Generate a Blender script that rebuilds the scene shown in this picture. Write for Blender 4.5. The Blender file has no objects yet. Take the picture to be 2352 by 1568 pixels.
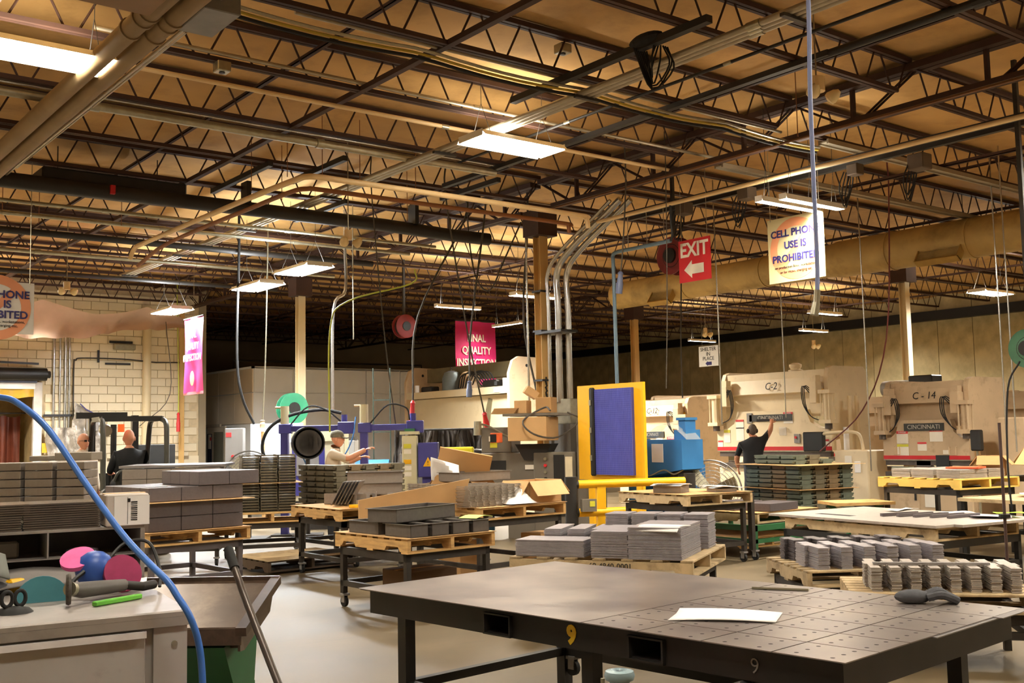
import bpy, bmesh, math, random
from mathutils import Vector, Matrix, Euler
random.seed(7)
ORD = ('first', 'second', 'third', 'fourth', 'fifth', 'sixth', 'seventh', 'eighth', 'ninth', 'tenth', 'eleventh', 'twelfth', 'thirteenth', 'fourteenth', 'fifteenth', 'sixteenth', 'seventeenth', 'eighteenth', 'nineteenth', 'twentieth', 'twenty-first', 'twenty-second')
scene = bpy.context.scene
col = scene.collection
R = math.radians

# ---------------------------------------------------------------- camera
cam_d = bpy.data.cameras.new('camera'); cam = bpy.data.objects.new('camera', cam_d); col.objects.link(cam)
yaw, pit, rol = R(37.887), R(4.9626), R(-1.138)
fw = Vector((math.sin(yaw)*math.cos(pit), math.cos(yaw)*math.cos(pit), math.sin(pit)))
rt = Vector((math.cos(yaw), -math.sin(yaw), 0)); up = rt.cross(fw)
r2 = rt*math.cos(rol) + up*math.sin(rol); u2 = -rt*math.sin(rol) + up*math.cos(rol)
cam.matrix_world = Matrix(((r2.x, u2.x, -fw.x, 0), (r2.y, u2.y, -fw.y, 0), (r2.z, u2.z, -fw.z, 1.6), (0, 0, 0, 1)))
cam_d.sensor_width = 36; cam_d.lens = 2462/2352*36; cam_d.clip_end = 200
scene.camera = cam
# ---------------------------------------------------------------- world and exposure
w = bpy.data.worlds.new('world'); scene.world = w; w.use_nodes = True
w.node_tree.nodes['Background'].inputs[0].default_value = (1, .82, .6, 1)
w.node_tree.nodes['Background'].inputs[1].default_value = .02
vs = scene.view_settings
vs.view_transform = 'Standard'; vs.look = 'None'; vs.gamma = 1; vs.use_curve_mapping = False
vs.exposure = 1.05
LAMP = 150.0          # watts of one suspended fluorescent fixture, downward
WARM = (1.0, .93, .8); COOL = (.93, .97, 1.0)

# ---------------------------------------------------------------- helpers
def s2l(c): return c/12.92 if c <= .04045 else ((c+.055)/1.055)**2.4
def hexc(h):
    h = h.lstrip('#'); return tuple(s2l(int(h[i:i+2], 16)/255) for i in (0, 2, 4)) + (1,)
MATS = {}
def mat(name, c, rough=.6, metal=0, var=.12, scale=6, bump=0, dirt=None, dscale=3, dlo=.5, dhi=.75, emit=0, alpha=1, stretch=None, trans=0):
    if name in MATS: return MATS[name]
    m = bpy.data.materials.new(name); m.use_nodes = True; nt = m.node_tree; N = nt.nodes; L = nt.links
    b = N['Principled BSDF']; c = hexc(c)
    b.inputs['Roughness'].default_value = rough; b.inputs['Metallic'].default_value = metal
    tc = N.new('ShaderNodeTexCoord'); vec = tc.outputs['Object']
    if stretch:
        mp = N.new('ShaderNodeMapping'); mp.inputs['Scale'].default_value = stretch; L.new(vec, mp.inputs[0]); vec = mp.outputs[0]
    nz = N.new('ShaderNodeTexNoise'); nz.inputs['Scale'].default_value = scale; nz.inputs['Detail'].default_value = 6
    L.new(vec, nz.inputs['Vector'])
    rp = N.new('ShaderNodeValToRGB'); rp.color_ramp.elements[0].position = .3; rp.color_ramp.elements[1].position = .7
    rp.color_ramp.elements[0].color = tuple(x*(1-var) for x in c[:3])+(1,); rp.color_ramp.elements[1].color = tuple(min(1, x*(1+var)) for x in c[:3])+(1,)
    L.new(nz.outputs['Fac'], rp.inputs[0]); out = rp.outputs[0]
    if dirt:
        n2 = N.new('ShaderNodeTexNoise'); n2.inputs['Scale'].default_value = dscale; n2.inputs['Detail'].default_value = 8; n2.inputs['Roughness'].default_value = .65
        L.new(vec, n2.inputs['Vector'])
        r3 = N.new('ShaderNodeValToRGB'); r3.color_ramp.elements[0].position = dlo; r3.color_ramp.elements[1].position = dhi
        L.new(n2.outputs['Fac'], r3.inputs[0])
        mx = N.new('ShaderNodeMix'); mx.data_type = 'RGBA'; mx.inputs['B'].default_value = hexc(dirt)
        L.new(r3.outputs[0], mx.inputs['Factor']); L.new(out, mx.inputs['A']); out = mx.outputs['Result']
    L.new(out, b.inputs['Base Color'])
    if bump:
        bp = N.new('ShaderNodeBump'); bp.inputs['Strength'].default_value = bump; bp.inputs['Distance'].default_value = .01
        L.new(nz.outputs['Fac'], bp.inputs['Height']); L.new(bp.outputs[0], b.inputs['Normal'])
    if emit:
        b.inputs['Emission Color'].default_value = c; b.inputs['Emission Strength'].default_value = emit
    if alpha < 1: b.inputs['Alpha'].default_value = alpha
    if trans: b.inputs['Transmission Weight'].default_value = trans
    MATS[name] = m; return m

class B:
    """collects shapes for ONE mesh"""
    def __init__(s): s.v = []; s.f = []; s.mi = []; s.ms = []; s.T = Matrix()
    def _m(s, m):
        if m is None: return 0
        if m not in s.ms: s.ms.append(m)
        return s.ms.index(m)
    def add(s, vs, fs, m=None):
        o = len(s.v); s.v += [s.T @ Vector(p) for p in vs]; k = s._m(m)
        s.f += [tuple(i+o for i in f) for f in fs]; s.mi += [k]*len(fs); return s
    def box(s, c, d, rot=None, m=None, bev=0):
        x, y, z = d[0]/2, d[1]/2, d[2]/2
        if bev:
            b = min(bev, x*.9, y*.9, z*.9); vs = []
            for sx in (-1, 1):
                for sy in (-1, 1):
                    for sz in (-1, 1):
                        vs += [(sx*x, sy*(y-b), sz*(z-b)), (sx*(x-b), sy*y, sz*(z-b)), (sx*(x-b), sy*(y-b), sz*z)]
            bm = bmesh.new()
            for p in vs: bm.verts.new(p)
            r = bmesh.ops.convex_hull(bm, input=bm.verts); bm.verts.ensure_lookup_table()
            bm.verts.index_update(); vs = [v.co.copy() for v in bm.verts]; fs = [tuple(v.index for v in f.verts) for f in bm.faces]; bm.free()
        else:
            vs = [(a*x, b_*y, c_*z) for a in (-1, 1) for b_ in (-1, 1) for c_ in (-1, 1)]
            fs = [(0, 1, 3, 2), (4, 6, 7, 5), (0, 4, 5, 1), (2, 3, 7, 6), (0, 2, 6, 4), (1, 5, 7, 3)]
        M = Matrix.Translation(c)
        if rot: M = M @ Euler(rot).to_matrix().to_4x4()
        return s.add([M @ Vector(p) for p in vs], fs, m)
    def span(s, a, b, m=None, bev=0):
        return s.box([(a[i]+b[i])/2 for i in range(3)], [abs(b[i]-a[i]) for i in range(3)], m=m, bev=bev)
    def tube(s, pts, r, seg=8, cap=True, m=None):
        pts = [Vector(p) for p in pts]; n = len(pts); rs = r if isinstance(r, (list, tuple)) else [r]*n
        vs = []; fs = []; nrm = None
        for i, p in enumerate(pts):
            t = (pts[min(i+1, n-1)] - pts[max(i-1, 0)]).normalized()
            if nrm is None:
                nrm = t.orthogonal().normalized()
            else:
                nrm = (nrm - t*nrm.dot(t))
                nrm = nrm.normalized() if nrm.length > 1e-5 else t.orthogonal().normalized()
            bn = t.cross(nrm)
            for k in range(seg):
                a = 2*math.pi*k/seg; vs.append(p + (nrm*math.cos(a) + bn*math.sin(a))*rs[i])
        for i in range(n-1):
            for k in range(seg):
                fs.append((i*seg+k, i*seg+(k+1) % seg, (i+1)*seg+(k+1) % seg, (i+1)*seg+k))
        if cap: fs += [tuple(reversed(range(seg))), tuple(range((n-1)*seg, n*seg))]
        return s.add(vs, fs, m)
    def cyl(s, a, b, r, seg=12, m=None, r1=None): return s.tube([a, b], [r, r if r1 is None else r1], seg, m=m)
    def bar(s, a, b, w, h=None, m=None, upv=(0, 0, 1)):
        """rectangular bar from a to b; w across, h along upv"""
        a = Vector(a); b = Vector(b); h = h or w; t = (b-a); L_ = t.length; t.normalize()
        u = Vector(upv)
        if abs(t.dot(u)) > .99: u = Vector((1, 0, 0))
        sd = t.cross(u).normalized(); u = sd.cross(t)
        M = Matrix(((t.x, sd.x, u.x, 0), (t.y, sd.y, u.y, 0), (t.z, sd.z, u.z, 0), (0, 0, 0, 1)))
        q = B(); q.box((0, 0, 0), (L_, w, h)); Mt = Matrix.Translation((a+b)/2) @ M
        return s.add([Mt @ p for p in q.v], q.f, m)
    def prism(s, poly, z0, z1, plane='xy', m=None):
        n = len(poly)
        def P(a, b, c): return (a, b, c) if plane == 'xy' else ((a, c, b) if plane == 'xz' else (c, a, b))
        vs = [P(a, b, z0) for a, b in poly] + [P(a, b, z1) for a, b in poly]
        fs = [tuple(range(n)), tuple(range(n, 2*n))] + [(i, (i+1) % n, n+(i+1) % n, n+i) for i in range(n)]
        return s.add(vs, fs, m)
    def lathe(s, prof, seg=16, M=None, m=None):
        vs = []; fs = []; n = len(prof)
        for r, z in prof:
            for k in range(seg):
                a = 2*math.pi*k/seg; vs.append(Vector((r*math.cos(a), r*math.sin(a), z)))
        for i in range(n-1):
            for k in range(seg): fs.append((i*seg+k, i*seg+(k+1) % seg, (i+1)*seg+(k+1) % seg, (i+1)*seg+k))
        fs += [tuple(reversed(range(seg))), tuple(range((n-1)*seg, n*seg))]
        if M is not None: vs = [M @ v for v in vs]
        return s.add(vs, fs, m)
    def ell(s, c, r, seg=12, rings=8, M=None, m=None):
        prof = [(max(1e-4, math.sin(math.pi*i/rings)), -math.cos(math.pi*i/rings)) for i in range(rings+1)]
        T = Matrix.Translation(c) @ (M or Matrix()) @ Matrix.Diagonal((r[0], r[1], r[2], 1))
        return s.lathe(prof, seg, T, m)
    def grid(s, fn, nu, nv, m=None):
        vs = [fn(i/nu, j/nv) for j in range(nv+1) for i in range(nu+1)]
        fs = [(j*(nu+1)+i, j*(nu+1)+i+1, (j+1)*(nu+1)+i+1, (j+1)*(nu+1)+i) for j in range(nv) for i in range(nu)]
        return s.add(vs, fs, m)
    def mesh(s, name, material, smooth=False):
        me = bpy.data.meshes.new(name); me.from_pydata([tuple(v) for v in s.v], [], s.f)
        mats = s.ms if s.ms else []
        if mats:
            for m in mats: me.materials.append(m)
            me.polygons.foreach_set('material_index', s.mi)
        elif material: me.materials.append(material)
        bm = bmesh.new(); bm.from_mesh(me); bmesh.ops.recalc_face_normals(bm, faces=bm.faces); bm.to_mesh(me); bm.free()
        if smooth:
            me.polygons.foreach_set('use_smooth', [True]*len(me.polygons))
            try: me.set_sharp_from_angle(angle=R(40))
            except Exception: pass
        return me
    def build(s, name, material=None, parent=None, smooth=False, loc=None, rz=0):
        return ob(name, s.mesh(name, material, smooth), parent, loc, rz)
def ob(name, me, parent=None, loc=None, rz=0):
    o = bpy.data.objects.new(name, me); col.objects.link(o)
    if parent: o.parent = parent
    if loc is not None: o.location = loc
    if rz: o.rotation_euler = (0, 0, rz)
    return o
def tag(o, label, cat, group=None, kind=None):
    if label: o['label'] = label
    if cat: o['category'] = cat
    if group: o['group'] = group
    if kind: o['kind'] = kind
    return o
def thing(name, label, cat, loc=(0, 0, 0), rz=0, group=None):
    o = bpy.data.objects.new(name, None); col.objects.link(o); o.empty_display_size = .1
    o.location = loc; o.rotation_euler = (0, 0, rz)
    return tag(o, label, cat, group)
def copy_tree(o, parent=None):
    c = o.copy(); col.objects.link(c); c.parent = parent
    for ch in list(o.children): copy_tree(ch, c)
    return c
def struct(o): o['kind'] = 'structure'; return o
def text(body, size, name, material, parent, M, align='CENTER', extrude=.002, sx=1.0, bold=0, space=1.0):
    cu = bpy.data.curves.new('txt', 'FONT'); cu.body = body; cu.size = size; cu.extrude = extrude; cu.align_x = align; cu.align_y = 'CENTER'
    cu.offset = bold; cu.space_line = space; cu.resolution_u = 3
    t = bpy.data.objects.new('txt', cu); col.objects.link(t)
    me = bpy.data.meshes.new_from_object(t); bpy.data.objects.remove(t)
    me.transform(Matrix.Diagonal((sx, 1, 1, 1))); me.transform(M); me.materials.clear(); me.materials.append(material); me.name = name
    return ob(name, me, parent)
def basis(o, x, y):
    """matrix with local x, y axes given and origin o"""
    x = Vector(x).normalized(); y = Vector(y).normalized(); z = x.cross(y)
    return Matrix(((x.x, y.x, z.x, o[0]), (x.y, y.y, z.y, o[1]), (x.z, y.z, z.z, o[2]), (0, 0, 0, 1)))
def bez(pts, n=6):
    """catmull-rom through points"""
    P = [Vector(p) for p in pts]; P = [P[0]*2-P[1]] + P + [P[-1]*2-P[-2]]; out = []
    for i in range(1, len(P)-2):
        for k in range(n):
            t = k/n; a, b, c, d = P[i-1], P[i], P[i+1], P[i+2]
            out.append(.5*((2*b) + (c-a)*t + (2*a-5*b+4*c-d)*t*t + (3*b-a-3*c+d)*t**3))
    out.append(P[-2]); return out

# ---------------------------------------------------------------- materials
m_steel = mat('painted_dark_steel', '#3a352f', .55, .3, .2, 9)
m_joist = mat('joist_brown_paint', '#3d2417', .7, 0, .2, 5)
m_galv = mat('galvanised_metal', '#a9a48f', .35, .8, .12, 12)
m_chrome = mat('bright_conduit', '#c8c8c4', .25, .9, .06, 10)
m_black = mat('black_paint', '#161513', .5, 0, .2, 10)
m_rubber = mat('black_rubber', '#1b1a19', .8, 0, .2, 10)
m_white = mat('white_paper', '#f3f1ee', .8, 0, .03, 5)
m_wood = mat('pallet_pine', '#cda467', .8, 0, .22, 5, .2, '#8a6537', 4, .5, .8, stretch=(1, 1, 6))
m_woodold = mat('pallet_grey_pine', '#bfa77f', .85, 0, .25, 5, .2, '#6d5636', 4, .5, .75)
m_card = mat('cardboard', '#b98f5c', .85, 0, .07, 4)
m_cardlt = mat('cardboard_pale', '#d1a873', .85, 0, .06, 4)
m_box = mat('grey_steel_panel', '#625a5b', .5, .3, .08, 40)
m_box2 = mat('grey_steel_panel_light', '#8d8379', .5, .3, .07, 30)
m_plate = mat('bare_steel_plate', '#8f8a88', .45, .6, .1, 14)
m_beige = mat('machine_beige', '#e8d6b2', .5, 0, .05, 3, 0, '#b39a72', 5, .6, .9)
m_tan = mat('machine_tan', '#c7ae8c', .55, 0, .07, 3, 0, '#8e7554', 4, .55, .85)
m_yellow = mat('safety_yellow', '#f3b60d', .45, 0, .05, 4, 0, '#c98f10', 3, .6, .9)
m_blue = mat('machine_blue', '#2f75b0', .5, 0, .07, 4)
m_purple = mat('welder_blue', '#3f3c86', .45, 0, .06, 5)
m_greyp = mat('grey_enamel', '#8a8681', .5, 0, .06, 5)
m_mill = mat('machine_grey', '#736b5e', .55, 0, .07, 4)
m_red = mat('red_plastic', '#c8232a', .4, 0, .05, 5)
m_green = mat('green_paint', '#1d5a31', .5, 0, .12, 6)
m_skin = mat('skin', '#d99a78', .55, 0, .06, 12)
# ================================================================ the setting
def noise(x, y): return math.sin(x*1.7+1.3*math.sin(y*.9))*.5+math.sin(y*2.3+x*.6)*.5
# floor: worn sealed concrete
m_floor = bpy.data.materials.new('floor_concrete'); m_floor.use_nodes = True
nt = m_floor.node_tree; N = nt.nodes; L = nt.links; b = N['Principled BSDF']; tc = N.new('ShaderNodeTexCoord')
n1 = N.new('ShaderNodeTexNoise'); n1.inputs['Scale'].default_value = .8; n1.inputs['Detail'].default_value = 8; L.new(tc.outputs['Object'], n1.inputs['Vector'])
mp = N.new('ShaderNodeMapping'); mp.inputs['Rotation'].default_value = (0, 0, R(-30)); mp.inputs['Scale'].default_value = (.6, 9, 1); L.new(tc.outputs['Object'], mp.inputs[0])
n2 = N.new('ShaderNodeTexNoise'); n2.inputs['Scale'].default_value = 2; n2.inputs['Detail'].default_value = 5; L.new(mp.outputs[0], n2.inputs['Vector'])
rp = N.new('ShaderNodeValToRGB'); rp.color_ramp.elements[0].position = .3; rp.color_ramp.elements[1].position = .72
rp.color_ramp.elements[0].color = hexc('#574930'); rp.color_ramp.elements[1].color = hexc('#76664c'); L.new(n1.outputs['Fac'], rp.inputs[0])
r3 = N.new('ShaderNodeValToRGB'); r3.color_ramp.elements[0].position = .58; r3.color_ramp.elements[1].position = .7; L.new(n2.outputs['Fac'], r3.inputs[0])
ml = N.new('ShaderNodeMath'); ml.operation = 'MULTIPLY'; ml.inputs[1].default_value = .3; L.new(r3.outputs[0], ml.inputs[0])
mx = N.new('ShaderNodeMix'); mx.data_type = 'RGBA'; mx.inputs['B'].default_value = hexc('#5e5340'); L.new(ml.outputs[0], mx.inputs['Factor']); L.new(rp.outputs[0], mx.inputs['A']); L.new(mx.outputs['Result'], b.inputs['Base Color'])
r4 = N.new('ShaderNodeMapRange'); r4.inputs['To Min'].default_value = .42; r4.inputs['To Max'].default_value = .65; L.new(n1.outputs['Fac'], r4.inputs['Value']); L.new(r4.outputs[0], b.inputs['Roughness'])
struct(B().span((-4.2, -4.2, -.15), (32.3, 40.2, 0)).build('floor', m_floor))

m_deck = mat('roof_liner_tan', '#c2985a', .85, 0, .12, 1.2, 0, '#9a7540', 1.6, .5, .8)
g = B()
def deck(u, v):
    x = -4.2+u*36.5; y = -4.2+v*44.4; k = (y-9.98)/1.675
    sag = .035*abs(math.sin(math.pi*k))
    fold = .022*math.sin(x*2.1+.8*math.sin(k*2+x*.3)) + .02*noise(x*.8, y*1.3)
    return (x, y, 5.83-sag*1.2+fold*.9*abs(math.sin(math.pi*k)))
g.grid(deck, 150, 212)
struct(g.build('ceiling', m_deck, smooth=True))
struct(B().span((-4.2, -4.2, 5.92), (32.3, 40.2, 6.0)).build('trim_1', m_steel))

m_wallr = mat('tilt_up_panel', '#d3c498', .8, 0, .12, 1.5, 0, '#7d7450', .7, .45, .8)
m_wallrj = mat('panel_joint', '#5e5138', .9)
m_block = mat('cream_block_paint', '#e6d8b8', .7, 0, .05, 2, .1, '#c7ab80', 1.2, .55, .85)
m_mortar = mat('block_joint', '#d6c49f', .9)
m_dark = mat('dark_shop_wall', '#978a72', .85, 0, .15, 1)
wr = struct(B().span((32.12, -4.2, 0), (32.3, 40.2, 5.9)).build('wall_right', m_wallrj))
me = B().span((-.03, -.59, 0), (.03, .59, 5.86)).mesh('panel', m_wallr)
for i in range(36): ob('panel', me, wr, (32.1, -3.4+i*1.2, 0))
struct(B().span((31.75, -4, 5.0), (32.05, 40, 5.3)).build('trim_2', m_black))
# block wall on the far side with the dock door
wf = struct(B().span((-4.2, 28.64, 0), (5.6, 28.8, 5.9)).span((5.6, 28.64, 3.2), (7.15, 28.8, 5.9)).span((7.15, 28.64, 0), (11.3, 28.8, 5.9)).build('wall_far', m_mortar))
bl = B().box((0, 0, 0), (.428, .05, .208), bev=.006).mesh('concrete_block', m_block)
for c in range(-6, 22):
    z = .11+(c+6)*.22
    if z < 1.2 or z > 5.5: continue
    for k in range(-2, 14):
        x = 5.75+k*.44+(.22 if c % 2 else 0)
        if x < 7.4 and z < 3.35: continue
        if x > 11.05 or x < 5.4: continue
        ob('concrete_block', bl, wf, (x, 28.625, z))
# plain lower and left courses of the same wall
struct(B().span((-4.2, 28.6, 0), (5.5, 28.64, 5.9)).span((7.2, 28.6, 0), (11.3, 28.64, 1.2)).build('baseboard_far', m_block))
struct(B().span((11.3, 28.6, 0), (11.5, 40, 5.9)).build('wall_return', m_dark))
struct(B().span((11.3, 40, 0), (32.3, 40.2, 5.9)).build('wall_back', m_dark))
struct(B().span((-4.4, -4.2, 0), (-4.2, 28.8, 5.9)).build('wall_left', m_block))
struct(B().span((-4.2, -4.4, 0), (32.3, -4.2, 5.9)).build('wall_near', m_block))
# dock door: frame, roller, yellow header, passage behind
m_pass = mat('passage_wall', '#b9a272', .8)
d = struct(B().span((7.0, 28.5, 0), (7.2, 28.62, 3.15)).build('door_1', mat('door_frame_white', '#cfc8bf', .6)))
B().span((5.0, 28.46, 2.97), (7.02, 28.6, 3.12)).build('door_header', m_white, d)
ru = B(); ru.cyl((5.0, 28.35, 3.33), (7.25, 28.35, 3.33), .16, 16); ru.cyl((7.25, 28.35, 3.33), (7.34, 28.35, 3.33), .09, 8)
ru.build('roller', m_black, d, smooth=True)
B().span((5.0, 28.4, 3.12), (7.05, 28.5, 3.2)).build('roller_shutter', mat('shutter_slate', '#3c4152', .5), d)
B().box((6.1, 28.3, 3.62), (1.9, .06, .05), (0, .03, 0)).build('roller_cover', m_black, d)
g = B(); g.grid(lambda u, v: (5.0+u*2.0, 28.5+.03*math.sin(u*19), 2.97-v*(.22+.03*math.sin(u*11))), 30, 3)
g.build('yellow_curtain_header', mat('yellow_vinyl', '#c8a02a', .4), d, smooth=True)
struct(B().span((5.0, 30.4, 0), (7.2, 30.5, 3.2)).span((4.9, 28.8, 0), (5.0, 30.5, 3.2)).span((7.15, 28.8, 0), (7.25, 30.5, 3.2)).span((5, 28.8, 3.1), (7.2, 30.5, 3.2)).build('trim_3', m_pass))
g = B(); g.grid(lambda u, v: (5.7+u*1.25, 29.7+.09*math.sin(u*17+v)+.04*math.sin(u*41), 2.35-v*1.5-.05*abs(math.sin(u*9))), 40, 6)
cu = g.build('door_curtain', mat('brown_leather_curtain', '#6a3320', .5, 0, .2, 3), smooth=True); tag(cu, 'brown leather curtain hanging inside the dock doorway', 'curtain')
B().cyl((5.4, 29.7, 2.4), (7.1, 29.7, 2.4), .02, 8).build('curtain_rod', m_steel, cu)

# ---------------------------------------------------------------- roof joists
def joist_parts(L_):
    n = max(2, round(L_/.61)); p = L_/n
    t = B(); t.span((0, -.05, 5.745), (L_, -.008, 5.8)).span((0, .008, 5.745), (L_, .05, 5.8))
    t.span((0, -.05, 5.795), (L_, .05, 5.8))
    bt = B(); bt.span((.3, -.05, 5.35), (L_-.3, -.045, 5.395)).span((.3, .045, 5.35), (L_-.3, .05, 5.395)).span((.3, -.05, 5.35), (L_-.3, -.008, 5.356)).span((.3, .008, 5.35), (L_-.3, .05, 5.356))
    wv = B()
    for i in range(n):
        x = i*p
        wv.tube([(x+.06, 0, 5.75), (x+p/2-.055, 0, 5.37)], .0115, 6); wv.tube([(x+p/2+.055, 0, 5.37), (x+p-.06, 0, 5.75)], .0115, 6)
    return t.mesh('top_chord', m_joist), bt.mesh('bottom_chord', m_joist), wv.mesh('web', m_joist)
jm = {}
def joist(x0, x1, y, label, group):
    L_ = round(x1-x0, 2)
    if L_ not in jm: jm[L_] = joist_parts(L_)
    t = thing('bar_joist', label, 'roof joist', (x0, y, 0), 0, group)
    for n_, me in zip(('top_chord', 'bottom_chord', 'web'), jm[L_]): ob(n_, me, t)
for k in range(-3, 12): joist(.57, 11.0, 9.98+1.675*k, ORD[k+3]+' brown bar joist from the camera over the near aisle', 'near bay roof joists')
for k in range(-4, 18): joist(11.14, 21.53, 9.98+1.675*k, ORD[k+4]+' brown bar joist from the camera, bay beyond the main girder', 'middle bay roof joists')
for k in range(-5, 17): joist(21.67, 31.7, 9.98+1.675*k, ORD[k+5]+' brown bar joist from the camera, bay behind the press brakes', 'far bay roof joists')
# ---------------------------------------------------------------- girders and columns
def girder(x, y0, y1, label):
    L_ = y1-y0; t = thing('roof_girder', label, 'girder', (x, y0, 0), 0, 'roof girders')
    B().span((-.11, 0, 5.66), (-.01, L_, 5.74)).span((.01, 0, 5.66), (.11, L_, 5.74)).build('top_chord', m_joist, t)
    B().span((-.09, .3, 5.24), (-.01, L_-.3, 5.3)).span((.01, .3, 5.24), (.09, L_-.3, 5.3)).build('bottom_chord', m_joist, t)
    n = round(L_/1.675); p = L_/n
    dg = B()
    dg.tube([(-.03, 0, 5.68), (-.03, p*.42, 5.27)], .016, 5).tube([(.03, 0, 5.68), (.03, p*.42, 5.27)], .016, 5)
    d1 = dg.mesh('web_member', m_joist)
    d2 = B().tube([(-.03, p*.58, 5.27), (-.03, p, 5.68)], .014, 5).tube([(.03, p*.58, 5.27), (.03, p, 5.68)], .014, 5).mesh('web_member', m_joist)
    d3 = B().span((-.03, p*.5-.02, 5.25), (.03, p*.5+.02, 5.7)).mesh('web_member', m_joist)
    for i in range(n):
        for d_ in (d1, d2, d3): ob('web_member', d_, t, (0, i*p, 0))
for x, nm in ((11.07, 'over the yellow rail'), (21.6, 'behind the press brakes')):
    for gi, (y0, y1) in enumerate(((-3.8, 4.72), (4.9, 13.33), (13.51, 21.94), (22.12, 30.5), (30.7, 39.8))):
        girder(x, y0, y1, ORD[gi]+' length of dark roof girder from the camera, ' + nm)
m_col = mat('column_yellow_cream', '#cfa868', .6, 0, .08, 2, 0, '#a9823f', 1.5, .55, .85)
m_col2 = mat('column_cream', '#dccaa2', .6, 0, .05, 2)
def column(x, y, m, label, zt=5.24):
    t = thing('steel_column', label, 'column', (x, y, 0), 0, None)
    s = B(); s.span((-.085, -.085, 0), (.085, -.072, zt)).span((-.085, .072, 0), (.085, .085, zt)).span((-.006, -.075, 0), (.006, .075, zt))
    s.build('i_section', m, t)
    B().span((-.16, -.16, 0), (.16, .16, .03)).build('base_plate', m_steel, t)
    B().span((-.2, -.2, zt-.42), (.2, .2, zt)).build('cap', m_joist, t)
    return t
c1 = column(11.07, 13.42, m_col, 'yellow-cream steel column rising above the cardboard boxes at the centre')
column(11.07, 22.03, m_col2, 'cream steel column behind the green hose reel and black drum fan')
column(21.6, 13.42, m_col2, 'cream column standing behind the press brake marked C-14')
column(21.6, 22.03, m_col, 'yellowish column behind the yellow screen frame and press C-12')
column(11.07, 4.81, m_col, 'steel column out at the right beside the loading tables')
# chain and clips on the central column, and straps on the two
for z in (3.9, 3.25, 2.45): B().span((-.11, -.11, z), (.11, .11, z+.03)).build('strap', m_black, c1)
ch = B()
for i in range(26):
    z = 2.5-i*.03
    ch.box((-.02+.012*math.sin(i*2.1), -.1, z), (.022, .012, .035), (0, (i % 2)*.9, 0))
ch.build('hanging_chain', m_black, c1)
# ================================================================ services under the roof
def run(name, label, cat, pts, r, m, seg=10, couple=0, group=None, smooth=True):
    o = B().tube(pts, r, seg).build(name, m, None, smooth); tag(o, label, cat, group)
    if couple:
        a, b_ = Vector(pts[0]), Vector(pts[-1]); n = int((b_-a).length/couple); dr = (b_-a).normalized()
        me = B().cyl((-dr*.05), (dr*.05), r*1.22, seg).mesh('coupling', m_galv, True)
        for i in range(1, n): ob('coupling', me, o, a+(b_-a)*(i/n))
    return o
m_pipe = mat('pipe_grey', '#a59a84', .4, .5, .1, 6)
m_cream = mat('pipe_cream', '#e6c792', .5, 0, .06, 3)
m_rust = mat('pipe_rust', '#8a5730', .6, 0, .12, 3)
m_duct = mat('duct_insulation', '#8f7753', .7, 0, .12, 3, .2)
m_blackp = mat('black_iron_pipe', '#2a2724', .55, .2, .15, 4)
run('conduit', 'grey conduit running along a joist behind the bright central light', 'conduit', [(2.9, 9.9, 5.42), (11.6, 9.9, 5.42)], .022, m_pipe, couple=3.0)
run('conduit', 'cream pipe just beyond the bright central light, ending at the girder', 'conduit', [(3.3, 10.42, 5.3), (11.0, 10.42, 5.3)], .025, m_cream, couple=3.2)
o = run('water_pipe', 'thick silver pipe crossing the ceiling left of the centre', 'pipe', [(-2, 11.75, 5.25), (8.9, 11.75, 5.25)], .05, m_galv, 14, couple=2.4)
run('conduit', 'thin steel conduit lying above the thick silver pipe', 'conduit', [(-2, 11.68, 5.33), (8.9, 11.68, 5.33)], .012, m_chrome)
o = run('water_main', 'wide black iron pipe crossing the ceiling on the left', 'pipe', [(-2, 14.9, 5.05), (9.0, 14.9, 5.05), (10.2, 14.7, 4.97), (10.9, 14.6, 4.95)], .105, m_blackp, 16)
B().box((4.6, 14.78, 5.06), (.06, .06, .12)).build('red_tag', m_red, o)
B().box((6.6, 14.9, 5.28), (.07, .22, .34)).build('hanger', m_black, o)
B().box((9.5, 14.8, 5.26), (.07, .22, .34)).build('hanger', m_black, o)
run('conduit', 'pale conduit just beyond the black iron pipe, left side', 'conduit', [(-1, 16.4, 5.1), (11, 16.4, 5.1)], .03, m_galv, couple=3)
run('conduit', 'second pale conduit beyond the black iron pipe, left side', 'conduit', [(-1, 17.3, 5.1), (11, 17.3, 5.1)], .035, m_galv, couple=2.2)
run('conduit', 'pale conduit far down the left ceiling near the hung tarpaulin', 'conduit', [(-1, 20.3, 5.05), (11, 20.3, 5.05)], .04, m_galv, couple=3)
run('conduit', 'dark pipe across the ceiling above the left prohibition sign', 'conduit', [(-1, 18.7, 5.1), (11, 18.7, 5.1)], .06, m_blackp)
run('conduit', 'dark pipe across the ceiling above the hung tarpaulin', 'conduit', [(-1, 23.1, 5.1), (11, 23.1, 5.1)], .05, m_blackp)
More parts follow.
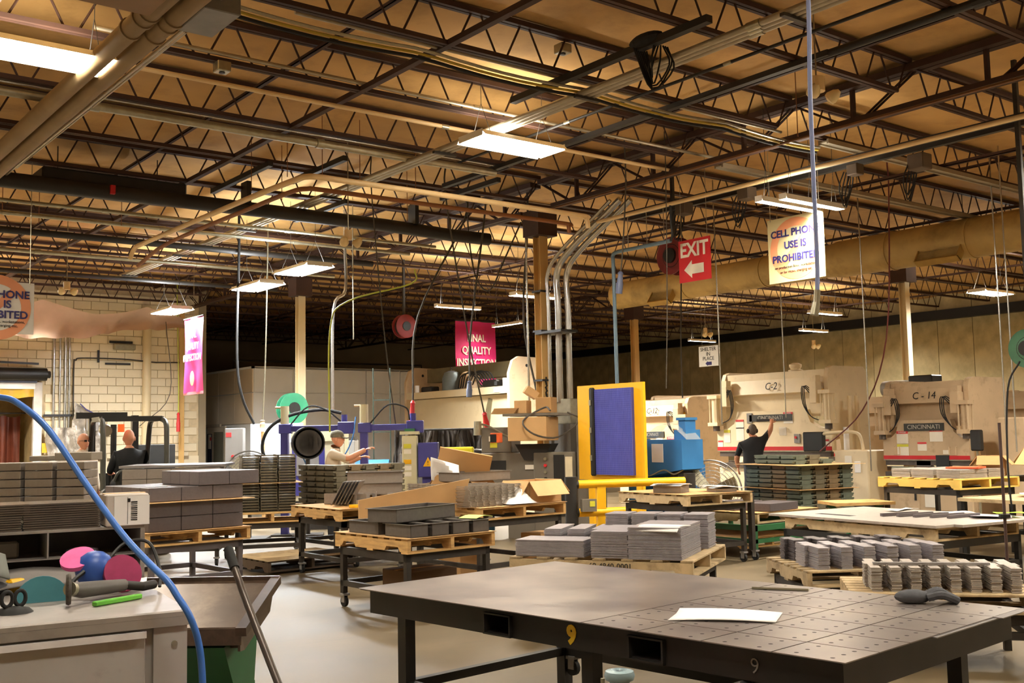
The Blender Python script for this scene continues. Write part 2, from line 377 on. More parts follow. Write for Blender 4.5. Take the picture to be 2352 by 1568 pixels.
# cream pipe that bends round above the aisle, with its rusty twin
run('gas_pipe', 'cream pipe bending from the left run to the central column', 'pipe', bez([(5.66, 17.25, 4.55), (5.66, 17.05, 4.68), (5.66, 16.5, 4.7), (5.7, 13, 4.7), (5.75, 11.6, 4.7), (5.79, 11.36, 4.7), (5.95, 11.29, 4.7), (6.3, 11.29, 4.7), (8, 11.29, 4.7), (10.0, 11.3, 4.7), (10.18, 11.3, 4.67), (10.22, 11.3, 4.53)], 4), .036, m_cream, 12)
run('gas_pipe', 'rusty pipe hung just below the cream bending pipe', 'pipe', bez([(5.8, 17.3, 4.45), (5.82, 16, 4.62), (5.84, 13, 4.63), (5.86, 11.9, 4.63), (5.95, 11.65, 4.63), (6.2, 11.6, 4.63), (8, 11.6, 4.63), (10.0, 11.6, 4.63), (10.1, 11.6, 4.6), (10.12, 11.6, 4.5)], 4), .03, m_rust, 12)
# three conduits in a rack running with the girders
tr = thing('conduit_rack', 'three cream conduits side by side passing over the central light', 'conduit', (7.54, 0, 5.2))
for i in (-1, 0, 1): B().cyl((i*.078, -3, 0), (i*.078, 24, 0), .033, 12).build('conduit', m_pipe, tr, True)
for y in (2.5, 5.6, 8.3, 11, 14, 17, 20, 23): B().box((0, y, -.045), (.34, .05, .03)).build('hanger_strut', m_steel, tr)
for i in range(3): B().cyl((-.078+i*.078, 5.9+i*.05, 0), (-.078+i*.078, 6.05+i*.05, 0), .042, 12).build('coupling', m_galv, tr, True)
# bridging angles, struts along the girder direction
for x, z, w_, lab in ((5.75, 5.345, .07, 'brown bridging angle under the joists left of the central light'), (5.2, 5.68, .05, 'brown bridging angle up at the top chords over the left aisle'),
                      (9.95, 5.68, .06, 'brown bridging angle above the cream conduit rack at right'), (2.0, 5.345, .06, 'brown bridging angle at the far left of the roof'),
                      (14.4, 5.345, .06, 'brown bridging angle in the middle bay nearest the girder'), (18.2, 5.345, .06, 'brown bridging angle above the round duct'),
                      (16.2, 5.7, .05, 'brown bridging angle at the top chords of the middle bay'), (25, 5.345, .06, 'brown bridging angle over the press brake row'), (28.3, 5.345, .06, 'brown bridging angle close to the right wall')):
    tag(B().span((x-w_/2, -3.5, z), (x+w_/2, 28.3 if x < 11 else 39.5, z+.01)).span((x-w_/2, -3.5, z), (x-w_/2+.008, 28.3 if x < 11 else 39.5, z+w_*.8)).build('bridging_angle', m_joist), lab, 'bridging')
run('conduit', 'thin dark conduit under the roof right of the cream rack', 'conduit', [(8.3, -3, 5.32), (8.3, 12, 5.32)], .018, m_blackp, couple=2.2)
o = tag(B().span((8.85, 6.2, 5.28), (8.93, 13, 5.34)).build('channel_strut', m_blackp), 'perforated dark channel strut under the roof at the upper right', 'strut')
run('sprinkler_pipe', 'dark sprinkler pipe with one upright head at the upper right', 'pipe', [(8.9, -3, 5.31), (8.9, 6.4, 5.31)], .04, m_blackp)
sp = thing('fire_sprinkler', 'small upright sprinkler head on the dark upper-right pipe', 'sprinkler', (8.9, 4.62, 5.35))
B().cyl((0, -.08, -.04), (0, .08, -.04), .055, 10).build('fitting', m_blackp, sp); B().tube([(0, -.03, .0), (0, -.035, .06), (0, 0, .1), (0, .035, .06), (0, .03, 0)], .008, 6).cyl((0, 0, .1), (0, 0, .11), .03, 8).build('frame', m_galv, sp)
tag(B().span((7.2, 6.3, 5.28), (7.28, 9.2, 5.35)).build('channel_strut', m_blackp), 'dark channel strut carrying a coil of cable near the central light', 'strut')
cb = B()
for i in range(7): cb.tube(bez([(7.24+.03*i, 7.0, 5.3), (7.2+.04*i, 7.0+.1*math.sin(i), 5.12-.03*(i % 3)), (7.3, 7.1, 5.0-.02*i), (7.34-.03*i, 7.2, 5.3)], 4), .009, 5)
cb.ell((7.24, 7.1, 5.36), (.1, .22, .07)); tag(cb.build('cable_coil', m_rubber), 'tangle of black cable tied to the strut near the top centre', 'cable')
for x, y, l in ((6.9, 13.2, 1.6), (6.2, 14.2, 2.0), (9.35, 13.0, 1.5), (8.2, 15.6, 1.8)):
    tag(B().span((x-.035, y-l/2, 5.28), (x+.035, y+l/2, 5.35)).build('channel_strut', m_blackp), 'short dark channel strut hung under the roof left of the column', 'strut', 'short ceiling struts')
for i, (x, y) in enumerate(((6.15, 12.6), (6.5, 12.3), (7.0, 12.2), (6.1, 13.6), (6.7, 13.9), (9.2, 6.6), (8.0, 12.4), (9.0, 14.2), (3.6, 16.6), (5.4, 16.9), (4.3, 17.4), (10.2, 7.6))):
    tag(B().cyl((x, y, 5.0), (x, y, 5.8), .006, 5).build('threaded_rod', m_rust), 'thin threaded rod hanging from the roof', 'rod', 'threaded hanger rods')
# cable bundle following a joist
for i, (r_, mm, lab) in enumerate(((.016, m_galv, 'grey cable in the sagging bundle along the ceiling'), (.014, mat('cable_yellow', '#b49a2d', .5), 'yellow cable in the sagging bundle along the ceiling'), (.018, m_rubber, 'black cable in the sagging bundle along the ceiling'))):
    pts = []
    for k in range(33):
        x = 3.3+k*.26; pts.append((x, 8.32+.03*i, 5.27-.03*i-.045*abs(math.sin((x-3.3)*1.45))))
    run('cable', lab, 'cable', pts, r_, mm, 6)
run('conduit', 'conduit strapped beside the sagging cable bundle', 'conduit', [(4.2, 8.45, 5.38), (11, 8.45, 5.38)], .018, m_pipe)
ca = B()
for i in range(6): ca.span((-.004, .03*i, 0), (.004, .03*i+.02, .012))
# wire bundles on the main girder
wb = B()
for i in range(7): wb.tube([(10.93-.03*i, -2, 5.22-.012*i), (10.93-.03*i, 4, 5.2-.012*i), (10.93-.03*i, 8, 5.215-.012*i), (10.93-.03*i, 13, 5.2-.012*i)], .011, 5)
tag(wb.build('wire_bundle', mat('wire_brown', '#7a573a', .6)), 'flat bundle of brown wires along the main girder', 'wiring')
run('conduit', 'pale yellow pipe below the girder leading to the hose drop', 'pipe', [(11.3, 4, 4.9), (11.3, 12.6, 4.9)], .03, m_cream)
run('bus_duct', 'dark bus duct parallel to the girder at the upper right', 'bus duct', [(11.8, -3, 5.05), (11.8, 13, 5.05)], .05, m_blackp, 4)
run('bus_duct', 'second dark bus duct right of the girder', 'bus duct', [(12.25, -3, 5.1), (12.25, 12.5, 5.1)], .05, m_blackp, 4)
for x0, y, lab in ((11.6, 8.25, 'pale channel track crossing beyond the girder at right'), (11.4, 9.85, 'pale channel track crossing above the right strip light')):
    tag(B().span((x0, y-.08, 5.27), (21, y-.05, 5.33)).span((x0, y+.05, 5.27), (21, y+.08, 5.33)).span((x0, y-.05, 5.29), (21, y+.05, 5.31)).build('channel_track', m_pipe), lab, 'track')
for x, y, s, lab in ((11.9, 8.0, .16, 'small brown junction box below the bus ducts'), (11.8, 10.9, .2, 'junction box with hanging cable loops'), (11.8, 9.7, .2, 'grey junction box beside the girder'), (12.25, 7.3, .22, 'wide grey box on the upper-right bus duct')):
    bx_ = tag(B().box((x, y, 4.92), (s, s, s*.9), bev=.01).build('junction_box', mat('box_brown', '#5a4a3a', .6)), lab, 'junction box')
    lp = B()
    for i in range(4): lp.tube(bez([(x-.1+.05*i, y+.1, 4.9), (x-.16+.06*i, y+.14, 4.7-.05*i), (x+.02*i, y+.2, 4.55-.07*(i % 2)), (x+.15, y+.16, 4.75), (x+.1, y+.1, 4.92)], 4), .009, 5)
    lp.build('cable_loop', m_rubber, bx_)
# twin round ducts, upper left, heater box
for dx, lab in ((0, 'left of two tan insulated pipes crossing the upper left'), (.2, 'right of two tan insulated pipes crossing the upper left')):
    o = run('insulated_pipe', lab, 'pipe', [(2.86+dx, 3, 5.03), (2.86+dx, 15.2, 5.03)], .085, m_duct, 18)
    for y in (8.3, 8.45, 8.75): B().cyl((2.86+dx, y, 5.03), (2.86+dx, y+.035, 5.03), .098, 18).build('band', m_duct, o, True)
run('conduit', 'green-grey conduit beside the twin insulated pipes', 'conduit', [(3.25, 5, 5.05), (3.25, 15, 5.1)], .018, m_pipe)
run('conduit', 'thin conduit to the right of the twin insulated pipes', 'conduit', [(3.42, 9, 5.2), (3.42, 15, 5.25)], .012, m_pipe)
hp = thing('unit_heater', 'big tan sheet-metal heater casing at the top left corner', 'heater', (2.0, 7.2, 4.86))
B().span((-.9, -.9, 0), (.75, .8, .62), bev=.01).build('casing', mat('heater_tan', '#8a6a44', .6, .2, .08, 3), hp)
B().span((1.12, .62, .1), (1.42, 1.2, .42), bev=.008).build('control_box', mat('heater_grey', '#7a756c', .5, .2), hp)
for i in range(7): B().cyl((-.8+i*.25, .81, .05), (-.8+i*.25, .82, .05), .02, 6).build('screw', m_steel, hp)
bh = thing('flat_heater', 'dark flat heater box above the black iron pipe, upper left', 'heater', (4.75, 15.45, 5.14)); B().span((-1.0, -.4, 0), (1.0, .4, .2), bev=.02).build('casing', m_blackp, bh); B().cyl((-.7, 0, .2), (-.7, 0, .6), .008, 5).build('hanger_rod', m_steel, bh); B().cyl((.7, 0, .2), (.7, 0, .6), .008, 5).build('hanger_rod', m_steel, bh)
# ceiling sockets on joists
for x, y, z, lab in ((4.15, 9.95, 5.3, 'small grey ceiling socket box on a joist at upper left'), (7.3, 8.4, 5.68, 'white socket box feeding the central light')):
    sk = thing('socket_box', lab, 'socket', (x, y, z)); B().box((0, 0, 0), (.14, .14, .1), bev=.008).build('housing', m_galv, sk); B().cyl((0, 0, -.06), (0, 0, -.05), .03, 10).build('outlet', m_black, sk)
# round ventilation duct on the right
du = thing('ventilation_duct', 'long round tan ventilation duct running above the press brakes', 'duct', (18.1, 0, 4.93))
m_vd = mat('duct_olive', '#bfa364', .55, .2, .1, 4, .1, '#6f5a2c', 1.2, .5, .8)
B().cyl((0, -3, 0), (0, 12.6, 0), .36, 32).build('large_section', m_vd, du, True)
B().cyl((0, 12.5, 0), (0, 12.9, 0), .36, 32, r1=.32).build('reducer', m_vd, du, True)
B().cyl((0, 12.8, 0), (0, 19.0, 0), .32, 32).build('small_section', m_vd, du, True)
for y in (1, 3.2, 5.4, 7.6, 9.8, 11.4, 14.4, 16.6): B().cyl((0, y, 0), (0, y+.04, 0), .375 if y < 12.6 else .335, 32).build('band', m_vd, du, True)
def grille(y, s):
    gt = B(); T = Matrix.Translation((-.33, y, -.22)) @ Euler((0, R(35), 0)).to_matrix().to_4x4()
    gt.T = T; gt.span((-.05, -.42*s, -.2), (.1, .42*s, -.18)).span((-.05, -.42*s, .18), (.1, .42*s, .2)).span((-.05, -.42*s, -.2), (.1, -.4*s, .2)).span((-.05, .4*s, -.2), (.1, .42*s, .2)); o = gt.build('grille_frame', mat('grille_tan', '#b79650', .5, .2), du)
    for i in range(9):
        s_ = B(); s_.T = T; s_.box((-.02, 0, -.16+i*.04), (.03, .8*s, .006), (0, .5, 0)); s_.build('louvre', m_vd, o)
    q = B(); q.T = T; q.span((.02, -.4*s, -.18), (.03, .4*s, .18)); q.build('grille_back', m_black, o)
grille(10.3, 1.0); grille(17.2, .8)
for y in (2, 6, 10, 14, 18): B().cyl((0, y, .3), (0, y, .85), .008, 5).build('hanger_rod', m_steel, du)

# ---------------------------------------------------------------- suspended fluorescent fixtures
m_fix = mat('fixture_white', '#e8e2d6', .4, 0, .03)
def emit_mat(name, c, s):
    m = mat(name, '#ffffff'); m.node_tree.nodes['Principled BSDF'].inputs['Emission Color'].default_value = c+(1,); m.node_tree.nodes['Principled BSDF'].inputs['Emission Strength'].default_value = s; return m
m_tubeW = emit_mat('fluorescent_warm', WARM, 14); m_tubeC = emit_mat('fluorescent_cool', COOL, 12)
def fixture(x, y, z, along, label, width=.58, n=6, cool=False, power=1.0, upl=.12, length=1.22, zt=5.74):
    t = thing('fluorescent_fixture', label, 'ceiling light', (x, y, z), 0 if along == 'x' else R(90), None)
    h = length/2; wd = width/2
    B().prism([(-wd, 0), (-wd*.75, .07), (wd*.75, .07), (wd, 0), (wd-.01, 0), (wd*.74, .06), (-wd*.74, .06), (-wd+.01, 0)], -h, h, 'yz').build('reflector', m_fix, t)
    B().span((-h-.01, -wd*.8, 0), (-h, wd*.8, .075)).build('end_plate', m_fix, t); B().span((h, -wd*.8, 0), (h+.01, wd*.8, .075)).build('end_plate', m_fix, t)
    for i in range(n):
        yy = (-.5+(i+.5)/n)*width*.82
        B().cyl((-h+.03, yy, .012), (h-.03, yy, .012), .0125, 8).build('lamp_tube', m_tubeC if cool else m_tubeW, t, True)
    for sx in (-1, 1):
        B().tube([(sx*h*.75, -wd*.6, .07), (sx*h*.75, 0, .45), (sx*h*.75, wd*.6, .07)], .004, 5).tube([(sx*h*.75, 0, .45), (sx*h*.75, 0, zt-z)], .004, 5).build('chain', m_steel, t)
    ld = bpy.data.lights.new('tube_light', 'AREA'); ld.shape = 'RECTANGLE'; ld.size = length*.95; ld.size_y = max(.1, width*.85); ld.energy = LAMP*power; ld.color = COOL if cool else WARM
    lo = bpy.data.objects.new('tube_light', ld); col.objects.link(lo); lo.parent = t; lo.location = (0, 0, .04)
    if upl:
        l2 = bpy.data.lights.new('uplight', 'AREA'); l2.shape = 'RECTANGLE'; l2.size = length*.9; l2.size_y = width*.5; l2.energy = LAMP*power*upl; l2.color = COOL if cool else WARM
        lo = bpy.data.objects.new('uplight', l2); col.objects.link(lo); lo.parent = t; lo.location = (0, 0, .09); lo.rotation_euler = (math.pi, 0, 0)
    return t
fixture(7.71, 9.82, 5.0, 'x', 'brightest fluorescent fixture hanging near the middle of the ceiling')
fixture(2.4, 9.77, 5.0, 'x', 'bright fluorescent fixture cut off by the upper left edge')
fixture(8.32, 16.46, 4.45, 'y', 'fluorescent fixture above the black drum fan, nearer of two in line', cool=True, power=1.7)
fixture(8.36, 18.38, 4.4, 'y', 'fluorescent fixture left of the cream column, further of two in line', cool=True, power=2.6, upl=.08)
fixture(8.38, 22.8, 4.4, 'y', 'small far fluorescent fixture beside the pink banner and tarpaulin', cool=True, power=3.4, upl=.08)
fixture(11.4, 8.68, 4.5, 'x', 'two-tube strip light just above the yellow prohibition sign, left strip', .14, 2, power=1.0, upl=.04)
fixture(11.55, 8.42, 4.5, 'x', 'two-tube strip light just above the yellow prohibition sign, right strip', .14, 2, power=1.0, upl=.04)
fixture(14.0, 19.98, 4.5, 'x', 'thin strip light above the pink quality banner', .14, 2, power=5.5, upl=.04, cool=True)
fixture(14.3, 17.53, 4.5, 'x', 'strip light partly behind the central column', .3, 3, power=4.5, upl=.03)
fixture(17.35, 22.5, 4.5, 'y', 'thin slanting strip light right of the pink quality banner', .12, 1, power=.5)
fixture(22.9, 12.1, 4.5, 'x', 'fluorescent fixture at far right beyond the round duct', .5, 4, power=2.2)
fixture(23.0, 16.54, 4.5, 'x', 'strip light behind the hose nozzle below the round duct', .2, 2, power=3.5, upl=.05)
fixture(26.8, 19.7, 4.5, 'x', 'strip light low over the right wall, left of the hose nozzle', .2, 2, power=4, upl=.05)
fixture(26.3, 23.7, 4.5, 'x', 'farthest strip light above the shelter sign', .14, 2, power=1.2)
# the same fixtures continue over the near part of the hall, out of the frame
for i, (x, y, al) in enumerate(((1.2, 2.0, 'x'), (6.6, 1.5, 'x'), (2.2, 5.4, 'x'), (10.0, 3.0, 'x'), (14.8, 4.4, 'x'), (15.6, 1.0, 'x'), (-.5, 14, 'x'), (1.5, 20, 'y'), (4.5, 25.5, 'y'), (20.5, 4.5, 'x'))):
    fixture(x, y, 5.0, al, 'fluorescent fixture over the hall outside the picture, ' + ('straight above the camera', 'right of the big table', 'above the workbench', 'beyond the table at right', 'near the loading tables', 'far out at the right', 'left of the steel boxes', 'left of the dock door', 'nearest the block wall', 'beyond the right press brakes')[i], upl=.04, power=(.5, .8, .3, .9, 2.6, 1.2, 1, 1.8, 4.5, 1.2)[i])
# ================================================================ press brakes (front faces -X)
m_plate_dk = mat('die_steel', '#5a5048', .5, .4, .15, 8)
m_stick = mat('sticker_white', '#ece5d6', .6, 0, .03); m_stickred = mat('sticker_red', '#d23b3b', .5); m_sticky = mat('sticker_yellow', '#d8d23a', .5)
m_np = mat('name_plate_dark', '#3b3b38', .5, .3); m_npl = mat('name_plate_letters', '#b9b5a8', .4, .5); m_ink = mat('marker_black', '#1a1614', .7)
FX = lambda o: basis(o, (0, -1, 0), (0, 0, 1))      # text plane facing -X
def sticker(p, x, y, z, w_, h_, head=None, word=None):
    s = B().box((x-.004, y, z), (.004, w_, h_)).build('safety_label', m_stick, p)
    if head:
        B().box((x-.007, y, z+h_*.38), (.004, w_, h_*.22)).build('label_header', head, s)
        if word: text(word, h_*.17, 'lettering', m_white, s, FX((x-.012, y, z+h_*.38)), extrude=.0008)
    return s
def press(label, X, yl, yr, zt, m, number=None, plate='CINCINNATI', rich=True, dep=1.25, motor=False, bedw=None):
    """yl = left end (larger y), yr = right end"""
    k = zt/2.8; W = yl-yr; ym = (yl+yr)/2
    t = thing('press_brake', label, 'press brake', (X, ym, 0)); h = W/2
    Z = lambda z: z*k
    # side frames: C shaped plates with throat
    prof = [(.05, 0), (.05, Z(.75)), (.42, Z(.8)), (.5, Z(1.05)), (.42, Z(1.45)), (.02, Z(1.6)), (.0, Z(2.62)), (.06, Z(2.76)), (.18, Z(2.8)), (dep-.1, Z(2.8)), (dep, Z(2.7)), (dep, 0)]
    for s in (-1, 1):
        y0 = s*(h-.18*W/2.8) ; f = B(); f.prism(prof, min(y0, y0+s*.09), max(y0, y0+s*.09), 'xz'); fr = f.build('side_frame', m, t)
        for j in (.35, .55): B().cyl((.2+j*.5, y0-.05, Z(2.66)), (.2+j*.5, y0+.05+s*.045, Z(2.66)), .022, 8).build('lifting_hole', m_ink, fr)
        if rich:
            # cylinder
            c = B(); yc = s*(h-.02); c.cyl((-.12, yc, Z(1.76)), (-.12, yc, Z(2.28)), .085*k, 14); cy = c.build('ram_cylinder', m, t, True)
            B().box((-.12, yc, Z(1.74)), (.24*k, .26*k, .07)).build('lower_flange', m, cy); B().box((-.12, yc, Z(2.3)), (.24*k, .26*k, .07)).build('upper_flange', m, cy)
            B().cyl((-.12, yc, Z(1.6)), (-.12, yc, Z(1.72)), .07*k, 12).build('piston_rod', m_plate_dk, cy, True)
            for a in (-.09, .09):
                for b_ in (-.09, .09): B().cyl((-.12+b_*k, yc+a*k, Z(1.74)), (-.12+b_*k, yc+a*k, Z(2.3)), .014, 6).build('tie_rod', m, cy)
            yv = s*(h-.3*W/2.8); B().box((-.1, yv, Z(2.3)), (.18, .16, .42*k), bev=.01).box((-.1, yv, Z(2.56)), (.14, .13, .12)).build('valve_block', m, t)
            hb = B()
            for q in range(3): hb.tube(bez([(-.16, yv-s*.05, Z(2.35)-.05*q), (-.22, yv-s*(.15+.03*q), Z(2.42)), (-.18, yv-s*(.18+.03*q), Z(2.1)), (-.14, yv-s*.1, Z(1.85)), (-.12, yc-s*.14, Z(1.75))], 4), .009, 6)
            hb.build('hydraulic_hose', m_rubber, t)
    # crown
    hi = h-.2*W/2.8
    B().prism([(.1, Z(2.3)), (-.02, Z(2.32)), (.06, Z(2.6)), (.06, Z(2.74)), (dep*.6, Z(2.74)), (dep*.6, Z(2.3))], -hi, hi, 'xz').build('crown_beam', m, t)
    B().span((.14, -hi, Z(1.85)), (.24, hi, Z(2.3))).build('crown_face', m, t)
    # ram plate
    a = .6*h; rp_ = [(-h, Z(1.2)), (-h, Z(1.62)), (-.8*h, Z(1.64)), (-.67*h, Z(1.74)), (-a, Z(1.98)), (a, Z(1.98)), (.67*h, Z(1.74)), (.8*h, Z(1.64)), (h, Z(1.62)), (h, Z(1.2))]
    B().prism(rp_, -.08, .06, 'yz').build('ram', m, t)
    B().span((-.09, -h, Z(1.2)), (-.075, h, Z(1.275))).build('red_stripe', m_red, t)
    B().span((-.095, -h, Z(1.175)), (-.06, h, Z(1.2))).build('ram_edge', m_galv, t)
    B().span((-.07, -h*.97, Z(1.08)), (.03, h*.97, Z(1.175))).build('die_holder', m_plate_dk, t)
    # bed
    B().span((-.06, -h, 0), (.1, h, Z(.9)), bev=.02).build('bed', m, t)
    B().span((-.12, -h*.95, Z(.86)), (.2, h*.95, Z(.95))).build('bed_rail', m_plate_dk, t)
    for s in (-1, 1):
        dr = B().span((-.075, s*h*.5-.3*h, Z(.2)), (-.06, s*h*.5+.3*h, Z(.75)), bev=.005).build('bed_door', m, t)
        B().box((-.085, s*h*.5-.22*h, Z(.5)), (.02, .03, .2)).build('handle', m_black, dr)
    if number: text(number, .21*k, 'machine_number', m_ink, t, basis((-.03 if rich else -.03, 0, Z(2.46)), (0, -1, 0), (.28, 0, 1)), sx=.95)
    if plate:
        p = B().box((-.09, 0, Z(1.84)), (.02, a*1.25 if W > 2 else a*1.55, .13)).build('name_plate', m_np, t)
        text(plate, .105, 'lettering', m_npl, p, FX((-.103, 0, Z(1.84))), sx=(1.02*W/2.77) if W > 2 else 1.02)
    if motor:
        B().cyl((.5, -.2, Z(2.95)), (.5, .35, Z(2.95)), .17, 16).build('motor', m_greyp, t, True)
        B().span((.3, -.9, Z(2.8)), (.7, -.35, Z(3.25)), bev=.02).build('electrical_cabinet', m_black, t)
    return t, k, h
c2, k, h = press('beige press brake marked C-2 behind the man in black', 17.0, 14.92, 12.15, 2.78, m_beige, 'C-2')
sticker(c2, -.08, 1.12, 1.48, .16, .26, m_sticky); sticker(c2, -.08, .78, 1.72, .2, .18, m_stickred); sticker(c2, -.08, .78, 1.52, .2, .26); sticker(c2, -.08, -.42, 1.82, .22, .22, m_stickred, 'DANGER'); sticker(c2, -.08, -.28, 1.56, .17, .16)
sticker(c2, -.08, -1.25, 1.32, .16, .16, m_stickred); sticker(c2, -.08, 1.3, 1.32, .13, .15, m_stickred); B().box((-.09, .52, 1.83), (.02, .13, .2)).build('grey_plate', m_greyp, c2)
B().box((-.09, -.62, 1.42), (.03, .13, .17)).build('switch_box', m_greyp, c2); B().cyl((-.12, -.6, 1.44), (-.1, -.6, 1.44), .025, 10).build('stop_button', m_red, c2)
B().box((-.012, -1.16, 2.3), (.006, .1, .09)).build('yellow_label', m_yellow, c2)
B().lathe([(.14, 0), (.14, .03), (.09, .05), (.12, .1), (.12, .14), (.06, .17)], 14, Matrix.Translation((.3, -.35, 2.72))).build('filler_cap', m_beige, c2, True)
g = thing('control_pendant', 'black control pendant on a bent arm in front of press C-2', 'control box', (16.6, 12.3, 0))
B().box((0, 0, 1.36), (.12, .42, .36), (0, 0, .1), bev=.02).build('housing', m_black, g); B().tube(bez([(0, -.2, 1.5), (.1, -.6, 1.53), (.2, -.82, 1.48), (.25, -.86, 1.2), (.3, -.86, .8)], 4), .03, 8).build('arm', m_beige, g, True)
for i in range(5): B().cyl((-.07, .12, 1.25+i*.055), (-.06, .12, 1.25+i*.055), .012, 6).build('button', m_greyp, g)
g = thing('electrical_cabinet', 'beige floor cabinet with tags right of press C-2', 'cabinet', (16.9, 11.6, 0)); B().span((-.2, -.35, .25), (.4, .35, 1.2), bev=.02).build('body', m_beige, g); B().span((-.215, -.02, .95), (-.2, .12, 1.1)).build('tag', m_stick, g); B().span((-.22, -.2, .8), (-.2, -.08, 1.0), bev=.004).build('hanging_tag', m_white, g); B().span((-.1, -.3, 0), (.3, .3, .25)).build('plinth', m_black, g)
for j, dx in enumerate((0, .11)): run('hydraulic_pipe', 'beige riser pipe on the right side of press C-2, ' + ('front' if j == 0 else 'rear'), 'pipe', [(17.3+dx*2, 11.98, .0), (17.3+dx*2, 11.98, 2.2)], .045, m_beige)
tag(B().cyl((16.95, 11.85, 1.1), (16.95, 11.85, 1.62), .05, 10).build('document_tube', m_white, None, True), 'white document tube beside press C-2', 'tube')
c14, k, h = press('tan press brake marked C-14 on the right', 17.0, 11.09-.02, 9.46, 2.42, m_tan, 'C - 14')
sticker(c14, -.08, .42, 1.42, .22, .22, m_stickred, 'DANGER'); sticker(c14, -.08, .42, 1.2, .22, .2, m_sticky); sticker(c14, -.08, .05, 1.26, .17, .15, m_stickred); sticker(c14, -.08, -.22, 1.45, .24, .22, m_stickred, 'DANGER')
B().box((-.085, -.38, 1.16), (.01, .1, .07), bev=.003).build('round_plate', m_stick, c14)
for s in (-1, 1):
    B().tube([(-.09, s*.58, 1.25), (-.12, s*.58, 1.25), (-.12, s*.58, 1.12), (-.12, s*.46, 1.12), (-.12, s*.46, 1.25), (-.09, s*.46, 1.25)], .01, 6).build('bracket', m_tan, c14)
B().box((-.02, .05, .98), (.1, .26, .3)).build('punch_block', m_plate, c14); B().box((-.1, .0, .86), (.16, 1.2, .1)).build('die_rail', mat('die_green_grey', '#9aa08a', .4, .4), c14); B().box((-.1, .02, .86), (.18, .28, .12)).build('die_block', m_plate_dk, c14)
B().box((-.05, -.32, 1.0), (.1, .24, .22)).build('back_gauge', m_black, c14)
B().box((-.065, -.05, .45), (.01, .22, .45)).build('paper_sheet', m_stick, c14)
g = thing('control_pendant', 'black control box on a post right of press C-14', 'control box', (16.6, 9.15, 0)); B().box((0, 0, 1.36), (.1, .2, .34), (0, 0, -.2), bev=.02).build('housing', m_black, g); B().cyl((0, 0, 0), (0, 0, 1.2), .02, 8).build('post', m_galv, g, True)
g = thing('electrical_cabinet', 'tan column cabinet with a red-handled switch right of C-14', 'cabinet', (17.1, 8.75, 0)); B().span((-.2, -.25, 0), (.4, .2, 1.72), bev=.02).build('body', m_tan, g); B().tube([(-.2, -.27, 1.45), (-.24, -.33, 1.55), (-.24, -.36, 1.62)], .012, 6).build('lever', m_galv, g); B().tube([(-.24, -.35, 1.58), (-.24, -.38, 1.7)], .018, 8).build('red_handle', m_red, g)
c12, k, h = press('tan press brake marked C-12 behind the yellow screen', 17.0, 17.9, 15.75, 2.34, m_tan, 'C-12')
sticker(c12, -.08, -.25, 1.36, .2, .26); sticker(c12, -.08, -.6, 1.36, .24, .26, m_stickred, 'DANGER'); B().box((-.012, -.9, 1.95), (.006, .13, .1)).build('yellow_label', m_yellow, c12)
press('tan press brake at the right edge with a motor on top', 17.4, 8.3, 6.2, 2.35, m_tan, None, None, motor=True)
press('rear tan press brake between C-2 and C-14, black motor box on top', 20.2, 14.6, 11.6, 2.3, m_tan, None, None, rich=False, motor=True)
press('rear tan press brake half hidden left of C-2', 20.2, 20.2, 17.2, 2.55, m_tan, None, None, rich=False)
press('rear tan press brake behind C-14 by the wall', 20.6, 11.2, 8.4, 2.3, m_tan, None, None, rich=False, motor=True)
# the long hydraulic press in the middle distance
bp = thing('long_press', 'very long beige hydraulic press with motor on its open shelf', 'press', (16.0, 0, 0))
m_bp = mat('press_cream', '#cdbb95', .5, 0, .05, 2, 0, '#a58f63', 2, .6, .9); m_bp2 = mat('press_olive', '#6d6346', .6)
for y0 in (20.7, 25.4):
    f = B().prism([(0, 0), (0, 3.1), (.12, 3.42), (.3, 3.52), (1.15, 3.5), (1.25, 3.35), (1.25, 0)], y0, y0+.1, 'xz').build('side_frame', m_tan, bp)
    for j in range(2): B().cyl((.55+.35*j, y0-.004, 3.3), (.55+.35*j, y0+.1, 3.3), .04, 10).build('lifting_hole', m_ink, f)
B().span((.7, 20.8, 3.1), (1.1, 25.4, 3.48)).build('top_beam', m_bp2, bp)
B().span((0, 20.8, 2.62), (1.1, 25.4, 2.8)).build('shelf', m_bp, bp)
B().span((.15, 20.8, 1.75), (.35, 25.4, 2.6)).build('front_panel', m_bp, bp)
B().span((.1, 20.8, 1.5), (.3, 25.4, 1.75)).build('lower_beam', m_bp2, bp)
B().span((-.02, 20.8, .0), (.4, 25.4, .9)).build('bed', m_bp, bp)
B().prism([(-.3, 2.3), (-.15, 2.33), (.1, 1.7), (.15, 1.3), (-.1, 1.3)], .13, .15, 'yz').build('bracket_plate', m_bp2, bp).location = (0, 21.9, .2)
mo = B().lathe([(.0, 0), (.26, 0), (.26, .35), (.2, .5), (.08, .55)], 18, Matrix.Translation((.5, 23.9, 2.8))).build('motor', mat('motor_grey', '#6f7b80', .45, .3), bp, True)
B().tube([(.5, 23.9, 3.33), (.5, 23.93, 3.4), (.5, 23.9, 3.45), (.5, 23.87, 3.4)], .012, 6).build('eye_bolt', m_steel, mo)
B().cyl((.4, 22.7, 2.8), (.4, 22.7, 3.15), .14, 14).build('accumulator', m_tan, bp, True)
B().ell((.5, 23.2, 3.0), (.2, .25, .3)).build('pump', m_tan, bp, True)
B().box((.4, 24.8, 2.88), (.3, .5, .16), bev=.03).build('valve_manifold', m_black, bp); B().box((.4, 21.9, 2.9), (.3, .6, .2), bev=.05).build('valve_manifold', m_black, bp)
hb = B()
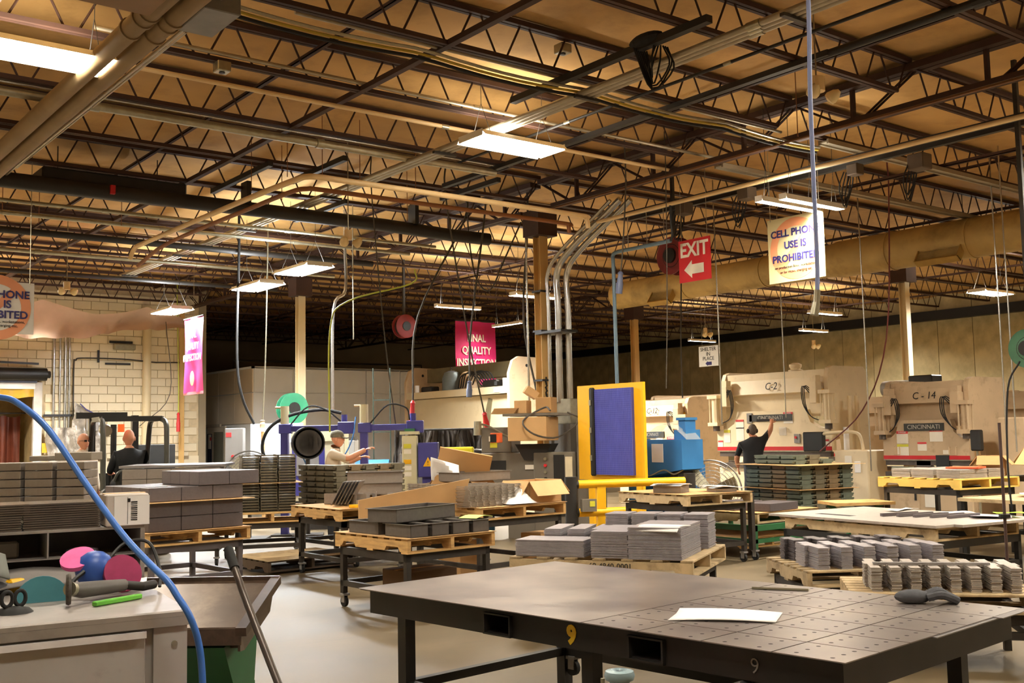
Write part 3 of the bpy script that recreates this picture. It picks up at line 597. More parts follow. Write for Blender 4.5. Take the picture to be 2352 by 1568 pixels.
for i in range(7): hb.tube(bez([(.3, 23.3-.1*i, 2.85), (.25, 23.1-.12*i, 3.15+.03*(i % 3)), (.3, 22.7-.13*i, 3.2), (.35, 22.3-.1*i, 2.85)], 5), .018, 6)
hb.build('hydraulic_hoses', m_rubber, bp)
B().box((-.01, 21.2, 2.7), (.01, .25, .1)).build('label', m_stick, bp)
for j, y in enumerate((21.0, 25.0)): B().cyl((.1, y, 2.8), (.1, y, 3.0), .06, 8).build('jar', m_white, bp, True)

# ================================================================ the modular office on the left
m_off = mat('office_panel_grey', '#dfe0dd', .6, 0, .03, 2); m_offd = mat('office_panel_beige', '#cdbda3', .6, 0, .04, 2); m_glass = mat('office_glass', '#7f7a66', .12, 0, .1, 2); m_offt = mat('office_trim', '#a99a83', .6)
of = thing('modular_office', 'grey panelled office box with windows and a door', 'office', (12.7, 28.2, 0))
B().span((.04, .04, 0), (9.0, 9.0, 3.6)).build('core', m_off, of)
me1 = B().span((0, 0, 0), (1.18, .04, 2.9)).mesh('wall_panel', m_off); me1b = B().span((0, 0, 0), (1.18, .04, .72)).mesh('wall_panel', m_off)
for i in range(7): ob('wall_panel', me1, of, (.05+i*1.2, 0, 0)); ob('wall_panel', me1b, of, (.05+i*1.2, 0, 2.93))
me2 = B().span((0, 0, 0), (.04, 1.18, .85)).mesh('wall_panel', m_offd); me2b = B().span((0, 0, 0), (.04, 1.18, .7)).mesh('wall_panel', m_offd)
for i in range(7): ob('wall_panel', me2, of, (0, .05+i*1.2, 2.06)); ob('wall_panel', me2b, of, (0, .05+i*1.2, 2.94))
for i in range(3, 7):
    ob('wall_panel', me2, of, (0, .05+i*1.2, 0)); wn = B().span((-.01, .12+i*1.2, .95), (.02, 1.18+i*1.2, 1.95)).build('window', m_glass, of)
    B().span((-.03, .05+i*1.2, .9), (.03, .13+i*1.2, 2.02)).span((-.03, .05+i*1.2, 1.96), (.03, 1.25+i*1.2, 2.04)).build('window_frame', m_offt, wn)
dr = B().span((-.02, 1.9, 0), (.03, 3.2, 2.02)).build('office_door', m_offd, of); B().span((-.03, 2.0, .9), (-.02, 2.7, 1.85)).build('door_window', m_glass, dr)
B().span((-.05, 2.2, 2.0), (0, 3.4, 2.08)).build('door_closer', m_offt, of); B().box((-.03, 1.6, 1.9), (.02, .4, .12)).build('door_sign', m_black, of)
B().span((-.03, 2.85, .95), (-.022, 3.2, 1.8)).build('poster', mat('poster_navy', '#2b3145', .6), dr); B().span((-.036, 2.9, 1.35), (-.03, 3.1, 1.78)).build('poster_note', m_stick, dr); B().box((-.036, 2.92, 1.65), (.006, .12, .1)).build('poster_red_mark', m_stickred, dr)
B().span((-.03, 1.25, .9), (-.02, 1.7, 1.85)).build('notice_board', mat('notice_blue', '#56617d', .6), of); B().span((-.04, 1.05, .9), (-.03, 1.3, 1.8)).build('paper_strip', m_stick, of)
B().span((-.02, 0, 3.6), (9.0, .06, 3.66)).span((-.02, 0, 3.6), (.06, 9.0, 3.66)).build('roof_edge', m_off, of)
run('guard_rail', 'dark pipe rail on the roof of the grey office', 'rail', [(12.9, 30, 3.6), (12.9, 30, 3.95), (19.5, 30, 3.95), (19.5, 30, 3.6)], .03, m_black)
# ================================================================ things on and before the block wall
for j, x in enumerate((7.48, 7.63, 7.76, 7.86)):
    run('conduit', ('first', 'second', 'third', 'fourth')[j] + ' steel conduit from the left of four beside the dock door', 'conduit', [(x, 28.56, 2.0), (x, 28.56, 4.7)], (.035, .025, .035, .025)[j], m_chrome)
tag(B().span((7.25, 28.52, 2.28), (8.0, 28.57, 2.34)).build('strut_channel', m_black), 'perforated strut holding the four conduits by the dock door', 'strut')
run('conduit', 'thin conduit curving over the block wall above the forklift', 'conduit', bez([(7.95, 28.5, 2.2), (7.95, 28.5, 3.6), (8.0, 28.5, 3.72), (8.15, 28.5, 3.78), (9.2, 28.5, 3.78), (10.0, 28.5, 3.72), (10.2, 28.5, 3.72), (11.2, 28.5, 3.74)], 5), .018, m_steel)
tag(B().cyl((9.82, 28.5, 0), (9.82, 28.5, 5.2), .11, 16).build('round_column', m_col2, None, True), 'cream round pipe column on the block wall', 'column')
tag(B().span((10.7, 28.42, 0), (10.82, 28.5, 5.2)).build('steel_post', m_col), 'yellow-cream post at the end of the block wall beside the banner', 'post')
for a, b_, lab in (((8.55, 28.53, 3.68), (8.6, 28.57, 4.0), 'short vertical dark strut on the block wall'), ((8.75, 28.53, 3.63), (9.4, 28.57, 3.68), 'lower dark strut bolted flat on the block wall'), ((8.85, 28.53, 4.2), (9.45, 28.57, 4.26), 'upper dark strut below the tarpaulin on the block wall')):
    tag(B().span(a, b_).build('strut_channel', m_black), lab, 'strut')
tag(B().span((8.95, 28.42, 4.02), (9.5, 28.57, 4.18), bev=.02).build('wall_vent', m_galv), 'sooty metal vent on the block wall under the tarpaulin', 'vent')
m_wrap = mat('clear_plastic_wrap', '#8d8478', .15, 0, .35, 4, .6, '#cfc9c0', 3, .5, .65)
g = B(); g.grid(lambda u, v: (7.3+u*.75+.04*math.sin(v*6), 28.35+.06*math.sin(u*17+v*3), .9+v*1.1), 24, 10)
tag(g.build('plastic_cover', m_wrap, None, True), 'grey plastic sheet draped over the trough below the conduits', 'plastic sheet')
g = thing('wrapped_panel', 'electrical panel wrapped in clear plastic above the forklift mast', 'electrical panel', (8.1, 28.3, 0))
q = B(); q.grid(lambda u, v: (-.2+u*.75+.03*math.sin(v*9), .03*math.sin(u*13+v*5)+.02*math.sin(v*23), 1.3+v*(1.35-.45*u)), 20, 16); q.build('plastic_wrap', m_wrap, g, True)
B().span((.1, -.12, 1.9), (.4, -.06, 2.3), bev=.015).build('switch_box', m_greyp, g)
q = B(); q.tube([(-.05, -.04, 2.6), (.1, -.05, 2.45), (.4, -.05, 2.3)], .015, 6); q.build('purple_tie', mat('tie_violet', '#4c4a86', .5), g)
tag(B().span((7.2, 28.44, 1.38), (7.42, 28.46, 1.62)).build('warning_sign', mat('sign_black_yellow', '#c9a21c', .5)), 'small yellow warning sign beside the dock door', 'sign')
# tarpaulin slung under the roof
m_tarp = mat('tarpaulin', '#cdb3a0', .8, 0, .1, 2)
def tarp(u, v):
    x = 4.6+u*6.1
    top = 5.02-.26*(abs(math.sin(math.pi*(u*2.5+.12)))**1.2)-.08*u; bot = 4.28-.2*math.sin(math.pi*min(1, u*1.5))+.22*max(0, u-.5)*2
    return (x+.05*math.sin(v*5+u*30), 26.6+.16*math.sin(u*38+v*2.5)*v+.25*math.sin(v*3.1), top*(1-v)+(bot+.02*math.sin(u*60))*v)
g = B(); g.grid(tarp, 110, 14); tag(g.build('tarpaulin', m_tarp, None, True), 'pinkish cloth tarpaulin slung in swags under the roof at left', 'tarpaulin')
# ================================================================ signs
m_signw = mat('sign_board_white', '#d9d6cc', .5, 0, .02); m_signo = mat('sign_orange', '#dd9468', .5, 0, .02); m_navy = mat('sign_navy', '#25215e', .5); m_pink = mat('banner_pink', '#d1246f', .6, 0, .05, 3)
def ring(b_, r0, r1, n=40, z=0):
    vs = [(r*math.cos(2*math.pi*i/n), r*math.sin(2*math.pi*i/n), z) for i in range(n) for r in (r0, r1)]
    b_.add(vs, [(2*i, 2*i+1, (2*i+3) % (2*n), (2*i+2) % (2*n)) for i in range(n)])
def cell_sign(label, M, w_, h_, m_b, zt):
    t = thing('prohibition_sign', label, 'sign', M.translation); M0 = M.copy(); M0.translation = (0, 0, 0)
    def add(b_, n, m): b_.v = [M0 @ v for v in b_.v]; return b_.build(n, m, t)
    add(B().box((0, 0, -.006), (w_, h_, .01)), 'board', m_b)
    q = B(); ring(q, .33*w_, .46*w_, z=.002); c = math.cos(R(45)); q.box((0, 0, .002), (.75*w_, .11*w_, .001), (0, 0, R(45))); add(q, 'prohibition_ring', m_signo)
    for s, y in (('CELL PHONE', .25), ('USE IS', .06), ('PROHIBITED', -.14)): text(s, .133*w_/.9, 'lettering', m_navy, t, M0 @ Matrix.Translation((0, y*h_, .006)), sx=1.02, bold=.004)
    for s, y in (('on production floor, workstations,', -.27), ('or for music, charging etc.', -.345)): text(s, .05*w_/.9, 'small_lettering', m_ink, t, M0 @ Matrix.Translation((0, y*h_, .006)), sx=.98)
    for sx in (-1, 1):
        p = M0 @ Vector((sx*w_*.44, h_*.47, 0)); B().cyl(p, (p.x, p.y, zt-M.translation[2]), .005, 5).build('hanging_wire', m_galv, t)
m_signy = mat('sign_board_cream', '#cfc394', .5, 0, .02)
cell_sign('cream cell phone prohibition sign hanging at right behind the blue hose', basis((12.0, 9.06, 4.07), (0, -1, 0), (0, 0, 1)), .93, .9, m_signy, 5.8)
cell_sign('white cell phone prohibition sign cut off at the left edge', basis((3.2, 15.0, 3.38), (1, 0, 0), (0, 0, 1)), .93, .68, m_signw, 5.8)
ex = thing('exit_sign', 'red EXIT sign with a white arrow pointing left', 'sign', (11.6, 10.54, 4.08)); B().box((0, 0, 0), (.015, .61, .62)).build('board', m_red, ex)
m_lw = mat('sign_lettering_white', '#e9e2cf', .5)
text('EXIT', .29, 'lettering', m_lw, ex, FX((-.012, 0, .15)), bold=.008, sx=.92)
B().prism([(.2, -.13), (.05, .0), (.05, -.06), (-.18, -.06), (-.18, -.2), (.05, -.2), (.05, -.26)], -.014, -.009, 'yz').build('arrow', m_lw, ex)
for s in (-1, 1): B().cyl((0, s*.25, .3), (0, s*.25, 1.7), .004, 5).build('hanging_wire', m_galv, ex)
bn = thing('quality_banner', 'pink banner seen side-on at left, washed out by a light', 'banner', (8.6, 22.08, 3.42))
g = B(); g.grid(lambda u, v: (.02*math.sin(u*9+v*4), .53-u*1.06, .8-v*1.6), 12, 20); g.build('cloth', m_pink, bn, True)
for s, z in (('FINAL', .42), ('QUALITY', .18), ('INSPECTION', -.06)): text(s, .2, 'lettering', m_lw, bn, FX((-.035, 0, z)), sx=.88, bold=.004)
B().ell((-.03, 0, -.5), (.004, .12, .16)).build('emblem', mat('emblem_buff', '#d9b58a', .6), bn)
B().cyl((0, -.55, .8), (0, .55, .8), .015, 8).build('top_rod', m_steel, bn); B().span((-.01, -.53, -.84), (.01, .53, -.78)).build('bottom_hem', mat('hem', '#d77a82', .6), bn); B().cyl((0, 0, .8), (0, 0, 2.38), .005, 5).build('hanging_wire', m_galv, bn)
bn = thing('quality_banner', 'pink FINAL QUALITY INSPECTION banner facing the camera above the long press', 'banner', (17.4, 24.0, 3.95))
g = B(); g.grid(lambda u, v: (-.68+u*1.36, .02*math.sin(u*9+v*4), .8-v*1.75), 12, 20); g.build('cloth', m_pink, bn, True)
for s, z in (('FINAL', .32), ('QUALITY', -.02), ('INSPECTION', -.36)): text(s, .29, 'lettering', m_lw, bn, basis((0, -.04, z), (1, 0, 0), (0, 0, 1)), sx=.82, bold=.006)
B().cyl((-.7, 0, .8), (.7, 0, .8), .015, 8).build('top_rod', m_steel, bn); B().cyl((0, 0, .8), (0, 0, 1.85), .005, 5).build('hanging_wire', m_galv, bn)
sh = thing('shelter_sign', 'small white SHELTER IN PLACE sign with a blue arrow', 'sign', (20.0, 17.83, 3.43)); B().box((0, 0, 0), (.01, .62, .5)).build('board', m_signw, sh)
for s, z in (('SHELTER', .17), ('IN', .05), ('PLACE', -.06)): text(s, .13, 'lettering', m_ink, sh, FX((-.01, 0, z)), sx=1.0)
B().prism([(.1, -.18), (.03, -.12), (.03, -.14), (-.1, -.14), (-.1, -.22), (.03, -.22), (.03, -.24)], -.01, -.006, 'yz').build('arrow', m_navy, sh); B().cyl((0, .2, .25), (0, .2, 2.37), .004, 5).build('hanging_wire', m_galv, sh)
# ================================================================ emergency lamps, drops, reels, hoses
m_lamp = mat('lamp_glass', '#e8cf9a', .2, 0, .05)
def twin(x, y, z, zt, label, s=1):
    t = thing('emergency_light', label, 'lamp', (x, y, z)); B().cyl((0, 0, .15), (0, 0, zt-z), .008, 6).build('stem', m_galv, t); B().cyl((0, 0, .02), (0, 0, .16), .05*s, 12).build('canister', m_cream, t, True)
    for a in (-1, 1):
        h_ = B().lathe([(.02, .1), (.05, .06), (.068, 0), (.06, -.03), (.02, -.045)], 14, Matrix.Translation((a*.09*s, -.06, -.03)) @ Euler((R(55), 0, R(a*25))).to_matrix().to_4x4()).build('lamp_head', m_lamp, t, True)
twin(7.35, 13.15, 4.35, 5.8, 'twin emergency lamp hanging below the cream bending pipe', 1.1)
twin(5.6, 20.6, 4.42, 5.8, 'twin emergency lamp hanging above the tarpaulin at left', 1.2)
twin(8.65, 6.2, 4.85, 5.8, 'twin emergency lamp hanging behind the blue hose, upper right', 1.6)
twin(21, 18.8, 4.1, 5.8, 'far twin emergency lamp above the shelter sign'); twin(25, 18.4, 3.9, 5.8, 'far twin emergency lamp over the right wall')
# conduits and pipes at the central column
for j, (dx, dy, rr) in enumerate(((.06, -.34, .055), (.2, -.42, .05), (-.02, -.2, .03))):
    run('conduit', ('thick steel conduit rising right of the central column', 'outer thick steel conduit right of the central column', 'thin conduit against the central column')[j], 'conduit',
        bez([(11.07+dx, 13.42+dy, 2.1), (11.07+dx, 13.42+dy, 3.6), (11.07+dx, 13.42+dy, 4.2), (11.12+dx, 13.1+dy, 4.55), (11.3+dx, 12.5+dy, 5.0), (11.35+dx, 12.2+dy, 5.2)], 5), rr, m_chrome, 14)
run('conduit', 'thin steel conduit left of the central column', 'conduit', [(10.93, 13.62, 2.0), (10.93, 13.62, 4.95)], .018, m_chrome)
cb_ = thing('electrical_trough', 'tall grey electrical box under the steel conduits', 'electrical box', (11.2, 13.0, 0)); B().span((-.1, -.2, 1.75), (.2, .15, 2.15), bev=.01).build('body', m_galv, cb_); B().span((-.13, -.22, 0), (.22, .18, 1.75)).build('stand', m_mill, cb_)
st_ = tag(B().span((10.9, 12.75, 3.2), (11.25, 13.4, 3.24)).build('strut_channel', m_black), 'black strut clamping the conduits on the central column', 'strut')
run('air_line', 'blue-grey air pipe drop left of the yellow screen', 'pipe', bez([(11.3, 10.72, 4.36), (11.3, 11.4, 4.36), (11.3, 11.85, 4.36), (11.3, 11.95, 4.3), (11.3, 11.94, 4.1), (11.3, 11.93, 2.3)], 5), .03, mat('air_pipe_blue', '#6f8797', .4, .3), 10)
for j, y in enumerate((10.85, 11.2, 11.6)): tag(B().cyl((11.3, y, 4.36), (11.3, y, 4.9), .006, 5).build('hanger_rod', m_chrome), 'thin hanger rod of the blue-grey air pipe', 'rod', 'air pipe hanger rods')
tag(B().tube(bez([(11.3, 10.72, 4.36), (11.3, 10.68, 4.45), (11.3, 10.7, 4.7), (11.3, 10.7, 4.92)], 4), .02, 8).build('hose_drop', m_black, None, True), 'short black and yellow hose drop at the end of the air pipe', 'hose')
def reel(x, y, z, r, m, label, ax='x', zt=None):
    t = thing('hose_reel', label, 'hose reel', (x, y, z)); M = Euler((0, R(90), 0) if ax == 'x' else (R(90), 0, 0)).to_matrix().to_4x4()
    for s in (-.09, .09): B().lathe([(r*.35, 0), (r*.6, .015), (r, .0), (r, .02), (r*.6, .035), (r*.35, .02)], 24, M @ Matrix.Translation((0, 0, s))).build('flange', m, t, True)
    B().lathe([(r*.45, -.08), (r*.8, -.07), (r*.8, .07), (r*.45, .08)], 20, M).build('wound_hose', m_rubber, t, True)
    hb_ = B(); hb_.T = M; hb_.cyl((0, 0, -.13), (0, 0, .13), r*.4, 16); hb_.build('hub', m_black, t, True)
    if zt: B().bar((0, 0, r*.6), (0, 0, zt-z), .05).build('bracket', m_steel, t)
    return t
m_reelg = mat('reel_green', '#2f8a63', .5); m_reelr = mat('reel_red', '#7d2222', .5); m_reelt = mat('reel_dark_green', '#3d6e50', .5)
reel(10.6, 21.5, 2.263, .34, m_reelg, 'green hose reel in front of the cream column, behind the purple welder', 'y')
reel(12.3, 11.6, 4.35, .3, m_reelr, 'dark red hose reel up under the roof left of the EXIT sign', 'x', 5.8)
reel(13.5, 21.5, 4.2, .28, m_reelr, 'dim red hose reel under the roof left of the pink banner', 'y', 5.8)
gr = reel(11.94, 5.88, 2.445, .22, m_reelt, 'dark green hose reel cut off by the right edge', 'x', 5.8)
run('air_hose', 'thin dark hose hanging from the green reel at right', 'hose', bez([(11.8, 5.95, 2.3), (11.6, 6.0, 2.0), (11.5, 6.0, 1.2), (11.5, 5.98, .6), (11.5, 5.95, .02)], 5), .011, m_rubber, 6)
# blue air hose hanging at right in front of the sign
hz_ = thing('air_hose', 'pale blue air hose hanging from the roof in front of the cream sign', 'hose', (4.97, 3.61, 0))
B().tube(bez([(-.1, -.1, 5.8), (-.066, -.068, 4.09), (-.034, -.028, 3.5), (.0, .0, 3.02), (.034, .026, 2.53), (.03, .03, 2.36)], 6), .0125, 8).build('tube', mat('hose_pale_blue', '#7b86ad', .4), hz_, True)
B().cyl((.03, .03, 2.37), (.025, .035, 2.3), .018, 10).build('ferrule', m_galv, hz_, True); B().cyl((.025, .035, 2.3), (.012, .045, 2.23), .022, 10, r1=.026).build('coupler', m_galv, hz_, True)
# suspended tool cables and grips
def drop(pts, r, m, label, grip=None, gl=.3, name='pendant_cable'):
    if pts[0][2] > 4.9: pts = [(pts[0][0], pts[0][1], 5.8)] + list(pts)
    t = thing(name, label, 'cable', pts[-1]); o = Vector(pts[-1]); B().tube(bez([Vector(p)-o for p in pts], 5), r, 6).build('cord', m, t, True)
    if grip:
        d_ = (o-Vector(pts[-2])).normalized(); B().tube([(0, 0, 0), d_*gl*.1, d_*gl*.15, d_*gl*.5, d_*gl*.55, d_*gl*.95, d_*gl], [.02, .045, .034, .045, .052, .048, .05], 12).build('grip', grip, t, True)
    return t
m_cord = mat('cord_dark', '#4a4338', .7); m_red2 = mat('grip_red', '#c22a2a', .45); m_bl2 = mat('grip_slate', '#5b6480', .5)
drop([(10.6, 14.9, 5.3), (9.75, 15.1, 3.6), (9.65, 15.12, 2.2)], .018, m_cord, 'cable with red pendant grip left of the cream press', m_red2, .46)
drop([(10.6, 14.3, 5.3), (10.35, 14.4, 3.4), (10.3, 14.4, 2.5)], .018, m_cord, 'cable with slate-blue pendant grip before the long press', m_bl2, .27)
drop([(9.2, 13.4, 5.2), (10.0, 14.0, 3.2), (10.55, 14.35, 1.98)], .014, m_cord, 'slanting cable with red grip behind the cardboard boxes', m_red2, .3)
drop([(8.0, 13.6, 5.2), (8.8, 14.6, 3.2), (9.45, 15.3, 1.6)], .01, m_cord, 'thin pair of slanting cords over the hanging black strips')
drop([(10.9, 15.2, 5.2), (10.6, 14.6, 4.3), (10.6, 14.2, 4.0), (10.7, 13.9, 4.5), (10.9, 13.7, 5.1)], .014, m_cord, 'slack loop of dark cable left of the central column')
drop([(11.2, 13.9, 5.1), (11.15, 14.0, 3.5), (11.3, 13.85, 2.2)], .02, m_cord, 'thick dark strap hanging just left of the central column')
drop([(8.1, 18.6, 5.1), (8.15, 18.8, 3.2), (8.3, 18.9, 2.4), (8.7, 19.2, 1.85)], .025, m_rubber, 'thick black cable dropping to the grey disconnect box')
drop([(8.3, 17.8, 5.0), (8.3, 17.9, 3.0), (8.25, 17.9, 1.95)], .013, m_galv, 'grey rod-hung cable ending in a tan socket box', m_tan, .14)
drop([(9.2, 16.3, 5.1), (9.2, 16.3, 3.3)], .01, m_galv, 'short plain cable drop near the office corner')
drop([(9.0, 14.0, 4.2), (9.05, 14.2, 4.0), (8.3, 14.9, 3.75), (8.1, 15.1, 3.3), (8.25, 15.4, 1.7)], .013, mat('hose_yellow_green', '#b9c13a', .5), 'yellow-green air hose dropping beside the welding stations')
drop([(9.6, 17.3, 5.1), (9.6, 17.3, 4.3), (9.3, 17.2, 3.9), (9.25, 17.15, 2.0)], .03, m_chrome, 'steel conduit with an offset bend behind the welding stations')
drop([(14.2, 13.2, 5.2), (14.2, 13.3, 3.2), (14.3, 13.4, 2.2)], .014, m_cord, 'dark hose dropping right of the air pipe toward C-12')
drop([(10.6, 10.9, 5.1), (10.6, 11.0, 4.2), (10.6, 11.05, 3.9)], .012, m_cord, 'cord ending in a slate grip beside the duct', m_bl2, .32)
drop([(10.8, 10.3, 5.1), (10.87, 10.42, 3.36), (10.9, 10.52, 2.2)], .008, m_cord, 'cream cord hanging below the red reel')
for j, (x, y, zb) in enumerate(((15.4, 12.0, 1.8), (15.2, 10.2, .9), (15.6, 8.0, 1.2), (15.9, 8.3, 1.4), (13.6, 11.9, 1.7))):
    drop([(x, y, 5.3), (x+.02, y, 3.2), (x+.02, y, zb)], .012, m_chrome, ('thin steel drop pole before press C-2', 'thin steel drop pole at the right of C-2', 'steel drop pole right of C-14', 'second steel drop pole right of C-14', 'thin steel drop pole above the blue machine')[j], name='drop_pole')
drop([(15.0, 9.5, 5.2), (14.9, 9.6, 3.0), (15.8, 10.7, 1.9), (15.8, 11.6, 1.2)], .012, mat('cord_maroon', '#6a2f2a', .6), 'maroon cord slanting across from C-14 toward C-2')
drop([(9.6, 26.5, 4.6), (9.9, 27, 2.8), (9.3, 27.5, 2.0)], .01, m_cord, 'thin cord slanting over the block wall to the forklift')
dr_ = drop([(10.3, 27.6, 5.2), (10.35, 27.6, 3.2), (10.35, 27.6, 2.35)], .012, mat('hose_yellow_green', '#b9c13a'), 'yellow-green cord with a red grip beside the banner post', m_red2, .5)
# ================================================================ welding stations, mill, screen, forklift
m_wb = mat('welder_cream', '#cfc7a4', .5, 0, .05, 3); m_wire = mat('wire_guard', '#8b8780', .35, .5)
V = Vector
def weld_arm(x, y, zt, yawd, L_, label, head=True):
    t = thing('welding_arm', label, 'welding arm', (x, y, 0), R(yawd))
    B().span((-.06, -.06, 0), (.06, .06, zt)).build('post', m_purple, t); B().cyl((0, 0, zt), (0, 0, zt+.32), .07, 12).build('motor', m_wb, t, True)
    B().span((-.09, -.08, zt-.14), (.12, .08, zt+.02), bev=.01).build('pivot', m_purple, t)
    B().span((.1, -.05, zt-.11), (L_, .05, zt-.01), bev=.008).build('boom', m_purple, t)
    B().span((L_-.05, -.09, zt-.16), (L_+.22, .09, zt+.04), bev=.01).build('head_block', m_purple, t)
    B().cyl((L_+.05, 0, zt+.04), (L_+.05, 0, zt+.16), .05, 10).build('swivel', m_purple, t, True)
    B().tube([(-.16, 0, zt+.3), (0, 0, zt+.3)], .02, 8).build('handle', m_tan, t)
    B().span((-.2, -.2, 0), (.2, .2, .03)).build('base_plate', m_steel, t)
    B().tube(bez([(.1, -.06, zt), (.4, -.08, zt+.3), (.7, -.08, zt+.25), (L_, -.06, zt+.05)], 5), .014, 6).build('cable', m_rubber, t)
    return t
w1 = weld_arm(8.05, 16.6, 1.83, -38, .95, 'purple-blue welding arm left of the man in the white shirt')
w1c = B().tube(bez([V((.95, 0, 2.02)), V((.6, 0, 2.08)), V((.1, 0, 2.0)), V((-.25, 0, 1.8)), V((-.38, 0, 1.5)), V((-.3, 0, 1.25)), V((-.05, 0, 1.05)), V((.05, 0, .85))], 5), .028, 8).build('torch_hose', m_rubber, w1, True)
B().tube(bez([(.25, -.1, 1.75), (.22, -.12, 1.5), (.32, -.12, 1.3), (.42, -.12, 1.1)], 5), .012, 6).build('blue_hose', mat('hose_blue', '#3f7fc0', .4), w1)
B().tube(bez([(1.2, -.05, 1.95), (1.15, -.1, 1.6), (1.0, -.12, 1.3), (.75, -.14, 1.15)], 5), .012, 6).build('blue_hose', mat('hose_blue', '#3f7fc0', .4), w1)
w2 = weld_arm(8.85, 15.35, 1.82, -38, .75, 'purple-blue welding arm right of the man in the white shirt')
sw = thing('spot_welder', 'cream spot welder with a purple-blue box and warning triangle', 'welder', (9.35, 14.75, 0), R(-38))
B().span((-.12, -.12, 0), (.12, .12, 1.62), bev=.01).build('column', m_wb, sw); B().span((.14, -.16, .95), (.46, .14, 1.5), bev=.01).build('control_box', m_purple, sw)
tri = B().prism([(.22, 1.12), (.38, 1.12), (.3, 1.27)], -.168, -.162, 'xz').build('warning_triangle', m_yellow, sw); text('!', .1, 'lettering', m_ink, tri, basis((.3, -.17, 1.175), (1, 0, 0), (0, 0, 1)))
for j, (z, c) in enumerate(((1.45, m_sticky), (1.36, m_stick), (1.2, m_yellow), (1.1, m_stick), (1.0, m_stick))): B().box((-.03, -.124, z), (.12, .004, .07)).build('label', c, sw)
B().box((0, 0, 1.66), (.3, .3, .05)).build('top_cap', m_wb, sw); B().box((0, 0, 1.7), (.16, .16, .06)).build('green_collar', m_green, sw); B().span((.2, -.1, .5), (.5, .2, .95)).build('foot_box', m_purple, sw); B().span((-.3, -.3, 0), (.5, .3, .06)).build('base', m_steel, sw)
sb = thing('welder_cabinet', 'cream welder base cabinet with yellow cover right of the spot welder', 'cabinet', (9.8, 14.05, 0), R(-38)); B().span((-.3, -.25, 0), (.3, .25, 1.28), bev=.01).build('body', m_wb, sb); B().span((-.25, -.2, 1.28), (.25, .2, 1.42), bev=.02).build('yellow_cover', mat('bright_yellow', '#e8dc2a', .5), sb)
for i in range(8): B().span((-.2+i*.05, -.255, .7), (-.175+i*.05, -.25, 1.0)).build('vent_slot', m_black, sb)
# white/blue power source behind the man
g = thing('power_source', 'cream and blue welding power source behind the man in the white shirt', 'welder', (9.0, 17.2, 0), R(-38)); B().span((-.5, 0, .5), (.45, .5, 1.75), bev=.01).build('housing', m_wb, g); B().span((-.48, -.01, .6), (.1, 0, 1.5)).build('front_panel', m_purple, g); B().span((-.4, -.02, .95), (.0, -.01, 1.3)).build('display', m_greyp, g); B().span((-.5, 0, 0), (.45, .5, .5)).build('stand', m_steel, g)
B().box((-.3, -.02, 1.62), (.26, .01, .14)).build('label', m_stick, g); B().box((.2, -.02, 1.6), (.3, .01, .1)).build('label', m_wb, g)
g = thing('blue_machine', 'bright blue machine behind the yellow-green hose', 'machine', (9.8, 16.75, 0), R(-38)); B().span((-.35, 0, 0), (.5, .5, .9), bev=.01).build('base', m_blue, g); B().cyl((-.3, .2, 1.0), (.3, .2, 1.0), .2, 16).build('hood', m_blue, g, True); B().span((-.3, -.1, .88), (.7, .4, .96)).build('table', m_wood, g)
# disconnect box and panels behind the first welder
g = thing('disconnect_box', 'grey electrical disconnect box left of the purple welding arm', 'electrical box', (8.15, 18.9, 0), R(-38)); B().span((-.15, -.1, 1.15), (.18, .1, 1.82), bev=.01).build('box', m_greyp, g); B().box((-.08, -.104, 1.7), (.1, .006, .08)).build('red_label', m_stickred, g); B().cyl((.0, -.12, 1.3), (0, -.1, 1.3), .03, 8).build('red_knob', m_red, g); B().bar((0, 0, 0), (0, 0, 1.15), .08).build('post', m_steel, g)
tag(B().box((9.0, 18.9, 1.45), (1.0, .04, .9), (0, 0, R(-38)), bev=.005).build('white_panel', mat('whiteboard', '#c9d4de', .4)), 'white panel behind the purple welding arm', 'panel')
tag(B().bar((8.55, 18.5, 0), (8.55, 18.55, 1.75), .09, .03).build('wood_board', m_wood), 'upright wooden board beside the grey disconnect box', 'board')
B_ = tag(B().span((8.5, 18.9, 0), (9.5, 18.95, 1.0)).build('machine_skirt', m_mill), 'grey machine guard below the white panel', 'guard')
g = thing('machine_cabinet', 'grey machine cabinet behind the black drum fan', 'cabinet', (9.6, 18.4, 0), R(-38)); B().span((-.6, 0, 0), (.7, .5, 1.55), bev=.01).build('body', m_greyp, g); B().span((-.2, -.01, 1.4), (.1, 0, 1.52)).build('vent', m_black, g); B().span((-.6, .1, 1.55), (.7, .4, 1.62)).build('top', m_steel, g)
tag(B().cyl((10.35, 17.6, 0), (10.35, 17.6, 2.9), .012, 6).cyl((10.6, 17.4, 0), (10.6, 17.4, 2.9), .012, 6).bar((10.35, 17.6, 2.3), (10.6, 17.4, 2.3), .02).bar((10.35, 17.6, 1.7), (10.6, 17.4, 1.7), .02).build('ladder_frame', mat('dark_green_frame', '#2d3a30', .6)), 'thin dark ladder frame beside the cream column', 'frame')
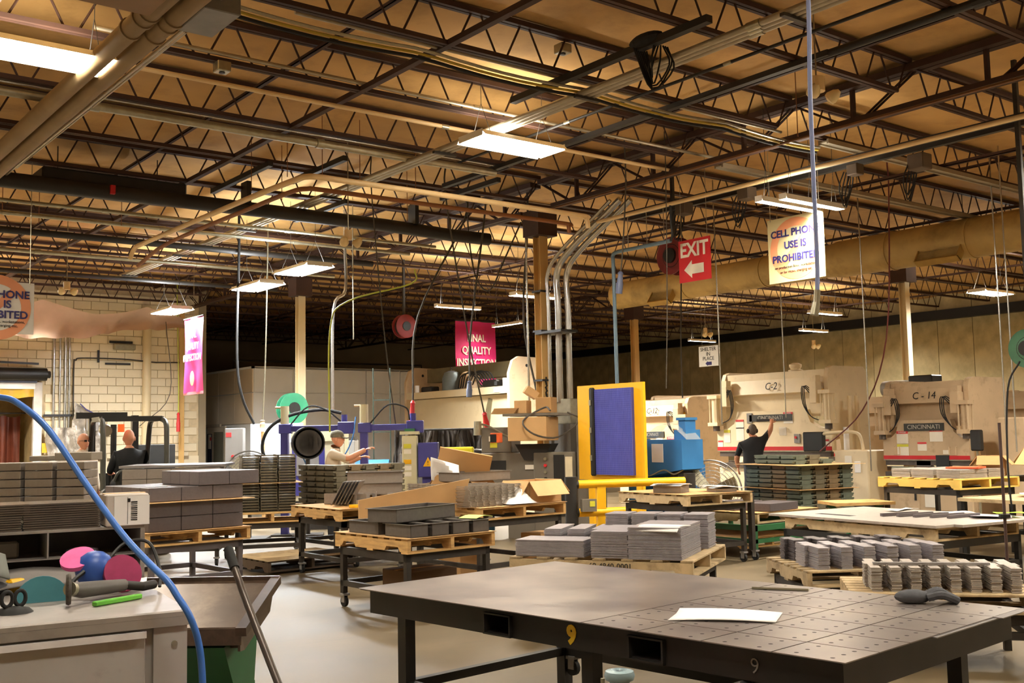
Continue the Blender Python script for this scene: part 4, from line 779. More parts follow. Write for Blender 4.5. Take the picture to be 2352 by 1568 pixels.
# black drum fan on a stand and big wire-guard fan
fn = thing('drum_fan', 'black drum fan on a stand by the cream column', 'fan', (8.27, 16.2, 1.53), R(-30))
MF = Euler((R(90), 0, R(12))).to_matrix().to_4x4()
B().lathe([(.2, -.12), (.25, -.1), (.27, -.06), (.27, .1), (.25, .1), (.24, -.06), (.2, -.1)], 28, MF).build('drum', m_black, fn, True)
for j in range(5): B().lathe([(.03+j*.045, .098), (.036+j*.045, .098), (.036+j*.045, .104), (.03+j*.045, .104)], 22, MF).build('guard_ring', m_steel, fn)
for j in range(4):
    q = B(); q.T = MF @ Euler((R(18), 0, R(90*j))).to_matrix().to_4x4(); q.box((.11, 0, .0), (.2, .1, .006)); q.build('blade', m_blackp, fn)
q = B(); q.T = MF; q.cyl((0, 0, -.1), (0, 0, .06), .05, 12); q.build('hub', m_black, fn, True)
B().cyl((0, 0, -1.5), (0, 0, -.27), .035, 8).cyl((0, 0, -.5), (0, 0, -.42), .06, 10).build('stand_post', m_steel, fn, True); B().span((-.25, -.25, -1.53), (.25, .25, -1.49)).build('foot', m_steel, fn)
def wire_fan(x, y, z, r, yawd, label, m=m_wire, stand=True):
    t = thing('wire_guard_fan', label, 'fan', (x, y, z), R(yawd)); M = Euler((R(90), 0, 0)).to_matrix().to_4x4()
    q = B()
    for j in range(9):
        rr = r*(j+1)/9; zz = .13*math.sqrt(max(0, 1-(rr/r)**2))
        q.tube([M @ V((rr*math.cos(a*math.pi/16), rr*math.sin(a*math.pi/16), zz)) for a in range(33)], .004 if j < 8 else .012, 5, cap=False)
        if j % 2: q.tube([M @ V((rr*math.cos(a*math.pi/16), rr*math.sin(a*math.pi/16), -zz)) for a in range(33)], .004, 5, cap=False)
    for j in range(20):
        a = j*math.pi/10; q.tube([M @ V((rr*math.cos(a), rr*math.sin(a), .13*math.sqrt(max(0, 1-(rr/r)**2)))) for rr in [r*i/5 for i in range(6)]], .003, 4)
    q.build('wire_guard', m, t)
    for j in range(3):
        q = B(); q.T = M @ Euler((R(20), 0, R(120*j+20))).to_matrix().to_4x4(); q.add([(0.04, -.06, 0), (r*.85, -.17*r/.5, 0), (r*.88, .1*r/.5, 0.01), (.04, .06, .01)], [(0, 1, 2, 3)]); q.box((.06, 0, 0), (.1, .1, .01)); q.build('blade', m_galv, t)
    q = B(); q.T = M; q.cyl((0, 0, -.18), (0, 0, .06), .07, 12); q.build('motor', m_black, t, True)
    if stand: B().cyl((0, 0.05, -z), (0, .05, -r), .03, 8).build('post', m_steel, t, True); B().span((-.3, -.3, -z), (.3, .3, -z+.04)).build('foot', m_steel, t)
    return t
wire_fan(7.3, 16.35, 1.02, .4, -35, 'big fan with a fine wire guard behind the steel box stacks')
# clothes-rail of dark hanging strips
hr = thing('hanging_rack', 'rail of dark leather strips hanging before the long press', 'rack', (11.2, 16.4, 0), R(-38))
B().cyl((-.95, 0, 1.72), (.75, 0, 1.72), .02, 8).build('rail', m_steel, hr)
m_lea = mat('leather_dark', '#3b332b', .55, 0, .3, 8)
for i in range(22):
    x = -.9+i*.074; q = B(); l_ = .75+.18*math.sin(i*2.3); a = random.uniform(-.1, .1)
    q.grid(lambda u, v: (x-.05+u*.1+a*v+.02*math.sin(v*7+i), .04*math.sin(u*5+i)+.05*math.sin(v*4+i*1.3), 1.7-v*l_), 4, 8); q.build('leather_strip', m_lea, hr, True)
for sx in (-.95, .75): B().cyl((sx, 0, 0), (sx, 0, 1.72), .022, 8).build('upright', m_steel, hr, True)
# parts cabinet with drawers left of strips
g = thing('parts_cabinet', 'small cabinet of clear drawers with boxes behind the spot welder', 'cabinet', (10.2, 15.9, 0), R(-38)); B().span((-.3, 0, 0), (.35, .3, 1.3)).build('body', m_mill, g)
for i in range(3):
    for j in range(2): d_ = B().span((-.28+i*.2, -.02, 1.02+j*.14), (-.1+i*.2, 0, 1.14+j*.14)).build('drawer', m_greyp, g)
B().span((-.2, 0, 1.3), (.05, .2, 1.48)).build('white_carton', m_white, g); B().span((.08, .02, 1.3), (.35, .25, 1.46)).build('brown_carton', m_card, g)
tb = thing('tool_chest', 'blue tool chest with pale drawer fronts behind the open carton', 'tool chest', (10.35, 14.6, 0), R(-38)); B().span((-.45, 0, 0), (.45, .5, 1.2), bev=.01).build('body', mat('chest_blue', '#235a7c', .45), tb)
for i in range(6): d_ = B().span((-.42, -.02, .12+i*.17), (.42, 0, .26+i*.17)).build('drawer', mat('chest_blue', '#235a7c'), tb); B().span((-.42, -.05, .22+i*.17), (.42, -.015, .27+i*.17)).build('handle', mat('chest_handle', '#c9c4b4', .35, .4), d_)
B().ell((.1, .2, 1.28), (.35, .15, .1)).build('black_bag', m_black, tb, True)
# grey turret machine at the centre
ml_ = thing('punch_machine', 'grey turret punch machine with control buttons at the centre', 'machine', (10.45, 13.0, 0), R(-58))
B().span((-.85, 0, .78), (.1, .75, 1.32), bev=.015).build('arm_housing', m_mill, ml_); B().span((-.85, .05, 1.32), (-.35, .5, 1.72), bev=.01).build('rear_housing', m_mill, ml_); B().span((.05, -.06, 0), (.68, .7, 1.32), bev=.015).build('control_column', m_mill, ml_); B().span((.7, .1, 0), (1.0, .7, 1.82), bev=.01).build('side_cabinet', m_mill, ml_)
B().span((.38, -.07, .35), (.55, -.055, 1.28)).build('open_compartment', m_black, ml_); B().span((.57, -.08, .9), (.68, -.06, 1.25)).build('paper_chart', mat('chart_cream', '#d9ccab', .7), ml_); B().span((-.75, -.012, 1.02), (-.42, 0, 1.2)).build('vent_grille', m_black, ml_)
for i in range(6): B().cyl((.25, -.09, 1.22-i*.1), (.25, -.06, 1.22-i*.1), .024, 10).build('button', m_red if i == 1 else (m_black if i % 2 else m_galv), ml_)
B().cyl((.25, -.1, .62), (.25, -.06, .62), .05, 14).build('dial_gauge', m_white, ml_); B().span((-.1, -.02, 1.06), (.1, -.012, 1.13)).build('name_label', m_stick, ml_); B().span((-.7, -.004, 1.5), (-.55, .05, 1.58)).build('label', m_stick, ml_); B().span((-.7, .044, 1.4), (-.58, .05, 1.48)).build('label', m_sticky, ml_)
B().prism([(-.25, 1.45), (.35, 1.45), (.2, 1.2), (-.1, 1.2)], -.05, .3, 'xz').build('hopper', m_blackp, ml_); B().span((-.4, 0, 0), (.05, .7, .3)).build('base', m_mill, ml_); B().tube(bez([(-.3, -.02, .78), (0, -.15, .72), (.05, -.15, .6), (-.4, -.1, .5), (-.8, .1, .45)], 5), .03, 8).build('flexible_hose', m_galv, ml_, True); B().span((-.5, .1, .3), (-.3, .5, .78)).build('pillar', m_steel, ml_)
lampg = thing('gooseneck_lamp', 'steel gooseneck lamp on the grey punch machine', 'lamp', (9.98, 13.75, 1.72)); B().tube(bez([(.3, -.4, -.15), (.1, -.15, 0.02), (0, 0, .06)], 5), .016, 6).build('neck', m_galv, lampg); B().cyl((0, 0, -.12), (0, 0, .1), .07, 14, r1=.06).build('shade', m_galv, lampg, True)
def carton(x, y, z, d_, yawd, label, m=None, tilt=(0, 0), flaps=0, parts=None):
    t = thing('carton', label, 'box', (x, y, z), R(yawd)); t.rotation_euler = (tilt[0], tilt[1], R(yawd)); a, b_, c = d_; m = m or m_card
    if flaps:
        q = B(); th = .008
        q.span((-a/2, -b_/2, 0), (a/2, b_/2, th)); q.span((-a/2, -b_/2, 0), (a/2, -b_/2+th, c)); q.span((-a/2, b_/2-th, 0), (a/2, b_/2, c)); q.span((-a/2, -b_/2, 0), (-a/2+th, b_/2, c)); q.span((a/2-th, -b_/2, 0), (a/2, b_/2, c)); q.build('body', m, t)
        for s, ax, an in ((-1, 'y', 1), (1, 'y', 1), (-1, 'x', 1), (1, 'x', 1)):
            f = B(); fl = flaps; dn = .75+.15*random.random()
            if ax == 'y': f.add([(-a/2, s*b_/2, c), (a/2, s*b_/2, c), (a/2, s*(b_/2+fl*math.cos(dn)), c-fl*math.sin(dn)), (-a/2, s*(b_/2+fl*math.cos(dn)), c-fl*math.sin(dn))], [(0, 1, 2, 3)])
            else: f.add([(s*a/2, -b_/2, c), (s*a/2, b_/2, c), (s*(a/2+fl*math.cos(dn)), b_/2, c-fl*math.sin(dn)), (s*(a/2+fl*math.cos(dn)), -b_/2, c-fl*math.sin(dn))], [(0, 1, 2, 3)])
            o = f.build('flap', m, t); md = o.modifiers.new('thick', 'SOLIDIFY'); md.thickness = .007
    else:
        B().box((0, 0, c/2), (a, b_, c), bev=.006).build('body', m, t); B().box((0, 0, c+.001), (a, .05, .002)).build('tape', m_cardlt, t)
    return t
carton(10.42, 12.9, 1.5, (.62, .6, .36), -58, 'large brown carton on the grey punch machine, with cords over it', m_cardlt)
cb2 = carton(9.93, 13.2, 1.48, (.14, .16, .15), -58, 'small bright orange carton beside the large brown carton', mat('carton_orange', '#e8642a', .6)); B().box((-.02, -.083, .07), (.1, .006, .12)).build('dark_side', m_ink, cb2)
tag(B().span((-.45, -.35, 0), (.45, .35, .04)).build('shelf_plate', m_mill, None, False, (10.55, 12.95, 1.88), R(-58)), 'grey shelf plate above the large brown carton', 'shelf'); 
tag(B().bar((10.95, 13.1, 1.3), (10.95, 13.1, 1.9), .06).build('shelf_post', m_mill), 'grey post under the upper shelf plate', 'post')
carton(10.65, 12.85, 1.925, (.25, .3, .24), -58, 'square brown carton on the shelf in front of the column', m_card)
carton(10.42, 13.15, 1.925, (.2, .25, .2), -58, 'small carton with a white label on the shelf before the column', m_cardlt); carton(10.55, 13.15, 2.2, (.22, .22, .12), -30, 'tilted small carton topmost on the shelf before the column', m_cardlt, tilt=(.0, .6))
for i in range(5): tag(B().box((10.2+.01*i, 13.3, 1.93+i*.018), (.38, .3, .016), (0, 0, R(-58+i*2))).build('flat_cardboard', m_card), 'flattened brown carton in the small stack left of the cartons', 'cardboard', 'flattened cartons on the shelf')
cbl = B(); cbl.tube(bez([(10.35, 12.4, 1.95), (10.4, 12.6, 2.0), (10.1, 12.75, 1.8), (10.15, 12.55, 1.6), (10.45, 12.35, 1.55), (10.75, 12.2, 1.8), (10.6, 12.3, 1.92)], 5), .014, 6); tag(cbl.build('extension_cord', m_cord, None, True), 'dark cord looped over the large brown carton', 'cord')
# ---------------------------------------------------------------- yellow screen and rails
ys = thing('light_screen', 'yellow frame with a purple-blue mesh screen, beside the blue machine', 'machine screen', (10.6, 11.36, 0))
B().span((0, -.68, .92), (.05, -.5, 2.3)).build('frame_side', m_yellow, ys); B().span((0, .36, .92), (.05, .7, 2.3)).build('frame_side', m_yellow, ys); B().span((0, -.5, 2.22), (.05, .36, 2.3)).build('frame_top', m_yellow, ys); B().span((0, -.5, .92), (.05, .36, 1.0)).build('frame_bottom', m_yellow, ys)
m_mesh = mat('screen_purple', '#4b4fa6', .4, 0, .1, 3)
B().span((-.05, -.5, 1.0), (0, .28, 2.23)).build('screen', m_mesh, ys)
q = B()
for i in range(26): q.span((-.056, -.5+i*.03, 1.0), (-.05, -.497+i*.03, 2.23))
for i in range(41): q.span((-.056, -.5, 1.0+i*.03), (-.05, .28, 1.003+i*.03))
o = q.build('mesh_lines', mat('screen_line', '#6f76c4', .4), ys); o['kind'] = 'stuff'
B().span((-.09, .27, .98), (-.02, .36, 2.26), bev=.02).build('hinge_rail', m_black, ys)
for z in (1.2, 1.6, 2.0): B().span((-.1, .3, z), (-.08, .34, z+.08)).build('latch', m_galv, ys)
B().span((0, -.6, 0), (.08, -.5, .92)).build('leg', m_yellow, ys); B().span((0, .4, 0), (.08, .5, .92)).build('leg', m_yellow, ys)
gr_ = thing('guard_rail', 'yellow guard rail with grey bollard in front of the screen', 'guard rail', (9.3, 10.75, 0), R(-22))
for z, l_ in ((.93, 1.62), (.56, .9), (.2, 1.3)): B().cyl((.08, 0, z), (l_, 0, z), .055, 16).build('rail', m_yellow, gr_, True); B().cyl((.05, 0, z), (.09, 0, z), .062, 16).build('rail_collar', m_black, gr_, True)
B().cyl((0, 0, 0), (0, 0, 1.03), .085, 18).build('bollard', m_blackp, gr_, True); B().cyl((1.7, 0, 0), (1.7, 0, 1.03), .08, 18).build('bollard', m_blackp, gr_, True); B().span((.35, -.04, 0), (.47, .04, .9)).build('rail_post', m_yellow, gr_)
B().box((.2, -.1, .66), (.2, .08, .16)).build('control_pedal', m_mill, gr_); B().box((.24, -.142, .68), (.07, .004, .07)).build('yellow_label', m_sticky, gr_)
bm_ = thing('blue_press', 'blue hardware press with an overhanging arm', 'press', (11.6, 11.4, 0))
B().prism([(.5, 0), (.5, 1.48), (-.62, 1.48), (-.62, 1.05), (.22, .92), (.2, 0)], -.15, .3, 'yz').build('frame', m_blue, bm_)
B().span((-.05, -.62, 1.48), (.25, -.38, 1.62)).span((-.02, -.58, 1.6), (.2, -.45, 1.78)).span((-.04, -.6, 1.76), (.22, -.42, 1.8)).build('cylinder_head', m_blue, bm_); B().span((-.16, -.25, 1.15), (-.15, -.02, 1.42)).build('instruction_sheet', m_stick, bm_); B().cyl((-.155, .25, 1.4), (-.15, .25, 1.4), .02, 8).build('hole', m_ink, bm_); B().span((-.158, .1, 1.3), (-.15, .18, 1.42)).build('label', m_greyp, bm_)
B().span((-.12, -.5, .75), (.2, -.35, 1.02)).build('punch', m_blackp, bm_); B().span((-.12, -.3, .6), (.3, .1, .7)).build('anvil', m_steel, bm_); B().tube(bez([(-.1, -.6, 1.05), (-.15, -.45, .98), (-.15, -.25, 1.04), (-.15, .05, .95), (-.1, .3, 1.0)], 5), .012, 6).build('air_hose', m_galv, bm_); B().span((.3, -.2, 0), (.8, .5, 1.1)).build('rear_body', m_blue, bm_)
o = B(); o.grid(lambda u, v: (.15-.3*u, -.62+.02+.9*v-.12, 1.48+.28*math.sin(math.pi*v)*(1-.2*u)), 4, 14); ob_ = o.build('clear_shield', mat('clear_plastic', '#d5d8d2', .1, 0, .02, alpha=.35), bm_, True)
tag(B().box((14.4, 14.5, 1.3), (.05, .2, .34), (0, 0, .3)).build('monitor_back', m_black), 'black monitor back left of press C-2', 'monitor'); mo_ = thing('computer_monitor', 'small lit computer monitor left of press C-2', 'monitor', (14.3, 14.4, 0), R(20)); B().box((0, 0, 1.3), (.04, .22, .34)).build('case', m_black, mo_); B().box((-.022, 0, 1.31), (.004, .18, .28)).build('screen', mat('screen_glow', '#bfe3ea', .3, emit=1.2), mo_); B().box((-.026, -.03, 1.27), (.004, .08, .1)).build('screen_figure', mat('screen_teal', '#4fb7a8', .3, emit=.8), mo_); B().bar((.05, 0, 0), (.05, 0, 1.15), .08).build('stand', m_mill, mo_)
wire_fan(12.0, 10.75, .72, .45, -50, 'large floor fan with a wire guard before the man in black', m_wire)
# ---------------------------------------------------------------- forklift
fk = thing('forklift', 'black forklift seen from behind with overhead guard', 'forklift', (5.17, 15.6, 0), R(-8))
m_fk = mat('forklift_black', '#20211f', .4, .1, .1, 4); m_fkg = mat('guard_grey', '#55564f', .35, .2)
B().span((-.5, -.35, .25), (.5, 1.5, .85), bev=.05).build('chassis', m_fk, fk); B().span((-.5, -.6, .3), (.5, -.25, 1.05), bev=.06).build('counterweight', m_fk, fk)
for sx in (-1, 1):
    B().tube(bez([(sx*.46, -.3, 1.0), (sx*.46, -.28, 1.7), (sx*.46, -.22, 1.98), (sx*.44, 0.05, 2.06)], 5), .04, 8).build('rear_post', m_fkg, fk, True)
    B().tube(bez([(sx*.44, 1.2, .8), (sx*.44, 1.05, 1.5), (sx*.44, .9, 1.95), (sx*.44, .7, 2.06)], 5), .04, 8).build('front_post', m_fk, fk, True)
    B().bar((sx*.44, 0, 2.06), (sx*.44, .75, 2.06), .07).build('guard_rail', m_fk, fk)
    B().span((sx*.34-.05, 1.55, .1), (sx*.34+.05, 1.7, 2.15)).build('mast_channel', m_fk, fk)
    for y in (0, 1.15): B().cyl((sx*.42, y, .25), (sx*.55, y, .25), .25, 18).build('wheel', m_rubber, fk, True)
    B().span((sx*.3-.06, 1.7, .1), (sx*.3+.06, 2.7, .16)).build('fork', m_fk, fk)
B().bar((-.44, -.02, 2.06), (.44, -.02, 2.06), .08).build('guard_crossbar', m_fk, fk)
for i in range(4): B().bar((-.44, .18+i*.18, 2.08), (.44, .18+i*.18, 2.08), .035).build('guard_slat', m_fk, fk)
fk.scale = (.94, .94, .94); B().span((-.6, 1.5, 2.1), (.2, 1.6, 2.2)).build('mast_top', m_fk, fk); B().span((-.4, 1.62, .3), (.4, 1.68, 1.2)).build('carriage', m_fk, fk); B().cyl((0, 1.6, .3), (0, 1.6, 2.0), .05, 10).build('lift_cylinder', m_fk, fk, True)
B().cyl((-.15, .05, 1.86), (-.15, .05, 1.98), .05, 12).build('beacon', mat('beacon_orange', '#e8501c', .3, emit=.6), fk, True); B().cyl((-.36, .1, 1.88), (-.36, .2, 1.9), .09, 14).build('work_lamp', m_galv, fk, True)
B().span((-.26, -.05, .85), (.26, .4, 1.0), bev=.05).build('seat', m_fk, fk); B().box((0, -.1, 1.08), (.5, .12, .4), bev=.06).build('seat_back', m_fk, fk); B().span((-.12, -.19, .92), (.18, -.165, 1.2), bev=.01).build('document_pouch', mat('pouch_buff', '#cfc0a0', .7), fk); B().span((-.09, -.2, .95), (.13, -.19, 1.12)).build('paper', m_stick, fk)
B().tube(bez([(-.28, -.14, 1.12), (-.2, -.16, 1.26), (0, -.17, 1.3), (.2, -.16, 1.26), (.28, -.14, 1.12)], 5), .022, 8).build('seat_rim', m_fkg, fk, True); B().cyl((0, .75, 1.2), (0, .82, 1.24), .16, 16).build('steering_wheel', m_fk, fk)
tag(B().span((6.6, 19.6, 0), (7.3, 20.1, 1.55), bev=.01).build('black_cabinet', m_black), 'black cabinet with an orange label right of the forklift', 'cabinet'); 
# ================================================================ pallets, carts and goods
_pm = {}
def pallet(x, y, zt, yawd, W, L_, label, m=None, sheet=None):
    """W along local x, L along local y (stringers run along y), top of deck at zt"""
    m = m or m_wood; t = thing('wooden_pallet', label, 'pallet', (x, y, zt-.13), R(yawd)); key = (W, L_, m.name)
    if key not in _pm:
        n = 7; bw = .095
        db = B().span((-W/2, -bw/2, .112), (W/2, bw/2, .13), bev=.003).mesh('deck_board', m)
        s_ = [(-L_/2, 0), (-L_/2+.12, 0), (-L_/2+.15, .04), (-L_/2+.33, .04), (-L_/2+.36, 0), (L_/2-.36, 0), (L_/2-.33, .04), (L_/2-.15, .04), (L_/2-.12, 0), (L_/2, 0), (L_/2, .096), (-L_/2, .096)]
        st = B().prism(s_, -.019, .019, 'yz').mesh('stringer', m)
        for v in st.vertices: v.co.z += .016
        bb = B().span((-W/2, -bw/2, 0), (W/2, bw/2, .016)).mesh('bottom_board', m); _pm[key] = (db, st, bb)
    db, st, bb = _pm[key]
    for i in range(7): ob('deck_board', db, t, (0, -L_/2+.05+i*(L_-.1)/6, 0))
    for i in (-1, 0, 1): ob('stringer', st, t, (i*(W/2-.02), 0, 0))
    for i in (-1, 0, 1): ob('bottom_board', bb, t, (0, i*(L_/2-.05), 0))
    if sheet: B().span((-W/2-.01, -L_/2-.01, .131), (W/2+.01, L_/2+.01, .135)).build('slip_sheet', sheet, t)
    return t
_cm = {}
def cart(x, y, zt, yawd, W, L_, label, m=None, caster=True, low=.2, braces=False):
    m = m or m_steel; t = thing('steel_cart', label, 'cart', (x, y, 0), R(yawd)); a, b_ = W/2, L_/2; z0 = .13 if caster else 0
    B().span((-a, -b_, zt-.07), (a, -b_+.05, zt)).build('top_rail', m, t); B().span((-a, b_-.05, zt-.07), (a, b_, zt)).build('top_rail', m, t); B().span((-a, -b_, zt-.07), (-a+.05, b_, zt)).build('top_rail', m, t); B().span((a-.05, -b_, zt-.07), (a, b_, zt)).build('top_rail', m, t)
    for sx in (-1, 1):
        for sy in (-1, 1): B().span((sx*a, sy*b_, z0), (sx*(a-.05), sy*(b_-.05), zt-.06)).build('leg', m, t)
    for sx in (-1, 1): B().span((sx*a, -b_, low), (sx*(a-.04), b_, low+.05)).build('lower_rail', m, t)
    for sy in (-1, 1): B().span((-a, sy*b_, low), (a, sy*(b_-.04), low+.05)).build('lower_rail', m, t)
    if braces:
        B().bar((-a+.03, -b_+.02, low), (a-.03, -b_+.02, zt-.08), .04).build('brace', m, t)
    if caster:
        if 'c' not in _cm: _cm['c'] = (B().box((0, 0, .115), (.07, .07, .02)).span((-.022, -.02, .04), (-.016, .03, .11)).span((.016, -.02, .04), (.022, .03, .11)).mesh('caster', m_greyp), B().cyl((-.015, .005, .05), (.015, .005, .05), .05, 14).mesh('wheel', m_rubber, True))
        for sx in (-1, 1):
            for sy in (-1, 1):
                c = ob('caster', _cm['c'][0], t, (sx*(a-.03), sy*(b_-.03), 0)); ob('wheel', _cm['c'][1], c)
    return t
def layered(poly, n, th, jit, name, m, label, x, y, z, yawd, group=None, cat='plate stack'):
    q = B()
    for i in range(n):
        dx, dy = random.uniform(-jit, jit), random.uniform(-jit, jit); a = random.uniform(-jit, jit)*.6
        pp = [(px*math.cos(a)-py*math.sin(a)+dx, px*math.sin(a)+py*math.cos(a)+dy) for px, py in poly]
        q.prism(pp, i*th, i*th+th*.72)
    return tag(q.build(name, m, None, False, (x, y, z), R(yawd)), label, cat, group)
rect = lambda w_, l_: [(-w_/2, -l_/2), (w_/2, -l_/2), (w_/2, l_/2), (-w_/2, l_/2)]
def loc(cx, cy, yawd, u, v): c, s = math.cos(R(yawd)), math.sin(R(yawd)); return cx+u*c-v*s, cy+u*s+v*c
m_pl1 = mat('cut_plate_grey', '#aaa4a8', .4, .25, .1, 20); m_pl2 = mat('cut_plate_warm', '#b8aea4', .4, .25, .1, 20)
# --- A: numbered pallet of flat plates behind the big table
cx, cy, yw = 6.27, 6.63, 30
pa = pallet(cx, cy, .62, yw, 1.27, 1.5, 'pallet stamped 69-4840-0001 carrying stacks of flat grey plates', m_woodold)
text('69-4840-0001', .062, 'stencil', m_ink, pa, basis((-.637-.006, -.1, .075), (0, -1, 0), (0, 0, 1)))
cart(cx, cy, .485, yw, 1.15, 1.35, 'steel cart under the pallet stamped 69-4840-0001')
# local x = away from camera, local y = to the left
for i, (u, v, w_, l_, n, lab) in enumerate(((-.42, .42, .35, .58, 14, 'left front stack of narrow grey plates on the stamped pallet'), (-.28, -.08, .62, .3, 22, 'middle stack of grey plates on the stamped pallet'), (-.28, -.45, .68, .42, 26, 'tall right front stack of grey plates under the white papers'))):
    p = loc(cx, cy, yw, u, v); layered(rect(w_, l_), n, .0095, .004, 'plate_stack', m_pl1, lab, p[0], p[1], .622, yw)
for i in range(3):
    p = loc(cx, cy, yw, .02+.02*i, .55-.2*i); layered(rect(.5, .14), 20, .0095, .006, 'strip_stack', m_pl1, ('leftmost', 'middle', 'rightmost')[i] + ' stack of narrow strips behind the left plates on the stamped pallet', p[0], p[1], .622, yw+6)
for i in range(4):
    p = loc(cx, cy, yw, .38, .1-.23*i); layered(rect(.3, .2), 30, .0095, .005, 'strip_stack', m_pl1, ('first', 'second', 'third', 'fourth')[i] + ' rear stack from the left on the stamped pallet', p[0], p[1], .622, yw)
p = loc(cx, cy, yw, -.5, -.5); pp = thing('paper_sheaf', 'white sheaf of papers lying on the tall plate stack', 'papers', (p[0], p[1], .872), R(yw-8))
q = B(); q.grid(lambda u, v: (-.14+u*.3, -.16+v*.34, .006*math.sin(u*4)+(-.03*max(0, .25-u)*4)), 8, 4); o = q.build('sheet', m_white, pp); o.modifiers.new('t', 'SOLIDIFY').thickness = .008
# --- B: pallet of trays
cx, cy, yw = 5.56, 8.72, 3
pallet(cx, cy, .70, yw, 1.0, 1.2, 'pine pallet of dark steel trays left of the stamped pallet', m_wood, m_cardlt); cart(cx, cy, .565, yw, .95, 1.1, 'steel cart under the pallet of dark trays')
m_tray = mat('tray_dark_steel', '#67625e', .4, .4, .08, 30); m_trayt = mat('tray_edge', '#7d7872', .35, .6)
def tray(x, y, z, yawd, a, b_, h_, label, group=None, m=None):
    t = thing('steel_tray', label, 'tray', (x, y, z), R(yawd), group); th = .006; q = B()
    q.span((-a/2, -b_/2, 0), (a/2, b_/2, th)); q.span((-a/2, -b_/2, 0), (a/2, -b_/2+th, h_)); q.span((-a/2, b_/2-th, 0), (a/2, b_/2, h_)); q.span((-a/2, -b_/2, 0), (-a/2+th, b_/2, h_)); q.span((a/2-th, -b_/2, 0), (a/2, b_/2, h_)); q.build('pan', m or m_tray, t)
    r = B(); f = .018; r.span((-a/2-f, -b_/2-f, h_), (a/2+f, -b_/2+th, h_+.004)).span((-a/2-f, b_/2-th, h_), (a/2+f, b_/2+f, h_+.004)).span((-a/2-f, -b_/2, h_), (-a/2+th, b_/2, h_+.004)).span((a/2-th, -b_/2, h_), (a/2+f, b_/2, h_+.004)); r.build('flange', m_trayt, t)
    return t
for i in range(4):
    p = loc(cx, cy, yw, -.34+i*.235, -.36); tray(p[0], p[1], .706, yw, .19, .4, .11, ('first', 'second', 'third', 'fourth')[i]+' small steel tray from the left along the front of the tray pallet')
    p = loc(cx, cy, yw, -.34+i*.235, .2); tray(p[0], p[1], .706, yw, .19, .5, .11, ('first', 'second', 'third', 'fourth')[i]+' steel tray from the left in the back row of the tray pallet')
p = loc(cx, cy, yw, -.05, -.05); tray(p[0], p[1], .825, yw+14, .85, .35, .12, 'long dark steel tray lying across the small trays')
p = loc(cx, cy, yw, .42, -.42); tag(B().grid(lambda u, v: (-.14+.28*u, -.1+.2*v, .02*math.sin(3*u)), 5, 3).build('paper_sheet', mat('paper_green', '#cfe07a', .7), None, False, (p[0], p[1], .83), R(20)), 'pale green sheet of paper at the right of the tray pallet', 'paper').modifiers.new('t', 'SOLIDIFY').thickness = .003
# --- C: rack pallet with wire racks and open carton
cx, cy, yw = 7.2, 9.85, 4
pallet(cx, cy, .84, yw, 1.25, 1.4, 'pine pallet with wire grid stack and open carton', m_wood, m_cardlt); cart(cx, cy, .705, yw, 1.2, 1.3, 'steel cart under the wire grid pallet')
m_gridm = mat('grid_steel', '#b0a79c', .35, .5, .1, 20)
def wire_grid():
    q = B()
    for i in range(9): q.bar((-.36+i*.09, -.3, .004), (-.36+i*.09, .3, .004), .008, .007)
    for i in range(3): q.bar((-.36, -.28+i*.28, .01), (.36, -.28+i*.28, .01), .008, .007)
    return q.mesh('wire_grid', m_gridm)
wg = wire_grid()
for i in range(18):
    p = loc(cx, cy, yw, -.32+.008*math.sin(i*2), -.3); tag(ob('wire_grid', wg, None, (p[0], p[1], .846+i*.0125), R(yw+8*math.sin(i*.7)*.2)), ORD[i]+' wire grid up in the left pile on the carton pallet', 'grid', 'wire grids, left pile')
for i in range(17):
    p = loc(cx, cy, yw, -.15+.008*math.sin(i*3), .45); tag(ob('wire_grid', wg, None, (p[0], p[1], .846+i*.0125), R(yw+90)), ORD[i]+' wire grid up in the rear pile on the carton pallet', 'grid', 'wire grids, rear pile')
p = loc(cx, cy, yw, .38, -.42); ct = carton(p[0], p[1], .846, (.52, .4, .24), yw+4, 'open tan carton with flaps down on the wire grid pallet', m_cardlt, flaps=.2)
q = B(); q.grid(lambda u, v: (-.2+.4*u, -.18+.36*v, .02+.13*math.sin(math.pi*u)*math.sin(math.pi*v)*(1+.4*math.sin(9*u+5*v))), 10, 8); p = loc(cx, cy, yw, .0, -.55); tag(q.build('plastic_bag', mat('white_bag', '#f0ece6', .5, 0, .03), None, True, (p[0], p[1], .84), 0), 'crumpled white plastic beside the open tan carton', 'plastic bag')
p = loc(cx, cy, yw, .1, .55); carton(p[0]+.0, p[1]-.05, .85, (.5, .4, .3), yw+20, 'big torn open carton with white paper behind the wire grids', m_card, flaps=.32, tilt=(0, 0))
q = B(); q.grid(lambda u, v: (-.16+.32*u, .08*math.sin(4*u+3*v), .0+.26*v-.1*u), 8, 6); tag(q.build('packing_paper', m_white, None, True, (7.0, 10.3, 1.1), R(-30)), 'white packing paper spilling from the torn carton', 'paper').modifiers.new('t', 'SOLIDIFY').thickness = .003
tag(B().box((0, 0, .3), (.62, .02, .38), (.5, .2, 0)).build('cardboard_sheet', m_card, None, False, (7.3, 10.35, .95), R(-35)), 'loose cardboard flap standing up behind the wire grids', 'cardboard')
tray(7.35, 10.2, 1.08, 6, .8, .35, .1, 'bent grey steel channel behind the wire grids', m=m_box2)
